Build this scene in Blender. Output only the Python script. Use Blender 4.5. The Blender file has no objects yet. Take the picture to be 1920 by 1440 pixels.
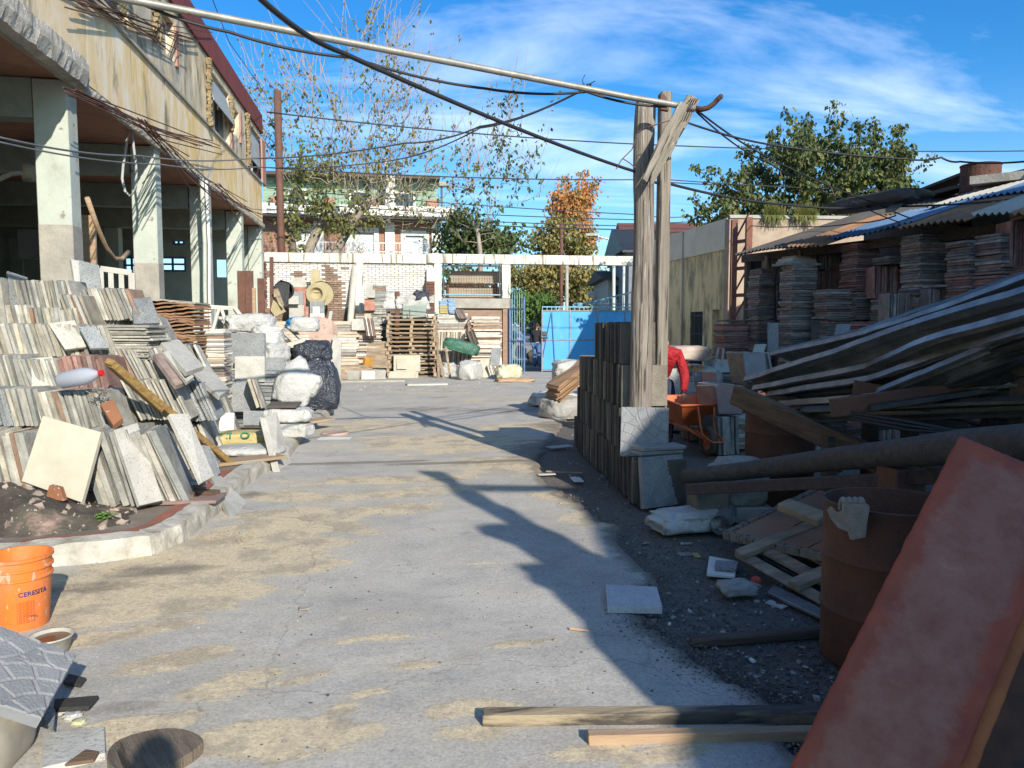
import bpy, bmesh, math, random
from mathutils import Vector, Matrix, noise, Euler
R = math.radians
S = bpy.context.scene
C = S.collection
V = Vector
# ------------------------------------------------------------------ camera, sky, sun, exposure
PSI, PIT, FPX = R(8.7), math.atan(108/1441), 1441.0
CAM = V((0, 0, 1.6))
RT = V((math.cos(PSI), -math.sin(PSI), 0)); FH = V((math.sin(PSI), math.cos(PSI), 0)); UZ = V((0, 0, 1))
FWD = FH*math.cos(PIT) - UZ*math.sin(PIT); UPV = FH*math.sin(PIT) + UZ*math.cos(PIT)
cam = bpy.data.cameras.new('camera'); camo = bpy.data.objects.new('camera', cam); C.objects.link(camo)
camo.location = CAM; camo.rotation_euler = (R(90)-PIT, 0, -PSI)
cam.sensor_width = 36; cam.lens = FPX/1920*36; cam.clip_start = .05; cam.clip_end = 4000
S.camera = camo
SUN_AZ, SUN_EL = R(26) - PSI, R(26.5)       # shadows run SUN_AZ to the left of +Y
SH = V((-math.sin(SUN_AZ), math.cos(SUN_AZ), 0))
sund = (SH*math.cos(SUN_EL) - UZ*math.sin(SUN_EL))
sl = bpy.data.lights.new('sun', 'SUN'); sl.energy = 3.5; sl.angle = R(.53); sl.color = (1, .93, .82)
so = bpy.data.objects.new('sun', sl); C.objects.link(so); so.rotation_euler = sund.to_track_quat('-Z', 'Y').to_euler(); so.location = (0, 0, 30)
W = bpy.data.worlds.new('World'); S.world = W; W.use_nodes = True
nt = W.node_tree; nt.nodes.clear()
def N(nt, t, **k):
    n = nt.nodes.new(t)
    for a, b in k.items(): setattr(n, a, b)
    return n
sky = N(nt, 'ShaderNodeTexSky', sky_type='NISHITA', sun_disc=False); sky.sun_elevation = SUN_EL
sky.sun_rotation = math.pi - SUN_AZ; sky.altitude = 0; sky.air_density = 1.0; sky.dust_density = 1.1; sky.ozone_density = 2.2
tc = N(nt, 'ShaderNodeTexCoord'); sep = N(nt, 'ShaderNodeSeparateXYZ'); nt.links.new(tc.outputs['Generated'], sep.inputs[0])
mx = N(nt, 'ShaderNodeMath', operation='ADD'); mx.inputs[1].default_value = .12; nt.links.new(sep.outputs[2], mx.inputs[0])
dv = N(nt, 'ShaderNodeVectorMath', operation='DIVIDE'); nt.links.new(tc.outputs['Generated'], dv.inputs[0])
cb = N(nt, 'ShaderNodeCombineXYZ')
for i in range(3): nt.links.new(mx.outputs[0], cb.inputs[i])
nt.links.new(cb.outputs[0], dv.inputs[1])
mp = N(nt, 'ShaderNodeMapping'); mp.inputs['Rotation'].default_value = (0, 0, R(38)); mp.inputs['Scale'].default_value = (.55, 1.25, 0); mp.inputs['Location'].default_value = (.35, .2, 0)
nt.links.new(dv.outputs[0], mp.inputs[0])
n1 = N(nt, 'ShaderNodeTexNoise'); n1.inputs['Scale'].default_value = 1.1; n1.inputs['Detail'].default_value = 7; n1.inputs['Roughness'].default_value = .58; n1.inputs['Distortion'].default_value = .6
nt.links.new(mp.outputs[0], n1.inputs[0])
rp = N(nt, 'ShaderNodeValToRGB'); rp.color_ramp.elements[0].position = .49; rp.color_ramp.elements[1].position = .86
nt.links.new(n1.outputs[0], rp.inputs[0])
hs = N(nt, 'ShaderNodeHueSaturation'); hs.inputs['Saturation'].default_value = 1.38; hs.inputs['Value'].default_value = .95; nt.links.new(sky.outputs[0], hs.inputs['Color'])
tn = N(nt, 'ShaderNodeMix', data_type='RGBA', blend_type='MULTIPLY'); tn.inputs[0].default_value = 1; tn.inputs[7].default_value = (.39, .67, .81, 1); nt.links.new(hs.outputs[0], tn.inputs[6])
m1 = N(nt, 'ShaderNodeMix', data_type='RGBA'); nt.links.new(rp.outputs[0], m1.inputs[0]); nt.links.new(tn.outputs[2], m1.inputs[6]); m1.inputs[7].default_value = (4.6, 5.3, 6.5, 1)
hz = N(nt, 'ShaderNodeMapRange', interpolation_type='SMOOTHSTEP'); nt.links.new(sep.outputs[2], hz.inputs['Value']); hz.inputs['From Min'].default_value = .30; hz.inputs['From Max'].default_value = -.02; hz.inputs['To Max'].default_value = .25
m3 = N(nt, 'ShaderNodeMix', data_type='RGBA'); nt.links.new(hz.outputs[0], m3.inputs[0]); nt.links.new(m1.outputs[2], m3.inputs[6]); m3.inputs[7].default_value = (4.6, 5.6, 7.0, 1)
bg = N(nt, 'ShaderNodeBackground'); bg.inputs[1].default_value = .145; nt.links.new(m3.outputs[2], bg.inputs[0])
wo = N(nt, 'ShaderNodeOutputWorld'); nt.links.new(bg.outputs[0], wo.inputs[0])
S.view_settings.view_transform = 'Standard'; S.view_settings.look = 'None'; S.view_settings.exposure = 0.85; S.view_settings.gamma = 1
S.render.engine = 'CYCLES'; S.cycles.max_bounces = 5; S.cycles.diffuse_bounces = 4

# ------------------------------------------------------------------ places: where a sight line meets the ground or a wall
def ray(px, py): return FWD + RT*((px-960)/FPX) + UPV*((720-py)/FPX)
def G(px, py, z=0.):
    v = ray(px, py); return CAM + v*((z-1.6)/v.z)
def D(px, py, d):
    v = ray(px, py); return CAM + v*(d/v.dot(FH))
def PX(px, py, X):
    v = ray(px, py); return CAM + v*(X/v.x)
def PY(px, py, Y):
    v = ray(px, py); return CAM + v*(Y/v.y)
def RD(r, d, z=0.): return RT*r + FH*d + UZ*z
def rz(a): return Matrix.Rotation(a, 3, 'Z')
def rx(a): return Matrix.Rotation(a, 3, 'X')
def ry(a): return Matrix.Rotation(a, 3, 'Y')
YAW = -PSI                                   # rotation that faces the camera

# ------------------------------------------------------------------ object helpers
def reg(o, label=None, cat=None, group=None, kind=None):
    if label: o['label'] = label
    if cat: o['category'] = cat
    if group: o['group'] = group
    if kind: o['kind'] = kind
    return o
def thing(name, loc, label, cat, group=None):
    o = bpy.data.objects.new(name, None); C.objects.link(o); o.location = loc; o.empty_display_size = .1
    return reg(o, label, cat, group)
class MB:
    def __init__(s): s.v = []; s.f = []
    def add(s, vs, fs):
        b = len(s.v); s.v += [V(x) for x in vs]; s.f += [tuple(i+b for i in f) for f in fs]; return s
    def box(s, c, sz, Rm=None, j=0, rg=random):
        c = V(c); h = V(sz)*.5; Rm = Rm or Matrix.Identity(3); vs = []
        for z in (-1, 1):
            for x, y in ((-1, -1), (1, -1), (1, 1), (-1, 1)):
                p = V((x*h.x, y*h.y, z*h.z))
                if j: p += V((rg.uniform(-j, j), rg.uniform(-j, j), rg.uniform(-j, j)))
                vs.append(c + Rm @ p)
        return s.add(vs, [(3, 2, 1, 0), (4, 5, 6, 7), (0, 1, 5, 4), (1, 2, 6, 5), (2, 3, 7, 6), (3, 0, 4, 7)])
    def box2(s, a, b, j=0):
        a, b = V(a), V(b); return s.box((a+b)/2, [abs(b[i]-a[i]) for i in range(3)], None, j)
    def bar(s, a, b, w, h, up=UZ, j=0):
        a, b = V(a), V(b); d = (b-a); L = d.length; d = d/L
        x = d.cross(up)
        if x.length < 1e-4: x = d.cross(V((1, 0, 0)))
        x.normalize(); z = x.cross(d)
        return s.box((a+b)/2, (w, L, h), Matrix((x, d, z)).transposed(), j)
    def tube(s, pts, rad, n=8, cap=True):
        pts = [V(p) for p in pts]; k = len(pts)
        if not hasattr(rad, '__len__'): rad = [rad]*k
        t = [(pts[min(i+1, k-1)]-pts[max(i-1, 0)]).normalized() for i in range(k)]
        a = t[0].orthogonal().normalized(); vs = []; fs = []
        for i in range(k):
            a = (a - t[i]*a.dot(t[i]))
            if a.length < 1e-5: a = t[i].orthogonal()
            a.normalize(); b = t[i].cross(a)
            for q in range(n):
                an = 2*math.pi*q/n; vs.append(pts[i] + (a*math.cos(an) + b*math.sin(an))*rad[i])
        for i in range(k-1):
            for q in range(n):
                q2 = (q+1) % n; fs.append((i*n+q, i*n+q2, (i+1)*n+q2, (i+1)*n+q))
        if cap: fs.append(tuple(range(n-1, -1, -1))); fs.append(tuple((k-1)*n+q for q in range(n)))
        return s.add(vs, fs)
    def lathe(s, prof, c, n=24, Rm=None):
        c = V(c); Rm = Rm or Matrix.Identity(3); vs = []; fs = []
        for r, z in prof:
            for q in range(n):
                an = 2*math.pi*q/n; vs.append(c + Rm @ V((r*math.cos(an), r*math.sin(an), z)))
        for i in range(len(prof)-1):
            for q in range(n):
                q2 = (q+1) % n; fs.append((i*n+q, i*n+q2, (i+1)*n+q2, (i+1)*n+q))
        return s.add(vs, fs)
    def slab(s, pts, th):
        """flat polygon given by its front outline, thickened along -normal"""
        pts = [V(p) for p in pts]; n = len(pts)
        nn = V((0, 0, 0))
        for i in range(n): nn += pts[i].cross(pts[(i+1) % n])
        nn.normalize(); bk = [p - nn*th for p in pts]
        fs = [tuple(range(n)), tuple(range(2*n-1, n-1, -1))]
        for i in range(n):
            k = (i+1) % n; fs.append((k, i, i+n, k+n))
        return s.add(pts+bk, fs)
    def build(s, name, mat, parent=None, loc=None, smooth=False, bevel=0, rm=None):
        if loc is None:
            if parent is not None: loc = parent.location.copy()
            else:
                xs = [p.x for p in s.v]; ys = [p.y for p in s.v]
                loc = V(((min(xs)+max(xs))/2, (min(ys)+max(ys))/2, min(p.z for p in s.v)))
        me = bpy.data.meshes.new(name); me.from_pydata([tuple(p-V(loc)) for p in s.v], [], s.f); me.validate()
        bm = bmesh.new(); bm.from_mesh(me); bmesh.ops.recalc_face_normals(bm, faces=bm.faces)
        if bevel: bmesh.ops.bevel(bm, geom=bm.edges[:], offset=bevel, segments=1, affect='EDGES', clamp_overlap=True)
        bm.to_mesh(me); bm.free()
        if smooth:
            for p in me.polygons: p.use_smooth = True
        me.materials.append(mat)
        o = bpy.data.objects.new(name, me); C.objects.link(o)
        if parent is not None: o.parent = parent; o.location = V(loc) - wl(parent)
        else: o.location = loc
        return o
def wl(o):
    p = V(o.location)
    while o.parent: o = o.parent; p = p + o.location
    return p
def put(name, mesh, parent, c, Rm):
    o = bpy.data.objects.new(name, mesh); C.objects.link(o)
    if parent is not None:
        o.parent = parent; c = V(c) - wl(parent)
    o.matrix_local = Matrix.Translation(c) @ Rm.to_4x4()
    return o

# ------------------------------------------------------------------ materials
MATS = {}
def mat(name, c1, c2=None, c3=None, sc=4., rough=.8, bump=.3, bsc=None, metal=0., var=0., stretch=(1, 1, 1), speck=None, coord='Object', det=6., lo=.35, hi=.65, hue=0., trans=0., extra=None, rot=None):
    m = bpy.data.materials.new(name); m.use_nodes = True; t = m.node_tree; t.nodes.clear()
    out = N(t, 'ShaderNodeOutputMaterial'); b = N(t, 'ShaderNodeBsdfPrincipled'); t.links.new(b.outputs[0], out.inputs[0])
    tcn = N(t, 'ShaderNodeTexCoord'); mpn = N(t, 'ShaderNodeMapping'); mpn.inputs['Scale'].default_value = stretch
    if rot: mpn.vector_type = 'TEXTURE'; mpn.inputs['Scale'].default_value = [1/x for x in stretch]; mpn.inputs['Rotation'].default_value = rot
    t.links.new(tcn.outputs[coord], mpn.inputs[0])
    oi = N(t, 'ShaderNodeObjectInfo'); ad = N(t, 'ShaderNodeVectorMath', operation='ADD')
    mm = N(t, 'ShaderNodeVectorMath', operation='SCALE'); mm.inputs[0].default_value = (17, 31, 23); t.links.new(oi.outputs['Random'], mm.inputs['Scale'])
    t.links.new(mpn.outputs[0], ad.inputs[0]); t.links.new(mm.outputs[0], ad.inputs[1])
    n = N(t, 'ShaderNodeTexNoise'); n.inputs['Scale'].default_value = sc; n.inputs['Detail'].default_value = det; n.inputs['Roughness'].default_value = .62
    t.links.new(ad.outputs[0], n.inputs[0])
    r = N(t, 'ShaderNodeValToRGB'); e = r.color_ramp.elements; c2 = c2 or [x*.7 for x in c1]
    e[0].position = lo; e[0].color = (*c1, 1); e[1].position = hi; e[1].color = (*c2, 1)
    if c3: q = e.new(min(.98, hi+.13)); q.color = (*c3, 1)
    t.links.new(n.outputs[0], r.inputs[0]); col = r.outputs[0]
    if speck:                                   # (colour, scale, amount)
        vn = N(t, 'ShaderNodeTexNoise'); vn.inputs['Scale'].default_value = speck[1]; vn.inputs['Detail'].default_value = 2
        t.links.new(ad.outputs[0], vn.inputs[0])
        vr = N(t, 'ShaderNodeValToRGB'); vr.color_ramp.elements[0].position = speck[2]; vr.color_ramp.elements[1].position = speck[2]+.05
        t.links.new(vn.outputs[0], vr.inputs[0])
        mi = N(t, 'ShaderNodeMix', data_type='RGBA'); t.links.new(vr.outputs[0], mi.inputs[0]); t.links.new(col, mi.inputs[6]); mi.inputs[7].default_value = (*speck[0], 1); col = mi.outputs[2]
    if var or hue:
        h = N(t, 'ShaderNodeHueSaturation'); t.links.new(col, h.inputs['Color'])
        mr = N(t, 'ShaderNodeMapRange'); mr.inputs['To Min'].default_value = 1-var; mr.inputs['To Max'].default_value = 1+var
        t.links.new(oi.outputs['Random'], mr.inputs['Value']); t.links.new(mr.outputs[0], h.inputs['Value'])
        if hue:
            ms = N(t, 'ShaderNodeMath', operation='MULTIPLY'); ms.inputs[1].default_value = 7.31; t.links.new(oi.outputs['Random'], ms.inputs[0])
            mf = N(t, 'ShaderNodeMath', operation='FRACT'); t.links.new(ms.outputs[0], mf.inputs[0])
            m2 = N(t, 'ShaderNodeMapRange'); m2.inputs['To Min'].default_value = 1-hue; m2.inputs['To Max'].default_value = 1+hue
            t.links.new(mf.outputs[0], m2.inputs['Value']); t.links.new(m2.outputs[0], h.inputs['Saturation'])
        col = h.outputs[0]
    if extra: col = extra(t, col, ad, b)
    t.links.new(col, b.inputs['Base Color'])
    b.inputs['Roughness'].default_value = rough; b.inputs['Metallic'].default_value = metal
    if bump:
        bn = N(t, 'ShaderNodeTexNoise'); bn.inputs['Scale'].default_value = bsc or sc*4; bn.inputs['Detail'].default_value = 5; bn.inputs['Roughness'].default_value = .65
        t.links.new(ad.outputs[0], bn.inputs[0]); bp = N(t, 'ShaderNodeBump'); bp.inputs['Strength'].default_value = bump; bp.inputs['Distance'].default_value = .02
        t.links.new(bn.outputs[0], bp.inputs['Height']); t.links.new(bp.outputs[0], b.inputs['Normal'])
    if trans:
        tl = N(t, 'ShaderNodeBsdfTranslucent'); t.links.new(col, tl.inputs[0]); ms = N(t, 'ShaderNodeMixShader'); ms.inputs[0].default_value = trans
        t.links.new(b.outputs[0], ms.inputs[1]); t.links.new(tl.outputs[0], ms.inputs[2]); t.links.new(ms.outputs[0], out.inputs[0])
    MATS[name] = m; return m
def ramp_by_object(stops):
    """each piece of a pile picks its own tone from a list of tones"""
    def f(t, col, ad, b):
        oi = N(t, 'ShaderNodeObjectInfo'); r = N(t, 'ShaderNodeValToRGB'); r.color_ramp.interpolation = 'CONSTANT'
        e = r.color_ramp.elements; n = len(stops); e[0].position = 0; e[0].color = (*stops[0], 1); e[1].position = 1/n; e[1].color = (*stops[1], 1)
        for i in range(2, n): q = e.new(i/n); q.color = (*stops[i], 1)
        ms = N(t, 'ShaderNodeMath', operation='MULTIPLY'); ms.inputs[1].default_value = 3.77; t.links.new(oi.outputs['Random'], ms.inputs[0])
        mf = N(t, 'ShaderNodeMath', operation='FRACT'); t.links.new(ms.outputs[0], mf.inputs[0]); t.links.new(mf.outputs[0], r.inputs[0])
        mi = N(t, 'ShaderNodeMix', data_type='RGBA', blend_type='MULTIPLY'); mi.inputs[0].default_value = 1
        t.links.new(r.outputs[0], mi.inputs[6]); t.links.new(col, mi.inputs[7]); return mi.outputs[2]
    return f
def brickmat(name, c1, c2, mo, sc=1., rough=.85, w=.25, h=.075):
    def f(t, col, ad, b):
        tcn = N(t, 'ShaderNodeTexCoord'); br = N(t, 'ShaderNodeTexBrick'); br.inputs['Scale'].default_value = sc
        mpn = N(t, 'ShaderNodeMapping'); mpn.inputs['Rotation'].default_value = (R(90), 0, 0); t.links.new(tcn.outputs['Object'], mpn.inputs[0]); t.links.new(mpn.outputs[0], br.inputs[0])
        br.inputs['Color1'].default_value = (*c1, 1); br.inputs['Color2'].default_value = (*c2, 1); br.inputs['Mortar'].default_value = (*mo, 1)
        br.inputs['Brick Width'].default_value = w; br.inputs['Row Height'].default_value = h; br.inputs['Mortar Size'].default_value = .008
        return br.outputs[0]
    return mat(name, c1, extra=f, rough=rough, bump=.2)
g1 = (.62, .62, .62); g2 = (1.15, 1.15, 1.15)
M_tileL = mat('weathered_pale_tile', g1, g2, sc=5, bump=.5, bsc=40, var=.18, extra=ramp_by_object([(.40, .37, .31), (.34, .33, .29), (.46, .43, .36), (.25, .24, .205), (.43, .39, .31), (.31, .305, .28), (.38, .36, .31), (.22, .215, .19), (.30, .19, .13), (.48, .455, .39), (.34, .30, .23), (.40, .385, .335), (.45, .425, .36), (.29, .28, .25), (.36, .345, .30), (.33, .30, .235), (.28, .285, .265), (.41, .40, .36)]))
M_tileG = mat('grey_granite_tile', (.30, .31, .31), (.22, .23, .23), sc=6, bump=.35, bsc=60, var=.2, speck=((.12, .12, .12), 90, .56))
M_tileC = mat('cream_tile', (.50, .46, .36), (.42, .38, .29), sc=3, bump=.15, bsc=60, var=.05)
M_tileD = mat('dark_slate_tile', (.75,)*3, (1.2,)*3, sc=6, bump=.6, bsc=50, var=.3, rough=.75, extra=ramp_by_object([(.085, .072, .058), (.12, .105, .085), (.04, .037, .033), (.19, .165, .13), (.07, .062, .052), (.10, .085, .065), (.05, .046, .04)]))
M_tileF = mat('stamped_grey_tile', (.20, .20, .205), (.27, .27, .272), sc=5, bump=.12, bsc=50, rough=.7)
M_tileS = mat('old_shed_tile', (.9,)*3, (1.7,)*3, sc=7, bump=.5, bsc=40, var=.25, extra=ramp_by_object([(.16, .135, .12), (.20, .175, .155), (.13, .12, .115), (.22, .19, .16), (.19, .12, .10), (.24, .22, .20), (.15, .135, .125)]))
M_tileR = mat('reddish_shed_tile', (.8,)*3, (1.4,)*3, sc=7, bump=.5, bsc=40, var=.25, extra=ramp_by_object([(.25, .13, .11), (.28, .16, .13), (.2, .12, .1), (.24, .18, .16), (.3, .15, .12)]))
M_tileW = mat('mixed_scrap_tile', (.75,)*3, (1.12,)*3, sc=5, bump=.4, bsc=40, var=.2, extra=ramp_by_object([(.6, .56, .48), (.42, .36, .28), (.68, .64, .56), (.35, .22, .15), (.5, .42, .32), (.3, .27, .24), (.62, .5, .38), (.55, .53, .5)]))
M_slabP = mat('pale_concrete_slab', (.50, .48, .43), (.38, .36, .31), (.56, .54, .49), sc=4, bump=.35, bsc=45, var=.08, speck=((.3, .29, .27), 60, .6))
M_slabK = mat('pink_paver', (.26, .17, .14), (.19, .135, .12), sc=5, bump=.3, bsc=40, var=.15)
M_conc = mat('rough_concrete', (.40, .37, .31), (.28, .26, .22), (.5, .46, .39), sc=3, bump=.6, bsc=18)
M_col = mat('pale_green_painted_column', (.50, .53, .455), (.42, .45, .385), (.34, .31, .25), sc=2.2, bump=.35, bsc=14, lo=.3, hi=.6, speck=((.25, .22, .17), 7, .66))
M_soffit = mat('brick_ceiling', (.40, .20, .13), (.26, .14, .095), sc=3, bump=.4)
M_inner = mat('green_interior_plaster', (.42, .47, .40), (.30, .34, .29), sc=1.2, bump=.2)
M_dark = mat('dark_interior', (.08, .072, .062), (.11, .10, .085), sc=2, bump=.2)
M_red = mat('red_painted_parapet', (.22, .035, .025), (.13, .03, .025), (.30, .09, .07), sc=5, stretch=(1, 1, .35), bump=.5, bsc=25)
M_wood = mat('weathered_grey_wood', (.30, .26, .21), (.19, .16, .125), (.44, .40, .34), sc=3, stretch=(11, 11, .42), bump=1.0, bsc=4, rough=.85, speck=((.07, .055, .042), 4, .58))
M_woodbr = mat('weathered_brace_wood', (.36, .32, .265), (.20, .17, .13), (.52, .48, .42), sc=3, stretch=(11, 11, .42), bump=1.0, bsc=4, rough=.85, rot=(0, R(27), 0), speck=((.08, .06, .045), 4, .58))
M_woodp = mat('post_timber_flaking_paint', (.33, .285, .235), (.175, .145, .115), (.60, .57, .52), sc=3.0, stretch=(11, 11, .42), bump=1.0, bsc=4, rough=.85, lo=.38, hi=.56, speck=((.07, .055, .042), 4.2, .575))
M_woodx = mat('raw_pale_plank', (.45, .31, .19), (.34, .22, .13), (.52, .38, .25), sc=3, stretch=(.6, 8, 8), bump=.4, bsc=6)
M_woodd = mat('dark_wet_timber', (.12, .088, .062), (.06, .046, .035), (.20, .15, .11), sc=3, stretch=(.5, 7, 7), bump=.7, bsc=6)
M_woodb = mat('brown_timber', (.19, .115, .065), (.10, .062, .038), (.25, .16, .1), sc=3, stretch=(.5, 7, 7), bump=.7, bsc=6)
M_woody = mat('yellow_sawn_timber', (.42, .27, .09), (.24, .14, .05), (.5, .35, .15), sc=4, stretch=(1, 7, 7), bump=.8, bsc=7)
M_pallet = mat('pallet_wood', (.42, .31, .20), (.30, .21, .13), (.5, .4, .28), sc=3, stretch=(.8, 6, 6), bump=.4, var=.2)
M_palletd = mat('grey_pallet_wood', (.36, .27, .18), (.17, .13, .095), (.46, .36, .25), sc=3, stretch=(.8, 5, 5), bump=.5, var=.2)
M_rust = mat('rusty_steel', (.14, .055, .03), (.07, .032, .022), (.22, .10, .05), sc=5, bump=.5, bsc=30, rough=.85, speck=((.03, .02, .018), 14, .62))
M_rustd = mat('dark_rusty_drum', (.15, .062, .035), (.085, .042, .028), (.24, .12, .065), sc=4, det=9, bump=.5, bsc=30, rough=.8, speck=((.06, .04, .03), 34, .66))
M_rustb = mat('rusty_brown_post', (.16, .07, .045), (.10, .05, .035), sc=6, bump=.3, rough=.8)
M_galv = mat('dull_galvanised_steel', (.36, .365, .355), (.20, .205, .20), sc=6, bump=.2, metal=.75, rough=.38, speck=((.34, .35, .34), 110, .6))
M_pipe = mat('grey_galvanised_pipe', (.32, .31, .28), (.24, .23, .20), sc=8, bump=.2, metal=.3, rough=.5, speck=((.3, .16, .07), 9, .68))
M_steelk = mat('dark_painted_steel', (.035, .038, .036), (.06, .06, .055), sc=8, bump=.2, metal=.4, rough=.5)
M_black = mat('black_rubber_cable', (.02, .02, .022), (.03, .03, .03), rough=.6, bump=0)
M_grey = mat('grey_cable', (.10, .10, .105), (.14, .14, .14), rough=.6, bump=0)
def creases(st=.5, sc=2.4, d=.06):
    def f(t, col, ad, b):
        L = t.links.new; h = None
        for k, (s_, w) in enumerate(((sc, 1.), (sc*2.7, .5), (sc*7, .22))):
            n = N(t, 'ShaderNodeTexNoise'); n.inputs['Scale'].default_value = s_; n.inputs['Detail'].default_value = 2; n.inputs['Distortion'].default_value = 1.6; L(ad.outputs[0], n.inputs[0])
            a = N(t, 'ShaderNodeMath', operation='SUBTRACT'); L(n.outputs[0], a.inputs[0]); a.inputs[1].default_value = .5
            c = N(t, 'ShaderNodeMath', operation='ABSOLUTE'); L(a.outputs[0], c.inputs[0]); m = N(t, 'ShaderNodeMath', operation='MULTIPLY'); L(c.outputs[0], m.inputs[0]); m.inputs[1].default_value = -w*2
            if h is None: h = m.outputs[0]
            else: q = N(t, 'ShaderNodeMath', operation='ADD'); L(h, q.inputs[0]); L(m.outputs[0], q.inputs[1]); h = q.outputs[0]
        bp = N(t, 'ShaderNodeBump'); bp.inputs['Strength'].default_value = st; bp.inputs['Distance'].default_value = d; L(h, bp.inputs['Height']); L(bp.outputs[0], b.inputs['Normal']); return col
    return f
M_wbag = mat('white_woven_sack', (.58, .58, .56), (.44, .43, .39), (.64, .64, .62), sc=3, bump=0, extra=creases(), rough=.65, var=.08, trans=.12)
M_gbag = mat('grey_dusty_sack', (.36, .35, .32), (.26, .25, .22), sc=4, bump=0, extra=creases(), rough=.75, var=.15)
M_ybag = mat('yellow_cement_sack', (.50, .41, .17), (.40, .30, .12), (.56, .5, .28), sc=4, bump=0, extra=creases(.4), rough=.7)
M_kbag = mat('dark_blue_black_plastic', (.025, .030, .045), (.04, .045, .06), sc=3, bump=0, extra=creases(.7, 3), rough=.3)
M_greenbag = mat('green_printed_sack', (.05, .16, .10), (.04, .12, .08), (.6, .5, .1), sc=5, bump=0, extra=creases(), rough=.5)
M_dgbag = mat('dark_green_sack', (.10, .12, .10), (.07, .085, .07), sc=4, bump=.5, bsc=14, rough=.6)
M_whitep = mat('white_paint', (.74, .72, .66), (.62, .60, .54), sc=4, bump=.2, bsc=20, rough=.6)
M_whitef = mat('stained_white_beam', (.70, .67, .60), (.60, .56, .47), (.35, .31, .24), sc=2.5, stretch=(3, 3, .35), bump=.4, bsc=18, lo=.35, hi=.58, speck=((.26, .22, .16), 3.5, .60))
M_wbrick = mat('white_limewashed_brick', (.74, .72, .67), (.62, .58, .52), sc=6, bump=.4, bsc=30, var=.1)
M_obrick = mat('bare_old_brick', (.32, .22, .16), (.24, .16, .11), sc=6, bump=.5, bsc=30, var=.25)
M_mort = mat('old_mortar', (.30, .24, .18), (.22, .18, .14), sc=6, bump=.5, bsc=20)
M_blue = mat('blue_painted_sheet', (.045, .32, .68), (.06, .36, .70), (.20, .42, .62), sc=2.2, bump=.25, bsc=3, rough=.5, lo=.3, hi=.62, stretch=(1.5, 1.5, .6), speck=((.26, .17, .12), 14, .64))
M_lblue = mat('pale_blue_painted_iron', (.22, .42, .52), (.18, .34, .42), sc=8, bump=.2, rough=.6)
M_dblue = mat('dark_blue_iron', (.05, .12, .28), (.1, .2, .4), sc=8, bump=.2, rough=.6)
M_orange = mat('orange_plastic', (.74, .18, .025), (.62, .20, .07), (.64, .36, .20), sc=9, bump=.2, bsc=25, rough=.55, lo=.4, hi=.60, stretch=(1, 1, .5), speck=((.56, .34, .22), 26, .64))
M_barrow = mat('orange_worn_paint', (.62, .14, .03), (.45, .11, .04), (.30, .18, .12), sc=5, bump=.3, bsc=25, rough=.55)
M_terra = mat('terracotta_red', (.38, .085, .038), (.28, .065, .032), (.34, .13, .09), sc=5, bump=.25, bsc=40, rough=.6)
M_glass = mat('dark_window_glass', (.03, .045, .06), (.05, .07, .09), rough=.08, bump=0)
M_tyre = mat('tyre_rubber', (.03, .03, .03), (.12, .10, .07), rough=.9, bump=.4, bsc=30)
M_skin = mat('skin', (.48, .28, .19), (.42, .24, .16), rough=.55, bump=.05)
M_hair = mat('dark_hair', (.03, .022, .016), rough=.7, bump=.4, bsc=60)
M_leafd = mat('green_leaves', (.07, .105, .03), (.12, .15, .045), (.22, .20, .07), sc=1.7, bump=0, rough=.55, trans=.3, det=3)
M_leafy = mat('yellow_green_leaves', (.12, .14, .03), (.24, .22, .06), (.36, .26, .08), sc=1.7, bump=0, rough=.6, trans=.3, det=3)
M_leafo = mat('olive_rusty_leaves', (.22, .20, .06), (.34, .24, .07), (.42, .22, .07), sc=.8, bump=0, rough=.6, trans=.25, det=3)
M_leafr = mat('orange_autumn_leaves', (.56, .19, .06), (.62, .29, .09), (.34, .20, .06), sc=.9, bump=0, rough=.6, trans=.3, det=3)
M_bark = mat('grey_brown_bark', (.20, .155, .11), (.13, .10, .07), sc=6, stretch=(3, 3, .7), bump=.7, bsc=12)
M_twig = mat('pale_twigs', (.36, .30, .23), (.24, .19, .15), sc=6, bump=.2)
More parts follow.
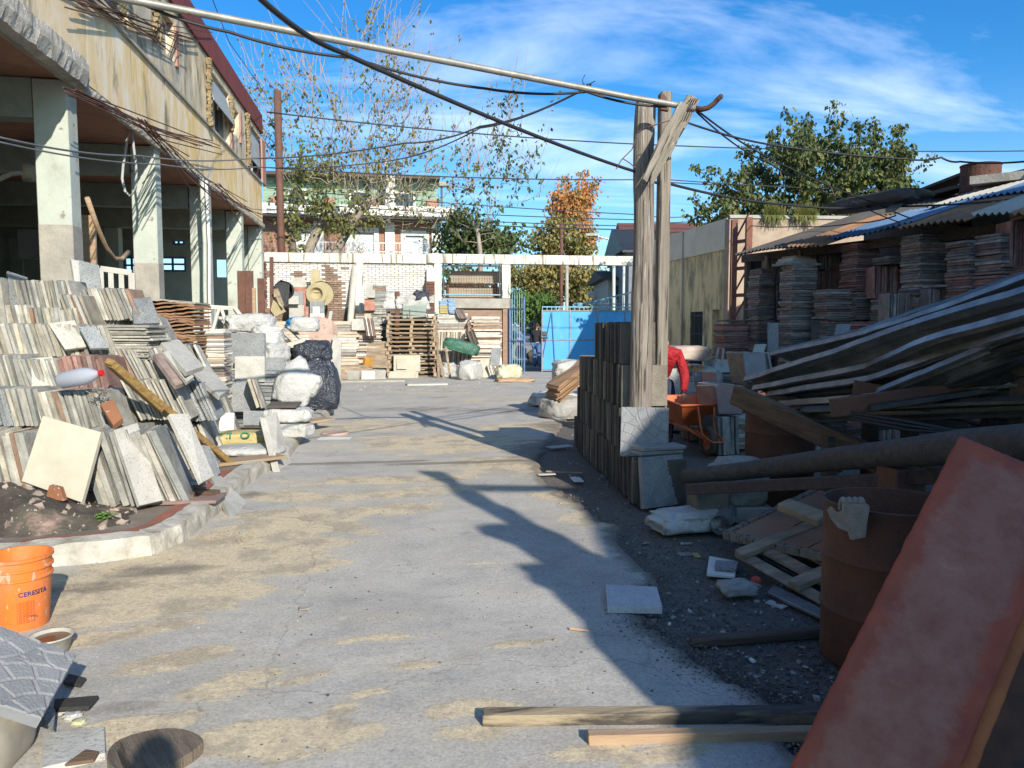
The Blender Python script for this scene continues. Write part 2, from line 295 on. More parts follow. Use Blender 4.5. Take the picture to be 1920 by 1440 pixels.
# ------------------------------------------------------------------ shared builders
def hole_wall(name, mt, parent, o, u, L, z0, z1, th, holes, n=None):
    """upright wall from o along unit vector u, with rectangular openings (u0,u1,z0,z1)"""
    o, u = V(o), V(u).normalized(); n = n or V((-u.y, u.x, 0))          # thickness runs along n
    us = sorted({0, L} | {min(max(h[i], 0), L) for h in holes for i in (0, 1)}); zs = sorted({z0, z1} | {min(max(h[i], z0), z1) for h in holes for i in (2, 3)})
    solid = lambda i, k: 0 <= i < len(us)-1 and 0 <= k < len(zs)-1 and not any(h[0]-1e-6 <= us[i] and us[i+1] <= h[1]+1e-6 and h[2]-1e-6 <= zs[k] and zs[k+1] <= h[3]+1e-6 for h in holes)
    P = lambda a, z, t: o + u*a + n*t + UZ*z
    m = MB()
    for i in range(len(us)-1):
        for k in range(len(zs)-1):
            if not solid(i, k): continue
            a, b, c, d = us[i], us[i+1], zs[k], zs[k+1]
            for t in (0, th): m.add([P(a, c, t), P(b, c, t), P(b, d, t), P(a, d, t)], [(0, 1, 2, 3) if t == 0 else (3, 2, 1, 0)])
            if not solid(i-1, k): m.add([P(a, c, 0), P(a, d, 0), P(a, d, th), P(a, c, th)], [(0, 1, 2, 3)])
            if not solid(i+1, k): m.add([P(b, c, 0), P(b, d, 0), P(b, d, th), P(b, c, th)], [(0, 1, 2, 3)])
            if not solid(i, k-1): m.add([P(a, c, 0), P(b, c, 0), P(b, c, th), P(a, c, th)], [(0, 1, 2, 3)])
            if not solid(i, k+1): m.add([P(a, d, 0), P(b, d, 0), P(b, d, th), P(a, d, th)], [(0, 1, 2, 3)])
    return m.build(name, mt, parent)
TM = {}
def tilemesh(w, h, t, mt, seed=0):
    k = (round(w, 3), round(h, 3), round(t, 3), mt.name, seed)
    if k not in TM:
        rg = random.Random(hash(k[:3]) + seed); bm = bmesh.new(); bmesh.ops.create_cube(bm, size=1)
        cx_, cy_ = rg.choice((-.5, .5)), rg.choice((-.5, .5)); ch_ = .035*rg.random() if seed else 0
        for v in bm.verts:
            if seed and v.co.x == cx_ and v.co.y == cy_: v.co.x *= 1-2*ch_/w; v.co.y *= 1-ch_/h
        for v in bm.verts: v.co = V((v.co.x*w + rg.uniform(-.004, .004), v.co.y*h + rg.uniform(-.004, .004), v.co.z*t + rg.uniform(-.002, .002)))
        bmesh.ops.bevel(bm, geom=bm.edges[:], offset=min(.004, t*.2), segments=1, affect='EDGES')
        me = bpy.data.meshes.new('tile'); bm.to_mesh(me); bm.free(); me.materials.append(mt); TM[k] = me
    return TM[k]
def edge_row(label, p0, p1, h, w, mt, t=.035, lean=0., yaw=None, group='rows of tiles stood on edge', cat='tile row', name='tile_row', gap=.004, par=None, ends=None, seed=1, jl=.02, wob=.03, drop=0.):
    """tiles stood on edge side by side from p0 to p1 (base line); h tall, w deep (w runs away from the viewer)"""
    rg = random.Random(seed*77+5); p0, p1 = V(p0), V(p1); d = (p1-p0); L = d.length; d.normalize()
    root = par or thing(name, (p0+p1)/2, label, cat, group)
    dy = math.atan2(d.y, d.x) if yaw is None else yaw
    a = 0.; out = []
    while a < L:
        tt = t*rg.choice((.8, .9, 1, 1.15)); ln = lean + rg.uniform(-jl, jl)
        m = tilemesh(h*rg.choice((1, 1, .98, 1.01)), w, tt, mt, rg.randrange(3))
        # local x -> up, local z -> along the row
        Rm = rz(dy + rg.uniform(-wob, wob)) @ ry(-ln) @ Matrix(((0, 0, 1), (0, 1, 0), (1, 0, 0)))
        nrm = V((-UZ).cross(V((-math.sin(dy), math.cos(dy), 0))))
        c = p0 + d*a + V((-math.sin(dy), math.cos(dy), 0))*(w/2 + rg.uniform(-.02, .02)) + UZ*(h/2*math.cos(ln) + abs(math.sin(ln))*tt/2 - drop*rg.random()) - V((math.cos(dy), math.sin(dy), 0))*math.sin(ln)*h/2
        put('tile', m, root, c, Rm); a += (tt+gap+rg.random()*gap)/max(.3, math.cos(ln))
    return root
def flat_stack(label, c, w, h, z0, z1, mt, t=.04, yaw=0., jit=.012, group='stacks of tiles lying flat', cat='tile stack', par=None, seed=1, name='tile_stack', mt2=None, z2=None, lean=(0, 0)):
    rg = random.Random(seed*31+9); c = V(c); root = par or thing(name, V((c.x, c.y, z0)), label, cat, group); z = z0; ox = oy = 0
    while z < z1:
        tt = t*rg.choice((.85, .95, 1, 1.1)); mm = mt2 if (mt2 and z > z2) else mt
        m = tilemesh(w*rg.choice((1, 1, .97)), h, tt, mm, rg.randrange(3))
        ox += rg.uniform(-.0015, .0015); oy += rg.uniform(-.0015, .0015); f = (z-z0)
        put('tile', m, root, V((c.x+ox+rg.uniform(-jit, jit)+lean[0]*f, c.y+oy+rg.uniform(-jit, jit)+lean[1]*f, z+tt/2)), rz(yaw+rg.uniform(-.04, .04)) @ rx(rg.uniform(-.006, .006)))
        z += tt*1.06+.002
    return root
def slab4(name, pts, th, mt, label, cat='slab', group=None, j=.003, parent=None):
    o = MB().slab(pts, th).build(name, mt, parent, bevel=.003)
    return reg(o, label, cat, group) if parent is None else o
def lump(name, c, sz, mt, label=None, cat='sack', yaw=0., seed=0, group=None, amp=.12, fr=2.2, sharp=.35, flat=.25, pinch=0., parent=None, sub=4, tilt=None, box=.6, z0=None):
    """a filled sack or crumpled bag: puffy box with creases, flattened underneath"""
    bm = bmesh.new(); bmesh.ops.create_icosphere(bm, subdivisions=sub, radius=1); off = V((seed*7.3, seed*3.1, seed*1.7)); hx = V(sz)/2
    Rm = rz(yaw) @ (tilt or Matrix.Identity(3))
    for v in bm.verts:
        p = v.co.normalized(); q = V([math.copysign(abs(a)**box, a) for a in p])
        sharp_ = sharp*.55; n = noise.fractal(p*fr+off, 1.0, 2.0, 3); rd = 1-abs(noise.noise(p*fr*1.9+off*2))*2
        q *= 1 + amp*n*1.1 + amp*sharp_*rd
        if pinch and q.z > 0: k = 1-pinch*min(1, q.z)**1.3; q.x *= k; q.y *= k
        if q.z < -1+flat: q.z = -1+flat+(q.z+1-flat)*.08
        q.z += (1-flat)-1+0
        v.co = V((q.x*hx.x, q.y*hx.y, (q.z+1-0)*hx.z))
    for v in bm.verts: v.co = Rm @ v.co
    zmin = min(v.co.z for v in bm.verts)
    for v in bm.verts: v.co.z -= zmin
    me = bpy.data.meshes.new(name); bm.to_mesh(me); bm.free()
    for p in me.polygons: p.use_smooth = True
    me.materials.append(mt); o = bpy.data.objects.new(name, me); C.objects.link(o); c = V(c)
    if parent is not None: o.parent = parent; o.location = c - wl(parent)
    else: o.location = c; reg(o, label, cat, group)
    return o
def text(body, size, mt, parent, M4, depth=.001, name='lettering', bend=None, squash=1.):
    cu = bpy.data.curves.new(name, 'FONT'); cu.body = body; cu.size = size; cu.extrude = depth; cu.align_x = 'CENTER'; cu.align_y = 'CENTER'; cu.offset = size*.012
    tmp = bpy.data.objects.new('tmp', cu); C.objects.link(tmp); bpy.context.view_layer.update()
    me = bpy.data.meshes.new_from_object(tmp.evaluated_get(bpy.context.evaluated_depsgraph_get())); bpy.data.objects.remove(tmp); bpy.data.curves.remove(cu)
    for v in me.vertices:
        v.co.x *= squash
        if bend: a = v.co.x/bend; rr = bend+v.co.z; v.co = V((math.sin(a)*rr, v.co.y, math.cos(a)*rr - bend))
    me.materials.clear(); me.materials.append(mt)
    o = bpy.data.objects.new(name, me); C.objects.link(o); o.parent = parent
    M4 = M4.copy(); M4.translation = M4.translation - wl(parent); o.matrix_local = M4
    return o
def frame(x, y, z, loc):
    m = Matrix((V(x).normalized(), V(y).normalized(), V(z).normalized())).transposed().to_4x4(); m.translation = V(loc); return m
def cable(label, pts, r, mt=None, n=6, sag=0., k=14, name='overhead_cable', cat='cable', group='overhead cables'):
    P = []
    for a, b in zip(pts[:-1], pts[1:]):
        a, b = V(a), V(b)
        for i in range(k):
            t = i/k; P.append(a.lerp(b, t) - UZ*sag*4*t*(1-t))
    P.append(V(pts[-1]))
    return reg(MB().tube(P, r, n).build(name, mt or M_black, smooth=True), label, cat, group)

# ------------------------------------------------------------------ ground, paving, street
g = MB(); xs = [-600, -60, -20, 0, 20, 60, 600]; yprof = [(-400, -.03), (29.5, -.03), (45, .30), (60, .68), (78, 1.0), (120, 1.4), (1500, 2.0)]
g.add([(x, y, z) for y, z in yprof for x in xs], [(i+7*k, i+1+7*k, i+8+7*k, i+7+7*k) for k in range(len(yprof)-1) for i in range(6)])
reg(g.build('ground', mat('dark_gravel_ground', (.115, .098, .080), (.18, .155, .125), (.27, .24, .19), sc=22, bump=.9, bsc=70, speck=((.2, .19, .17), 60, .66), coord='Generated' if 0 else 'Object'), loc=(0, 0, 0)), kind='structure')
ed = [(1640, 1640), (1480, 1370), (1417, 1294), (1364, 1262), (1300, 1236), (1256, 1201), (1219, 1170), (1190, 1130), (1225, 1098), (1237, 1086), (1213, 1072), (1187, 1045), (1163, 1017), (1153, 987), (1105, 955), (1060, 930), (1015, 895), (1010, 860), (1035, 820), (1060, 790)]
EDG = [G(*p) for p in ed] + [V((3.6, 15, 0)), V((6.0, 20, 0)), V((9.3, 26.4, 0))]
def edge_x(y):
    for a, b in zip(EDG[:-1], EDG[1:]):
        lo_, hi_ = sorted((a.y, b.y))
        if lo_ <= y <= hi_ and hi_ > lo_: return a.x + (b.x-a.x)*(y-a.y)/(b.y-a.y)
    return EDG[0].x if y < EDG[0].y else 9.5
SAND = []       # (centre, radius along x, radius along y, rotation, weight)
for px, py, a, b, ro, w in [(250, 1110, .75, .5, 0, 1.5), (420, 1040, .9, .7, .3, 1.25), (560, 985, .8, .5, .3, .95), (740, 900, 1.4, .25, 0, .9), (700, 925, 2.0, .35, 0, .75), (620, 960, 1.3, .3, .1, .85), (860, 830, 1.6, 1.1, 0, .95), (1000, 870, 1.3, .7, 0, .9), (1090, 930, .6, .45, -.5, 1.0), (1130, 975, .5, .4, -.5, .8), (680, 800, 1.6, 1.2, 0, .75), (520, 1385, .36, .16, 0, 1.35), (650, 1330, .12, .06, 0, 1.1), (700, 1200, .3, .06, .1, .9), (960, 1210, .16, .05, 0, 1.05), (1010, 1205, .16, .035, .2, .9), (680, 1305, .15, .06, .3, .95), (880, 1330, .22, .08, 0, .75), (1250, 1420, .22, .07, .2, 1.1), (1100, 1415, .2, .07, 0, .9), (900, 1380, .3, .1, 0, .6), (330, 1240, .35, .12, .3, .75), (420, 1290, .3, .15, .5, .8), (560, 1280, .25, .07, .3, .7), (250, 1370, .35, .12, .3, .9), (920, 1057, .22, .035, 0, .85), (560, 1060, .4, .05, 0, .9), (600, 1020, .35, .07, .1, .9), (770, 1250, .3, .08, 0, .5), (640, 1160, .5, .12, 0, .4), (950, 750, 2.5, 1.6, 0, .5), (830, 735, 2.0, 1.2, 0, .5), (1000, 800, 1.4, .8, 0, .8), (230, 1190, .6, .14, .35, .9)]:
    SAND.append((G(px, py), a, b, ro, w))
DARKP = [(G(px, py), a, b, w) for px, py, a, b, w in [(640, 868, 1.3, .10, 1.0), (880, 867, 1.4, .12, .9), (480, 872, .4, .12, .8), (300, 1070, .5, .22, .7), (180, 1100, .5, .2, .6), (460, 930, .3, .4, .6), (800, 768, 1.5, .8, .6), (950, 770, 1.6, .9, .6), (720, 815, .8, .35, .5), (860, 845, .5, .15, .45), (820, 745, .9, .4, .5), (570, 1320, .25, .1, .3), (1080, 850, .9, 1.3, 1.1), (1150, 940, .6, .55, .9), (330, 1350, .3, .25, .4), (1200, 1000, .25, .3, .5), (1180, 1010, .3, .2, .4), (1120, 1170, .2, .15, .25), (1060, 800, .8, 1, .8), (990, 830, .5, .4, .5), (250, 1330, .3, .12, .5)]]
def weight(L, x, y, rot=True):
    s = 0
    for q in L:
        c, a, b = q[0], q[1], q[2]
        dx, dy = x-c.x, y-c.y
        if abs(dx) > a*2.2 or abs(dy) > max(a, b)*2.2: continue
        if rot:
            ca, sa = math.cos(q[3]), math.sin(q[3]); dx, dy = dx*ca+dy*sa, -dx*sa+dy*ca
        s = max(s, q[-1]*math.exp(-((dx/a)**2+(dy/b)**2)))
    return s
vx = []; vd = {}; fs = []; att = []; st = .05
def ex2(y): return edge_x(y) + .07*noise.fractal(V((0, y*3.5, 3)), 1, 2, 4) + .02*noise.noise(V((5, y*22, 3)))
def gv(i, k):
    if (i, k) not in vd:
        x, y = i*st, k*st
        if k < 0: y = k*st*8
        z = noise.fractal(V((x*.5, y*.5, 0)), 1, 2, 3)*.008 + noise.noise(V((x*3, y*3, 7)))*.0025
        e_ = ex2(y)
        if x > e_: x = e_+.01; z = -.04
        elif x > e_-st: z -= .004
        vd[(i, k)] = len(vx); vx.append((x, y, z+.004)); att.append((weight(SAND, x, y), weight(DARKP, x, y, False), .75*math.exp(-max(0, e_-x)/.16)))
    return vd[(i, k)]
for k in range(20, 536):
    y = (k+.5)*st; xe = ex2(y)
    for i in range(int(-4.7/st), int(xe/st)+4):
        x = (i+.5)*st
        if x < -.6-y*.22 - 2.2 or i*st > max(ex2(k*st), ex2((k+1)*st)): continue
        fs.append((gv(i, k), gv(i+1, k), gv(i+1, k+1), gv(i, k+1)))
me = bpy.data.meshes.new('concrete_yard'); me.from_pydata(vx, [], fs)
ca = me.color_attributes.new('marks', 'FLOAT_COLOR', 'POINT'); ca.data.foreach_set('color', [c for a in att for c in (a[0], a[1], a[2], 1)])
for p in me.polygons: p.use_smooth = True
def yardx(t, col, ad, b):
    L = t.links.new; tcn = N(t, 'ShaderNodeTexCoord')
    at = N(t, 'ShaderNodeVertexColor'); at.layer_name = 'marks'; se = N(t, 'ShaderNodeSeparateColor'); L(at.outputs[0], se.inputs[0])
    def nz(s, d=6, ro=.6, str_=(1, 1, 1), di=0):
        mp = N(t, 'ShaderNodeMapping'); mp.inputs['Scale'].default_value = str_; L(tcn.outputs['Object'], mp.inputs[0])
        n = N(t, 'ShaderNodeTexNoise'); n.inputs['Scale'].default_value = s; n.inputs['Detail'].default_value = d; n.inputs['Roughness'].default_value = ro; n.inputs['Distortion'].default_value = di; L(mp.outputs[0], n.inputs[0]); return n.outputs[0]
    def ma(op, x, y):
        m = N(t, 'ShaderNodeMath', operation=op); (L(x, m.inputs[0]) if not isinstance(x, (int, float)) else setattr(m.inputs[0], 'default_value', x))
        (L(y, m.inputs[1]) if not isinstance(y, (int, float)) else setattr(m.inputs[1], 'default_value', y)); return m.outputs[0]
    def rampf(x, lo, hi):
        m = N(t, 'ShaderNodeMapRange', interpolation_type='SMOOTHSTEP'); L(x, m.inputs['Value']); m.inputs['From Min'].default_value = lo; m.inputs['From Max'].default_value = hi; return m.outputs[0]
    def mixc(f, a, bcol):
        m = N(t, 'ShaderNodeMix', data_type='RGBA'); L(f, m.inputs[0]); (L(a, m.inputs[6]) if not isinstance(a, tuple) else setattr(m.inputs[6], 'default_value', (*a, 1))); (L(bcol, m.inputs[7]) if not isinstance(bcol, tuple) else setattr(m.inputs[7], 'default_value', (*bcol, 1))); return m.outputs[2]
    base = mixc(rampf(nz(1.3, 8, .7), .32, .68), (.345, .325, .29), (.485, .455, .405))
    base = mixc(ma('MULTIPLY', rampf(nz(7, 6, .7, (.35, 1, 1), .4), .5, .72), .5), base, (.275, .265, .245))
    base = mixc(ma('MULTIPLY', rampf(nz(16, 5, .6), .56, .7), .4), base, (.44, .42, .37))
    sn = ma('ADD', ma('MULTIPLY', se.outputs[0], .50), ma('MULTIPLY', nz(2.6, 12, .74, (.55, 1, 1), .3), 1.15))
    sand = rampf(sn, .79, .87)
    dustf = ma('MULTIPLY', rampf(sn, .52, .84), .5)
    base = mixc(dustf, base, (.47, .42, .33))
    scol = mixc(rampf(nz(24, 6, .7), .35, .7), (.62, .51, .335), (.49, .405, .275))
    scol = mixc(ma('MULTIPLY', rampf(nz(3, 5, .6), .45, .62), .7), scol, (.33, .28, .21))
    base = mixc(sand, base, scol)
    fl = ma('MULTIPLY', rampf(nz(6.5, 9, .72, (.6, 1, 1), .2), .60, .635), rampf(nz(.9, 3), .38, .55))
    base = mixc(ma('MULTIPLY', fl, .85), base, (.52, .46, .355))
    fl2 = rampf(nz(15, 7, .7), .63, .66)
    base = mixc(ma('MULTIPLY', fl2, .6), base, (.24, .225, .20))
    dk = rampf(ma('ADD', ma('MULTIPLY', se.outputs[1], .6), ma('MULTIPLY', nz(5, 8, .7, (.5, 1, 1)), .7)), .55, .76)
    base = mixc(ma('MULTIPLY', dk, .70), base, (.15, .12, .09))
    fn = rampf(nz(70, 4, .7), .3, .7)
    mv3 = N(t, 'ShaderNodeMix', data_type='RGBA', blend_type='MULTIPLY'); mv3.inputs[0].default_value = 1; L(base, mv3.inputs[6]); cr3 = N(t, 'ShaderNodeMix', data_type='RGBA'); L(fn, cr3.inputs[0]); cr3.inputs[6].default_value = (.80, .80, .80, 1); cr3.inputs[7].default_value = (1.16, 1.16, 1.16, 1); L(cr3.outputs[2], mv3.inputs[7]); base = mv3.outputs[2]
    eg = rampf(ma('ADD', se.outputs[2], ma('MULTIPLY', nz(7, 8, .75), .9)), .72, 1.0)
    base = mixc(ma('MULTIPLY', eg, .8), base, (.17, .14, .105))
    # small grit and pits
    vo = N(t, 'ShaderNodeTexVoronoi'); vo.inputs['Scale'].default_value = 38; L(tcn.outputs['Object'], vo.inputs[0])
    grit = ma('MULTIPLY', ma('LESS_THAN', vo.outputs['Distance'], .16), rampf(nz(2.5, 3), .5, .6))
    base = mixc(ma('MULTIPLY', grit, .8), base, (.17, .15, .13))
    vo2 = N(t, 'ShaderNodeTexVoronoi', feature='DISTANCE_TO_EDGE'); vo2.inputs['Scale'].default_value = .45
    mp = N(t, 'ShaderNodeMapping'); L(tcn.outputs['Object'], mp.inputs[0])
    wn = N(t, 'ShaderNodeTexNoise'); wn.inputs['Scale'].default_value = 1.7; wn.inputs['Detail'].default_value = 6; L(mp.outputs[0], wn.inputs[0])
    mv = N(t, 'ShaderNodeVectorMath', operation='MULTIPLY_ADD'); L(wn.outputs['Color'], mv.inputs[0]); mv.inputs[1].default_value = (.9, .9, 0); L(tcn.outputs['Object'], mv.inputs[2]); L(mv.outputs[0], vo2.inputs[0])
    crack = ma('MULTIPLY', ma('LESS_THAN', vo2.outputs['Distance'], .0028), .3)
    base = mixc(crack, base, (.15, .14, .12))
    # relief: sand lies on the concrete
    hgt = ma('ADD', ma('ADD', ma('MULTIPLY', sand, .28), ma('MULTIPLY', nz(45, 5, .7), .6)), ma('ADD', ma('MULTIPLY', nz(9, 6, .7, (.8, 1, 1)), .3), ma('MULTIPLY', crack, -.6)))
    bp = N(t, 'ShaderNodeBump'); bp.inputs['Strength'].default_value = .5; bp.inputs['Distance'].default_value = .009; L(hgt, bp.inputs['Height']); L(bp.outputs[0], b.inputs['Normal'])
    return base
me.materials.append(mat('worn_sandy_concrete', (.3, .3, .3), extra=yardx, bump=0, rough=.88))
o = bpy.data.objects.new('concrete_paving', me); C.objects.link(o); reg(o, kind='structure')
# street beyond the gate
s = MB(); s.add([(x, y, z+.012) for y, z in yprof[1:6] for x in (-60, 60)], [(2*k, 2*k+1, 2*k+3, 2*k+2) for k in range(4)])
reg(s.build('street', mat('pale_asphalt', (.20, .195, .185), (.26, .25, .235), sc=1.5, bump=.3, bsc=30), loc=(0, 0, 0)), kind='structure')

# ------------------------------------------------------------------ raised platform and kerb on the left
kp = [G(*p) for p in [(-160, 1085), (20, 1072), (115, 1062), (200, 1054), (285, 1042), (345, 1018), (388, 985), (430, 945), (472, 905), (540, 862), (565, 830), (590, 803), (635, 767)]] + [V((-1.1, 16.5, 0)), V((-1.6, 19, 0)), V((-2.2, 26.4, 0))]
def fine(P, n=5, jit=.0):
    Q = []
    for i, (a, b) in enumerate(zip(P[:-1], P[1:])):
        for k in range(n): Q.append(a.lerp(b, k/n))
    return Q+[P[-1]]
kq = fine(kp, 5); rg = random.Random(5); m = MB(); vs = []; fsx = []
for i, p in enumerate(kq):
    t = (kq[min(i+1, len(kq)-1)]-kq[max(i-1, 0)]).normalized(); nrm = V((-t.y, t.x, 0))
    for (o_, z) in ((0, -.03), (.012, .09), (.03, .14), (.16, .155), (.17, .05)):
        vs.append(p + nrm*(o_+rg.uniform(-.008, .008)) + UZ*(z+rg.uniform(-.006, .006)))
for i in range(len(kq)-1):
    for q in range(4): fsx.append((i*5+q, i*5+q+1, i*5+6+q, i*5+5+q))
m.add(vs, fsx)
reg(m.build('kerb', mat('flaking_limewashed_kerb', (.50, .47, .40), (.36, .33, .27), (.20, .17, .13), sc=6, bump=.8, bsc=20, lo=.38, hi=.6), smooth=False), kind='structure')
pl = MB(); inner = [kq[i] + V((-(kq[min(i+1, len(kq)-1)]-kq[max(i-1, 0)]).normalized().y, (kq[min(i+1, len(kq)-1)]-kq[max(i-1, 0)]).normalized().x, 0))*.1 for i in range(len(kq))]
ptop = [p + UZ*.125 for p in inner]; far = [V((-14, p.y if i > 6 else kq[0].y-.1, .125)) for i, p in enumerate(inner)]
pl.add(ptop+far, [(i, i+1, len(ptop)+i+1, len(ptop)+i) for i in range(len(ptop)-1)])
reg(pl.build('raised_platform', mat('dirty_platform', (.24, .20, .155), (.15, .125, .10), (.32, .28, .22), sc=3, bump=.6, bsc=25)), kind='structure')
rs = MB(); seg = [i for i, p in enumerate(kq) if 5 <= i <= 40]
vv = []
for i in seg:
    t = (kq[min(i+1, len(kq)-1)]-kq[max(i-1, 0)]).normalized(); nrm = V((-t.y, t.x, 0)); vv += [kq[i]+nrm*.172+UZ*.148, kq[i]+nrm*(.30)+UZ*.135]
rs.add(vv, [(2*i, 2*i+1, 2*i+3, 2*i+2) for i in range(len(seg)-1)])
reg(rs.build('red_edging', mat('red_painted_edging', (.36, .12, .07), (.24, .10, .07), (.2, .16, .12), sc=6, bump=.5)), kind='structure')

# ------------------------------------------------------------------ two storey building on the left
FX = -4.2
bl = thing('derelict_building', (FX, 12, 0), 'long derelict building with stained yellow upper wall, red parapet and open green columned ground floor', 'building')
def stainw(c1, c2, c3, upper=False):
    def f(t, col, ad, b):
        L = t.links.new; tcn = N(t, 'ShaderNodeTexCoord')
        def nz(s, st, d=6, di=0):
            mp = N(t, 'ShaderNodeMapping'); mp.inputs['Scale'].default_value = st; L(tcn.outputs['Object'], mp.inputs[0]); n = N(t, 'ShaderNodeTexNoise'); n.inputs['Scale'].default_value = s; n.inputs['Detail'].default_value = d; n.inputs['Roughness'].default_value = .65; n.inputs['Distortion'].default_value = di; L(mp.outputs[0], n.inputs[0]); return n.outputs[0]
        def mr(x, lo, hi, mult=1.):
            m = N(t, 'ShaderNodeMapRange'); L(x, m.inputs['Value']); m.inputs['From Min'].default_value = lo; m.inputs['From Max'].default_value = hi; m.inputs['To Max'].default_value = mult; return m.outputs[0]
        def mx(f_, a, c):
            m = N(t, 'ShaderNodeMix', data_type='RGBA'); L(f_, m.inputs[0]); (L(a, m.inputs[6]) if not isinstance(a, tuple) else setattr(m.inputs[6], 'default_value', (*a, 1))); m.inputs[7].default_value = (*c, 1); return m.outputs[2]
        c = mx(mr(nz(.8, (1, 1, .6), 6), .40, .60), c1, c2)
        c = mx(mr(nz(1.6, (2, 2, .6), 8, .6), .47, .64, .8), c, c3)
        c = mx(mr(nz(6, (5, 5, .4), 6), .52, .76, .4), c, tuple(min(.9, x*1.2) for x in c1))
        if upper:
            se_ = N(t, 'ShaderNodeSeparateXYZ'); L(tcn.outputs['Object'], se_.inputs[0]); zz = mr(se_.outputs[2], 6.22, 6.34, 1.)
            nn_ = N(t, 'ShaderNodeMath', operation='MULTIPLY'); L(zz, nn_.inputs[0]); L(mr(nz(1.3, (1.5, 1.5, .5), 8), .35, .62, .85), nn_.inputs[1])
            c = mx(nn_.outputs[0], c, (.36, .34, .28)); n3_ = N(t, 'ShaderNodeMath', operation='MULTIPLY'); L(zz, n3_.inputs[0]); L(mr(nz(2.0, (1.6, 1.6, .6), 8), .50, .66, .85), n3_.inputs[1]); c = mx(n3_.outputs[0], c, (.12, .11, .09))
        c = mx(mr(nz(1.1, (1.6, 1.6, .5), 8, .5), .55, .68, .85), c, (.13, .115, .09))
        c = mx(mr(nz(18, (4, 4, .5), 4), .66, .74, .7), c, (.16, .10, .06))
        bp = N(t, 'ShaderNodeBump'); bp.inputs['Strength'].default_value = .6; bp.inputs['Distance'].default_value = .02; L(nz(20, (4, 4, .6), 6), bp.inputs['Height']); L(bp.outputs[0], b.inputs['Normal'])
        return c
    return f
M_fac = mat('stained_yellow_plaster', (.5, .4, .2), extra=stainw((.78, .60, .38), (.74, .50, .19), (.84, .76, .62), True), bump=0)
M_yw = mat('mouldy_yellow_wall', (.5, .45, .22), extra=stainw((.80, .64, .34), (.74, .58, .28), (.22, .18, .11)), bump=0)
def fy(px): return PX(px, 200, FX).y
def fh(x0, y0, x1, y1):
    a = PX((x0+x1)/2, (y0+y1)/2, FX); return (fy(x0), fy(x1))
Y0 = -3.
zof = lambda px, py: PX(px, py, FX).z
wins = [(fy(172), fy(246), 6.42, 7.55), (fy(296), fy(330), 6.75, 7.5), (fy(390), fy(429), 6.25, 7.62), (fy(431), fy(447), 6.75, 7.5), (fy(461), fy(493), 6.3, 7.65), (6.5, 8.2, 6.4, 7.55)]
hole_wall('upper_wall', M_fac, bl, (FX, Y0, 0), (0, 1, 0), 26.35-Y0, 4.98, 7.82, .28, [(a-Y0, b-Y0, c, d) for a, b, c, d in wins])
MB().box2((FX-.3, Y0, 7.82), (FX+.06, 26.4, 8.42)).build('red_parapet', M_red, bl, bevel=.01)
# rough broken slab edge
m = MB(); vs = []; pr_ = [(-.06, 4.80), (.10, 4.74), (.20, 4.78), (.24, 4.95), (.22, 5.12), (.10, 5.17), (-.01, 5.18)]; ns_ = 420
for i in range(ns_+1):
    y = Y0+(26.3-Y0)*i/ns_; k_ = 1. if y < 11.2 else max(.32, 1-(y-11.2)*1.5)
    for q, (a_, z_) in enumerate(pr_):
        nz_ = noise.fractal(V((y*8, q*2.9, 1)), .7, 2.2, 6)
        vs.append(V((FX+(a_*k_)+.022*nz_*(q > 0), y, 4.80+(z_-4.80)*k_+.016*noise.fractal(V((y*7, q*2.7, 8)), .7, 2.2, 6))))
m.add(vs, [(i*7+q, i*7+q+1, i*7+8+q, i*7+7+q) for i in range(ns_) for q in range(6)])
m.build('rough_slab_edge', mat('roughcast_edge', (.55, .50, .42), (.34, .30, .24), (.66, .60, .50), sc=5, bump=1.6, bsc=22), bl)
MB().box2((-12.6, Y0, 4.84), (FX-.05, 26.3, 4.96)).build('brick_soffit', M_soffit, bl)
for i, y in enumerate((3.3, 7.2, 11.08, 14.83, 18.8, 22.7, 26.0)):
    MB().box2((FX-.42, y, .12), (FX-.003, y+.33, 4.82), .004).build('column', M_col, bl, bevel=.012)
    if i in (1, 2, 3): MB().box2((FX-.424, y-.004, .12), (FX+.001, y+.334, (2.2, 2.2, 2.95, 2.75)[i])).build('bare_column_base', M_conc, bl, bevel=.012)
    MB().box2((-12.4, y+.02, 4.32), (FX-.44, y+.3, 4.83), .004).build('cross_beam', mat('dull_green_beam', (.34, .38, .32), (.26, .29, .25), bump=.3) if i == 0 else MATS['dull_green_beam'], bl)
    for q in range(2): MB().box2((FX-3.6-q*3.9, y, .12), (FX-3.25-q*3.9, y+.33, 4.3)).build('inner_column', M_inner, bl)
MB().box2((-12.6, Y0, .1), (-12.35, 26.3, 8.3)).build('rear_wall', M_inner, bl)
MB().box2((-12.6, Y0, 8.2), (FX-.3, 26.3, 8.3)).build('roof_slab', M_conc, bl)
endh = []
for a in [(325, 436, 345, 458), (233, 483, 262, 512), (300, 483, 348, 508), (404, 486, 425, 520)]:
    p, q = PY(a[0], a[1], 26.1), PY(a[2], a[3], 26.1); endh.append((p.x+12.4, q.x+12.4, q.z, p.z))
hole_wall('end_wall', M_inner, bl, (-12.4, 26.08, 0), (1, 0, 0), 12.4+FX-.43, .12, 8.0, .22, endh)
for (a, b, c, d) in endh[:3]:
    f = MB(); x0 = a-12.4; x1 = b-12.4
    for xx in (x0, (x0+x1)/2, x1): f.box2((xx-.03, 26.06, c), (xx+.03, 26.12, d))
    for zz in (c, (c+d)/2, d): f.box2((x0, 26.05, zz-.03), (x1, 26.11, zz+.03))
    f.build('window_grille', M_dblue, bl)
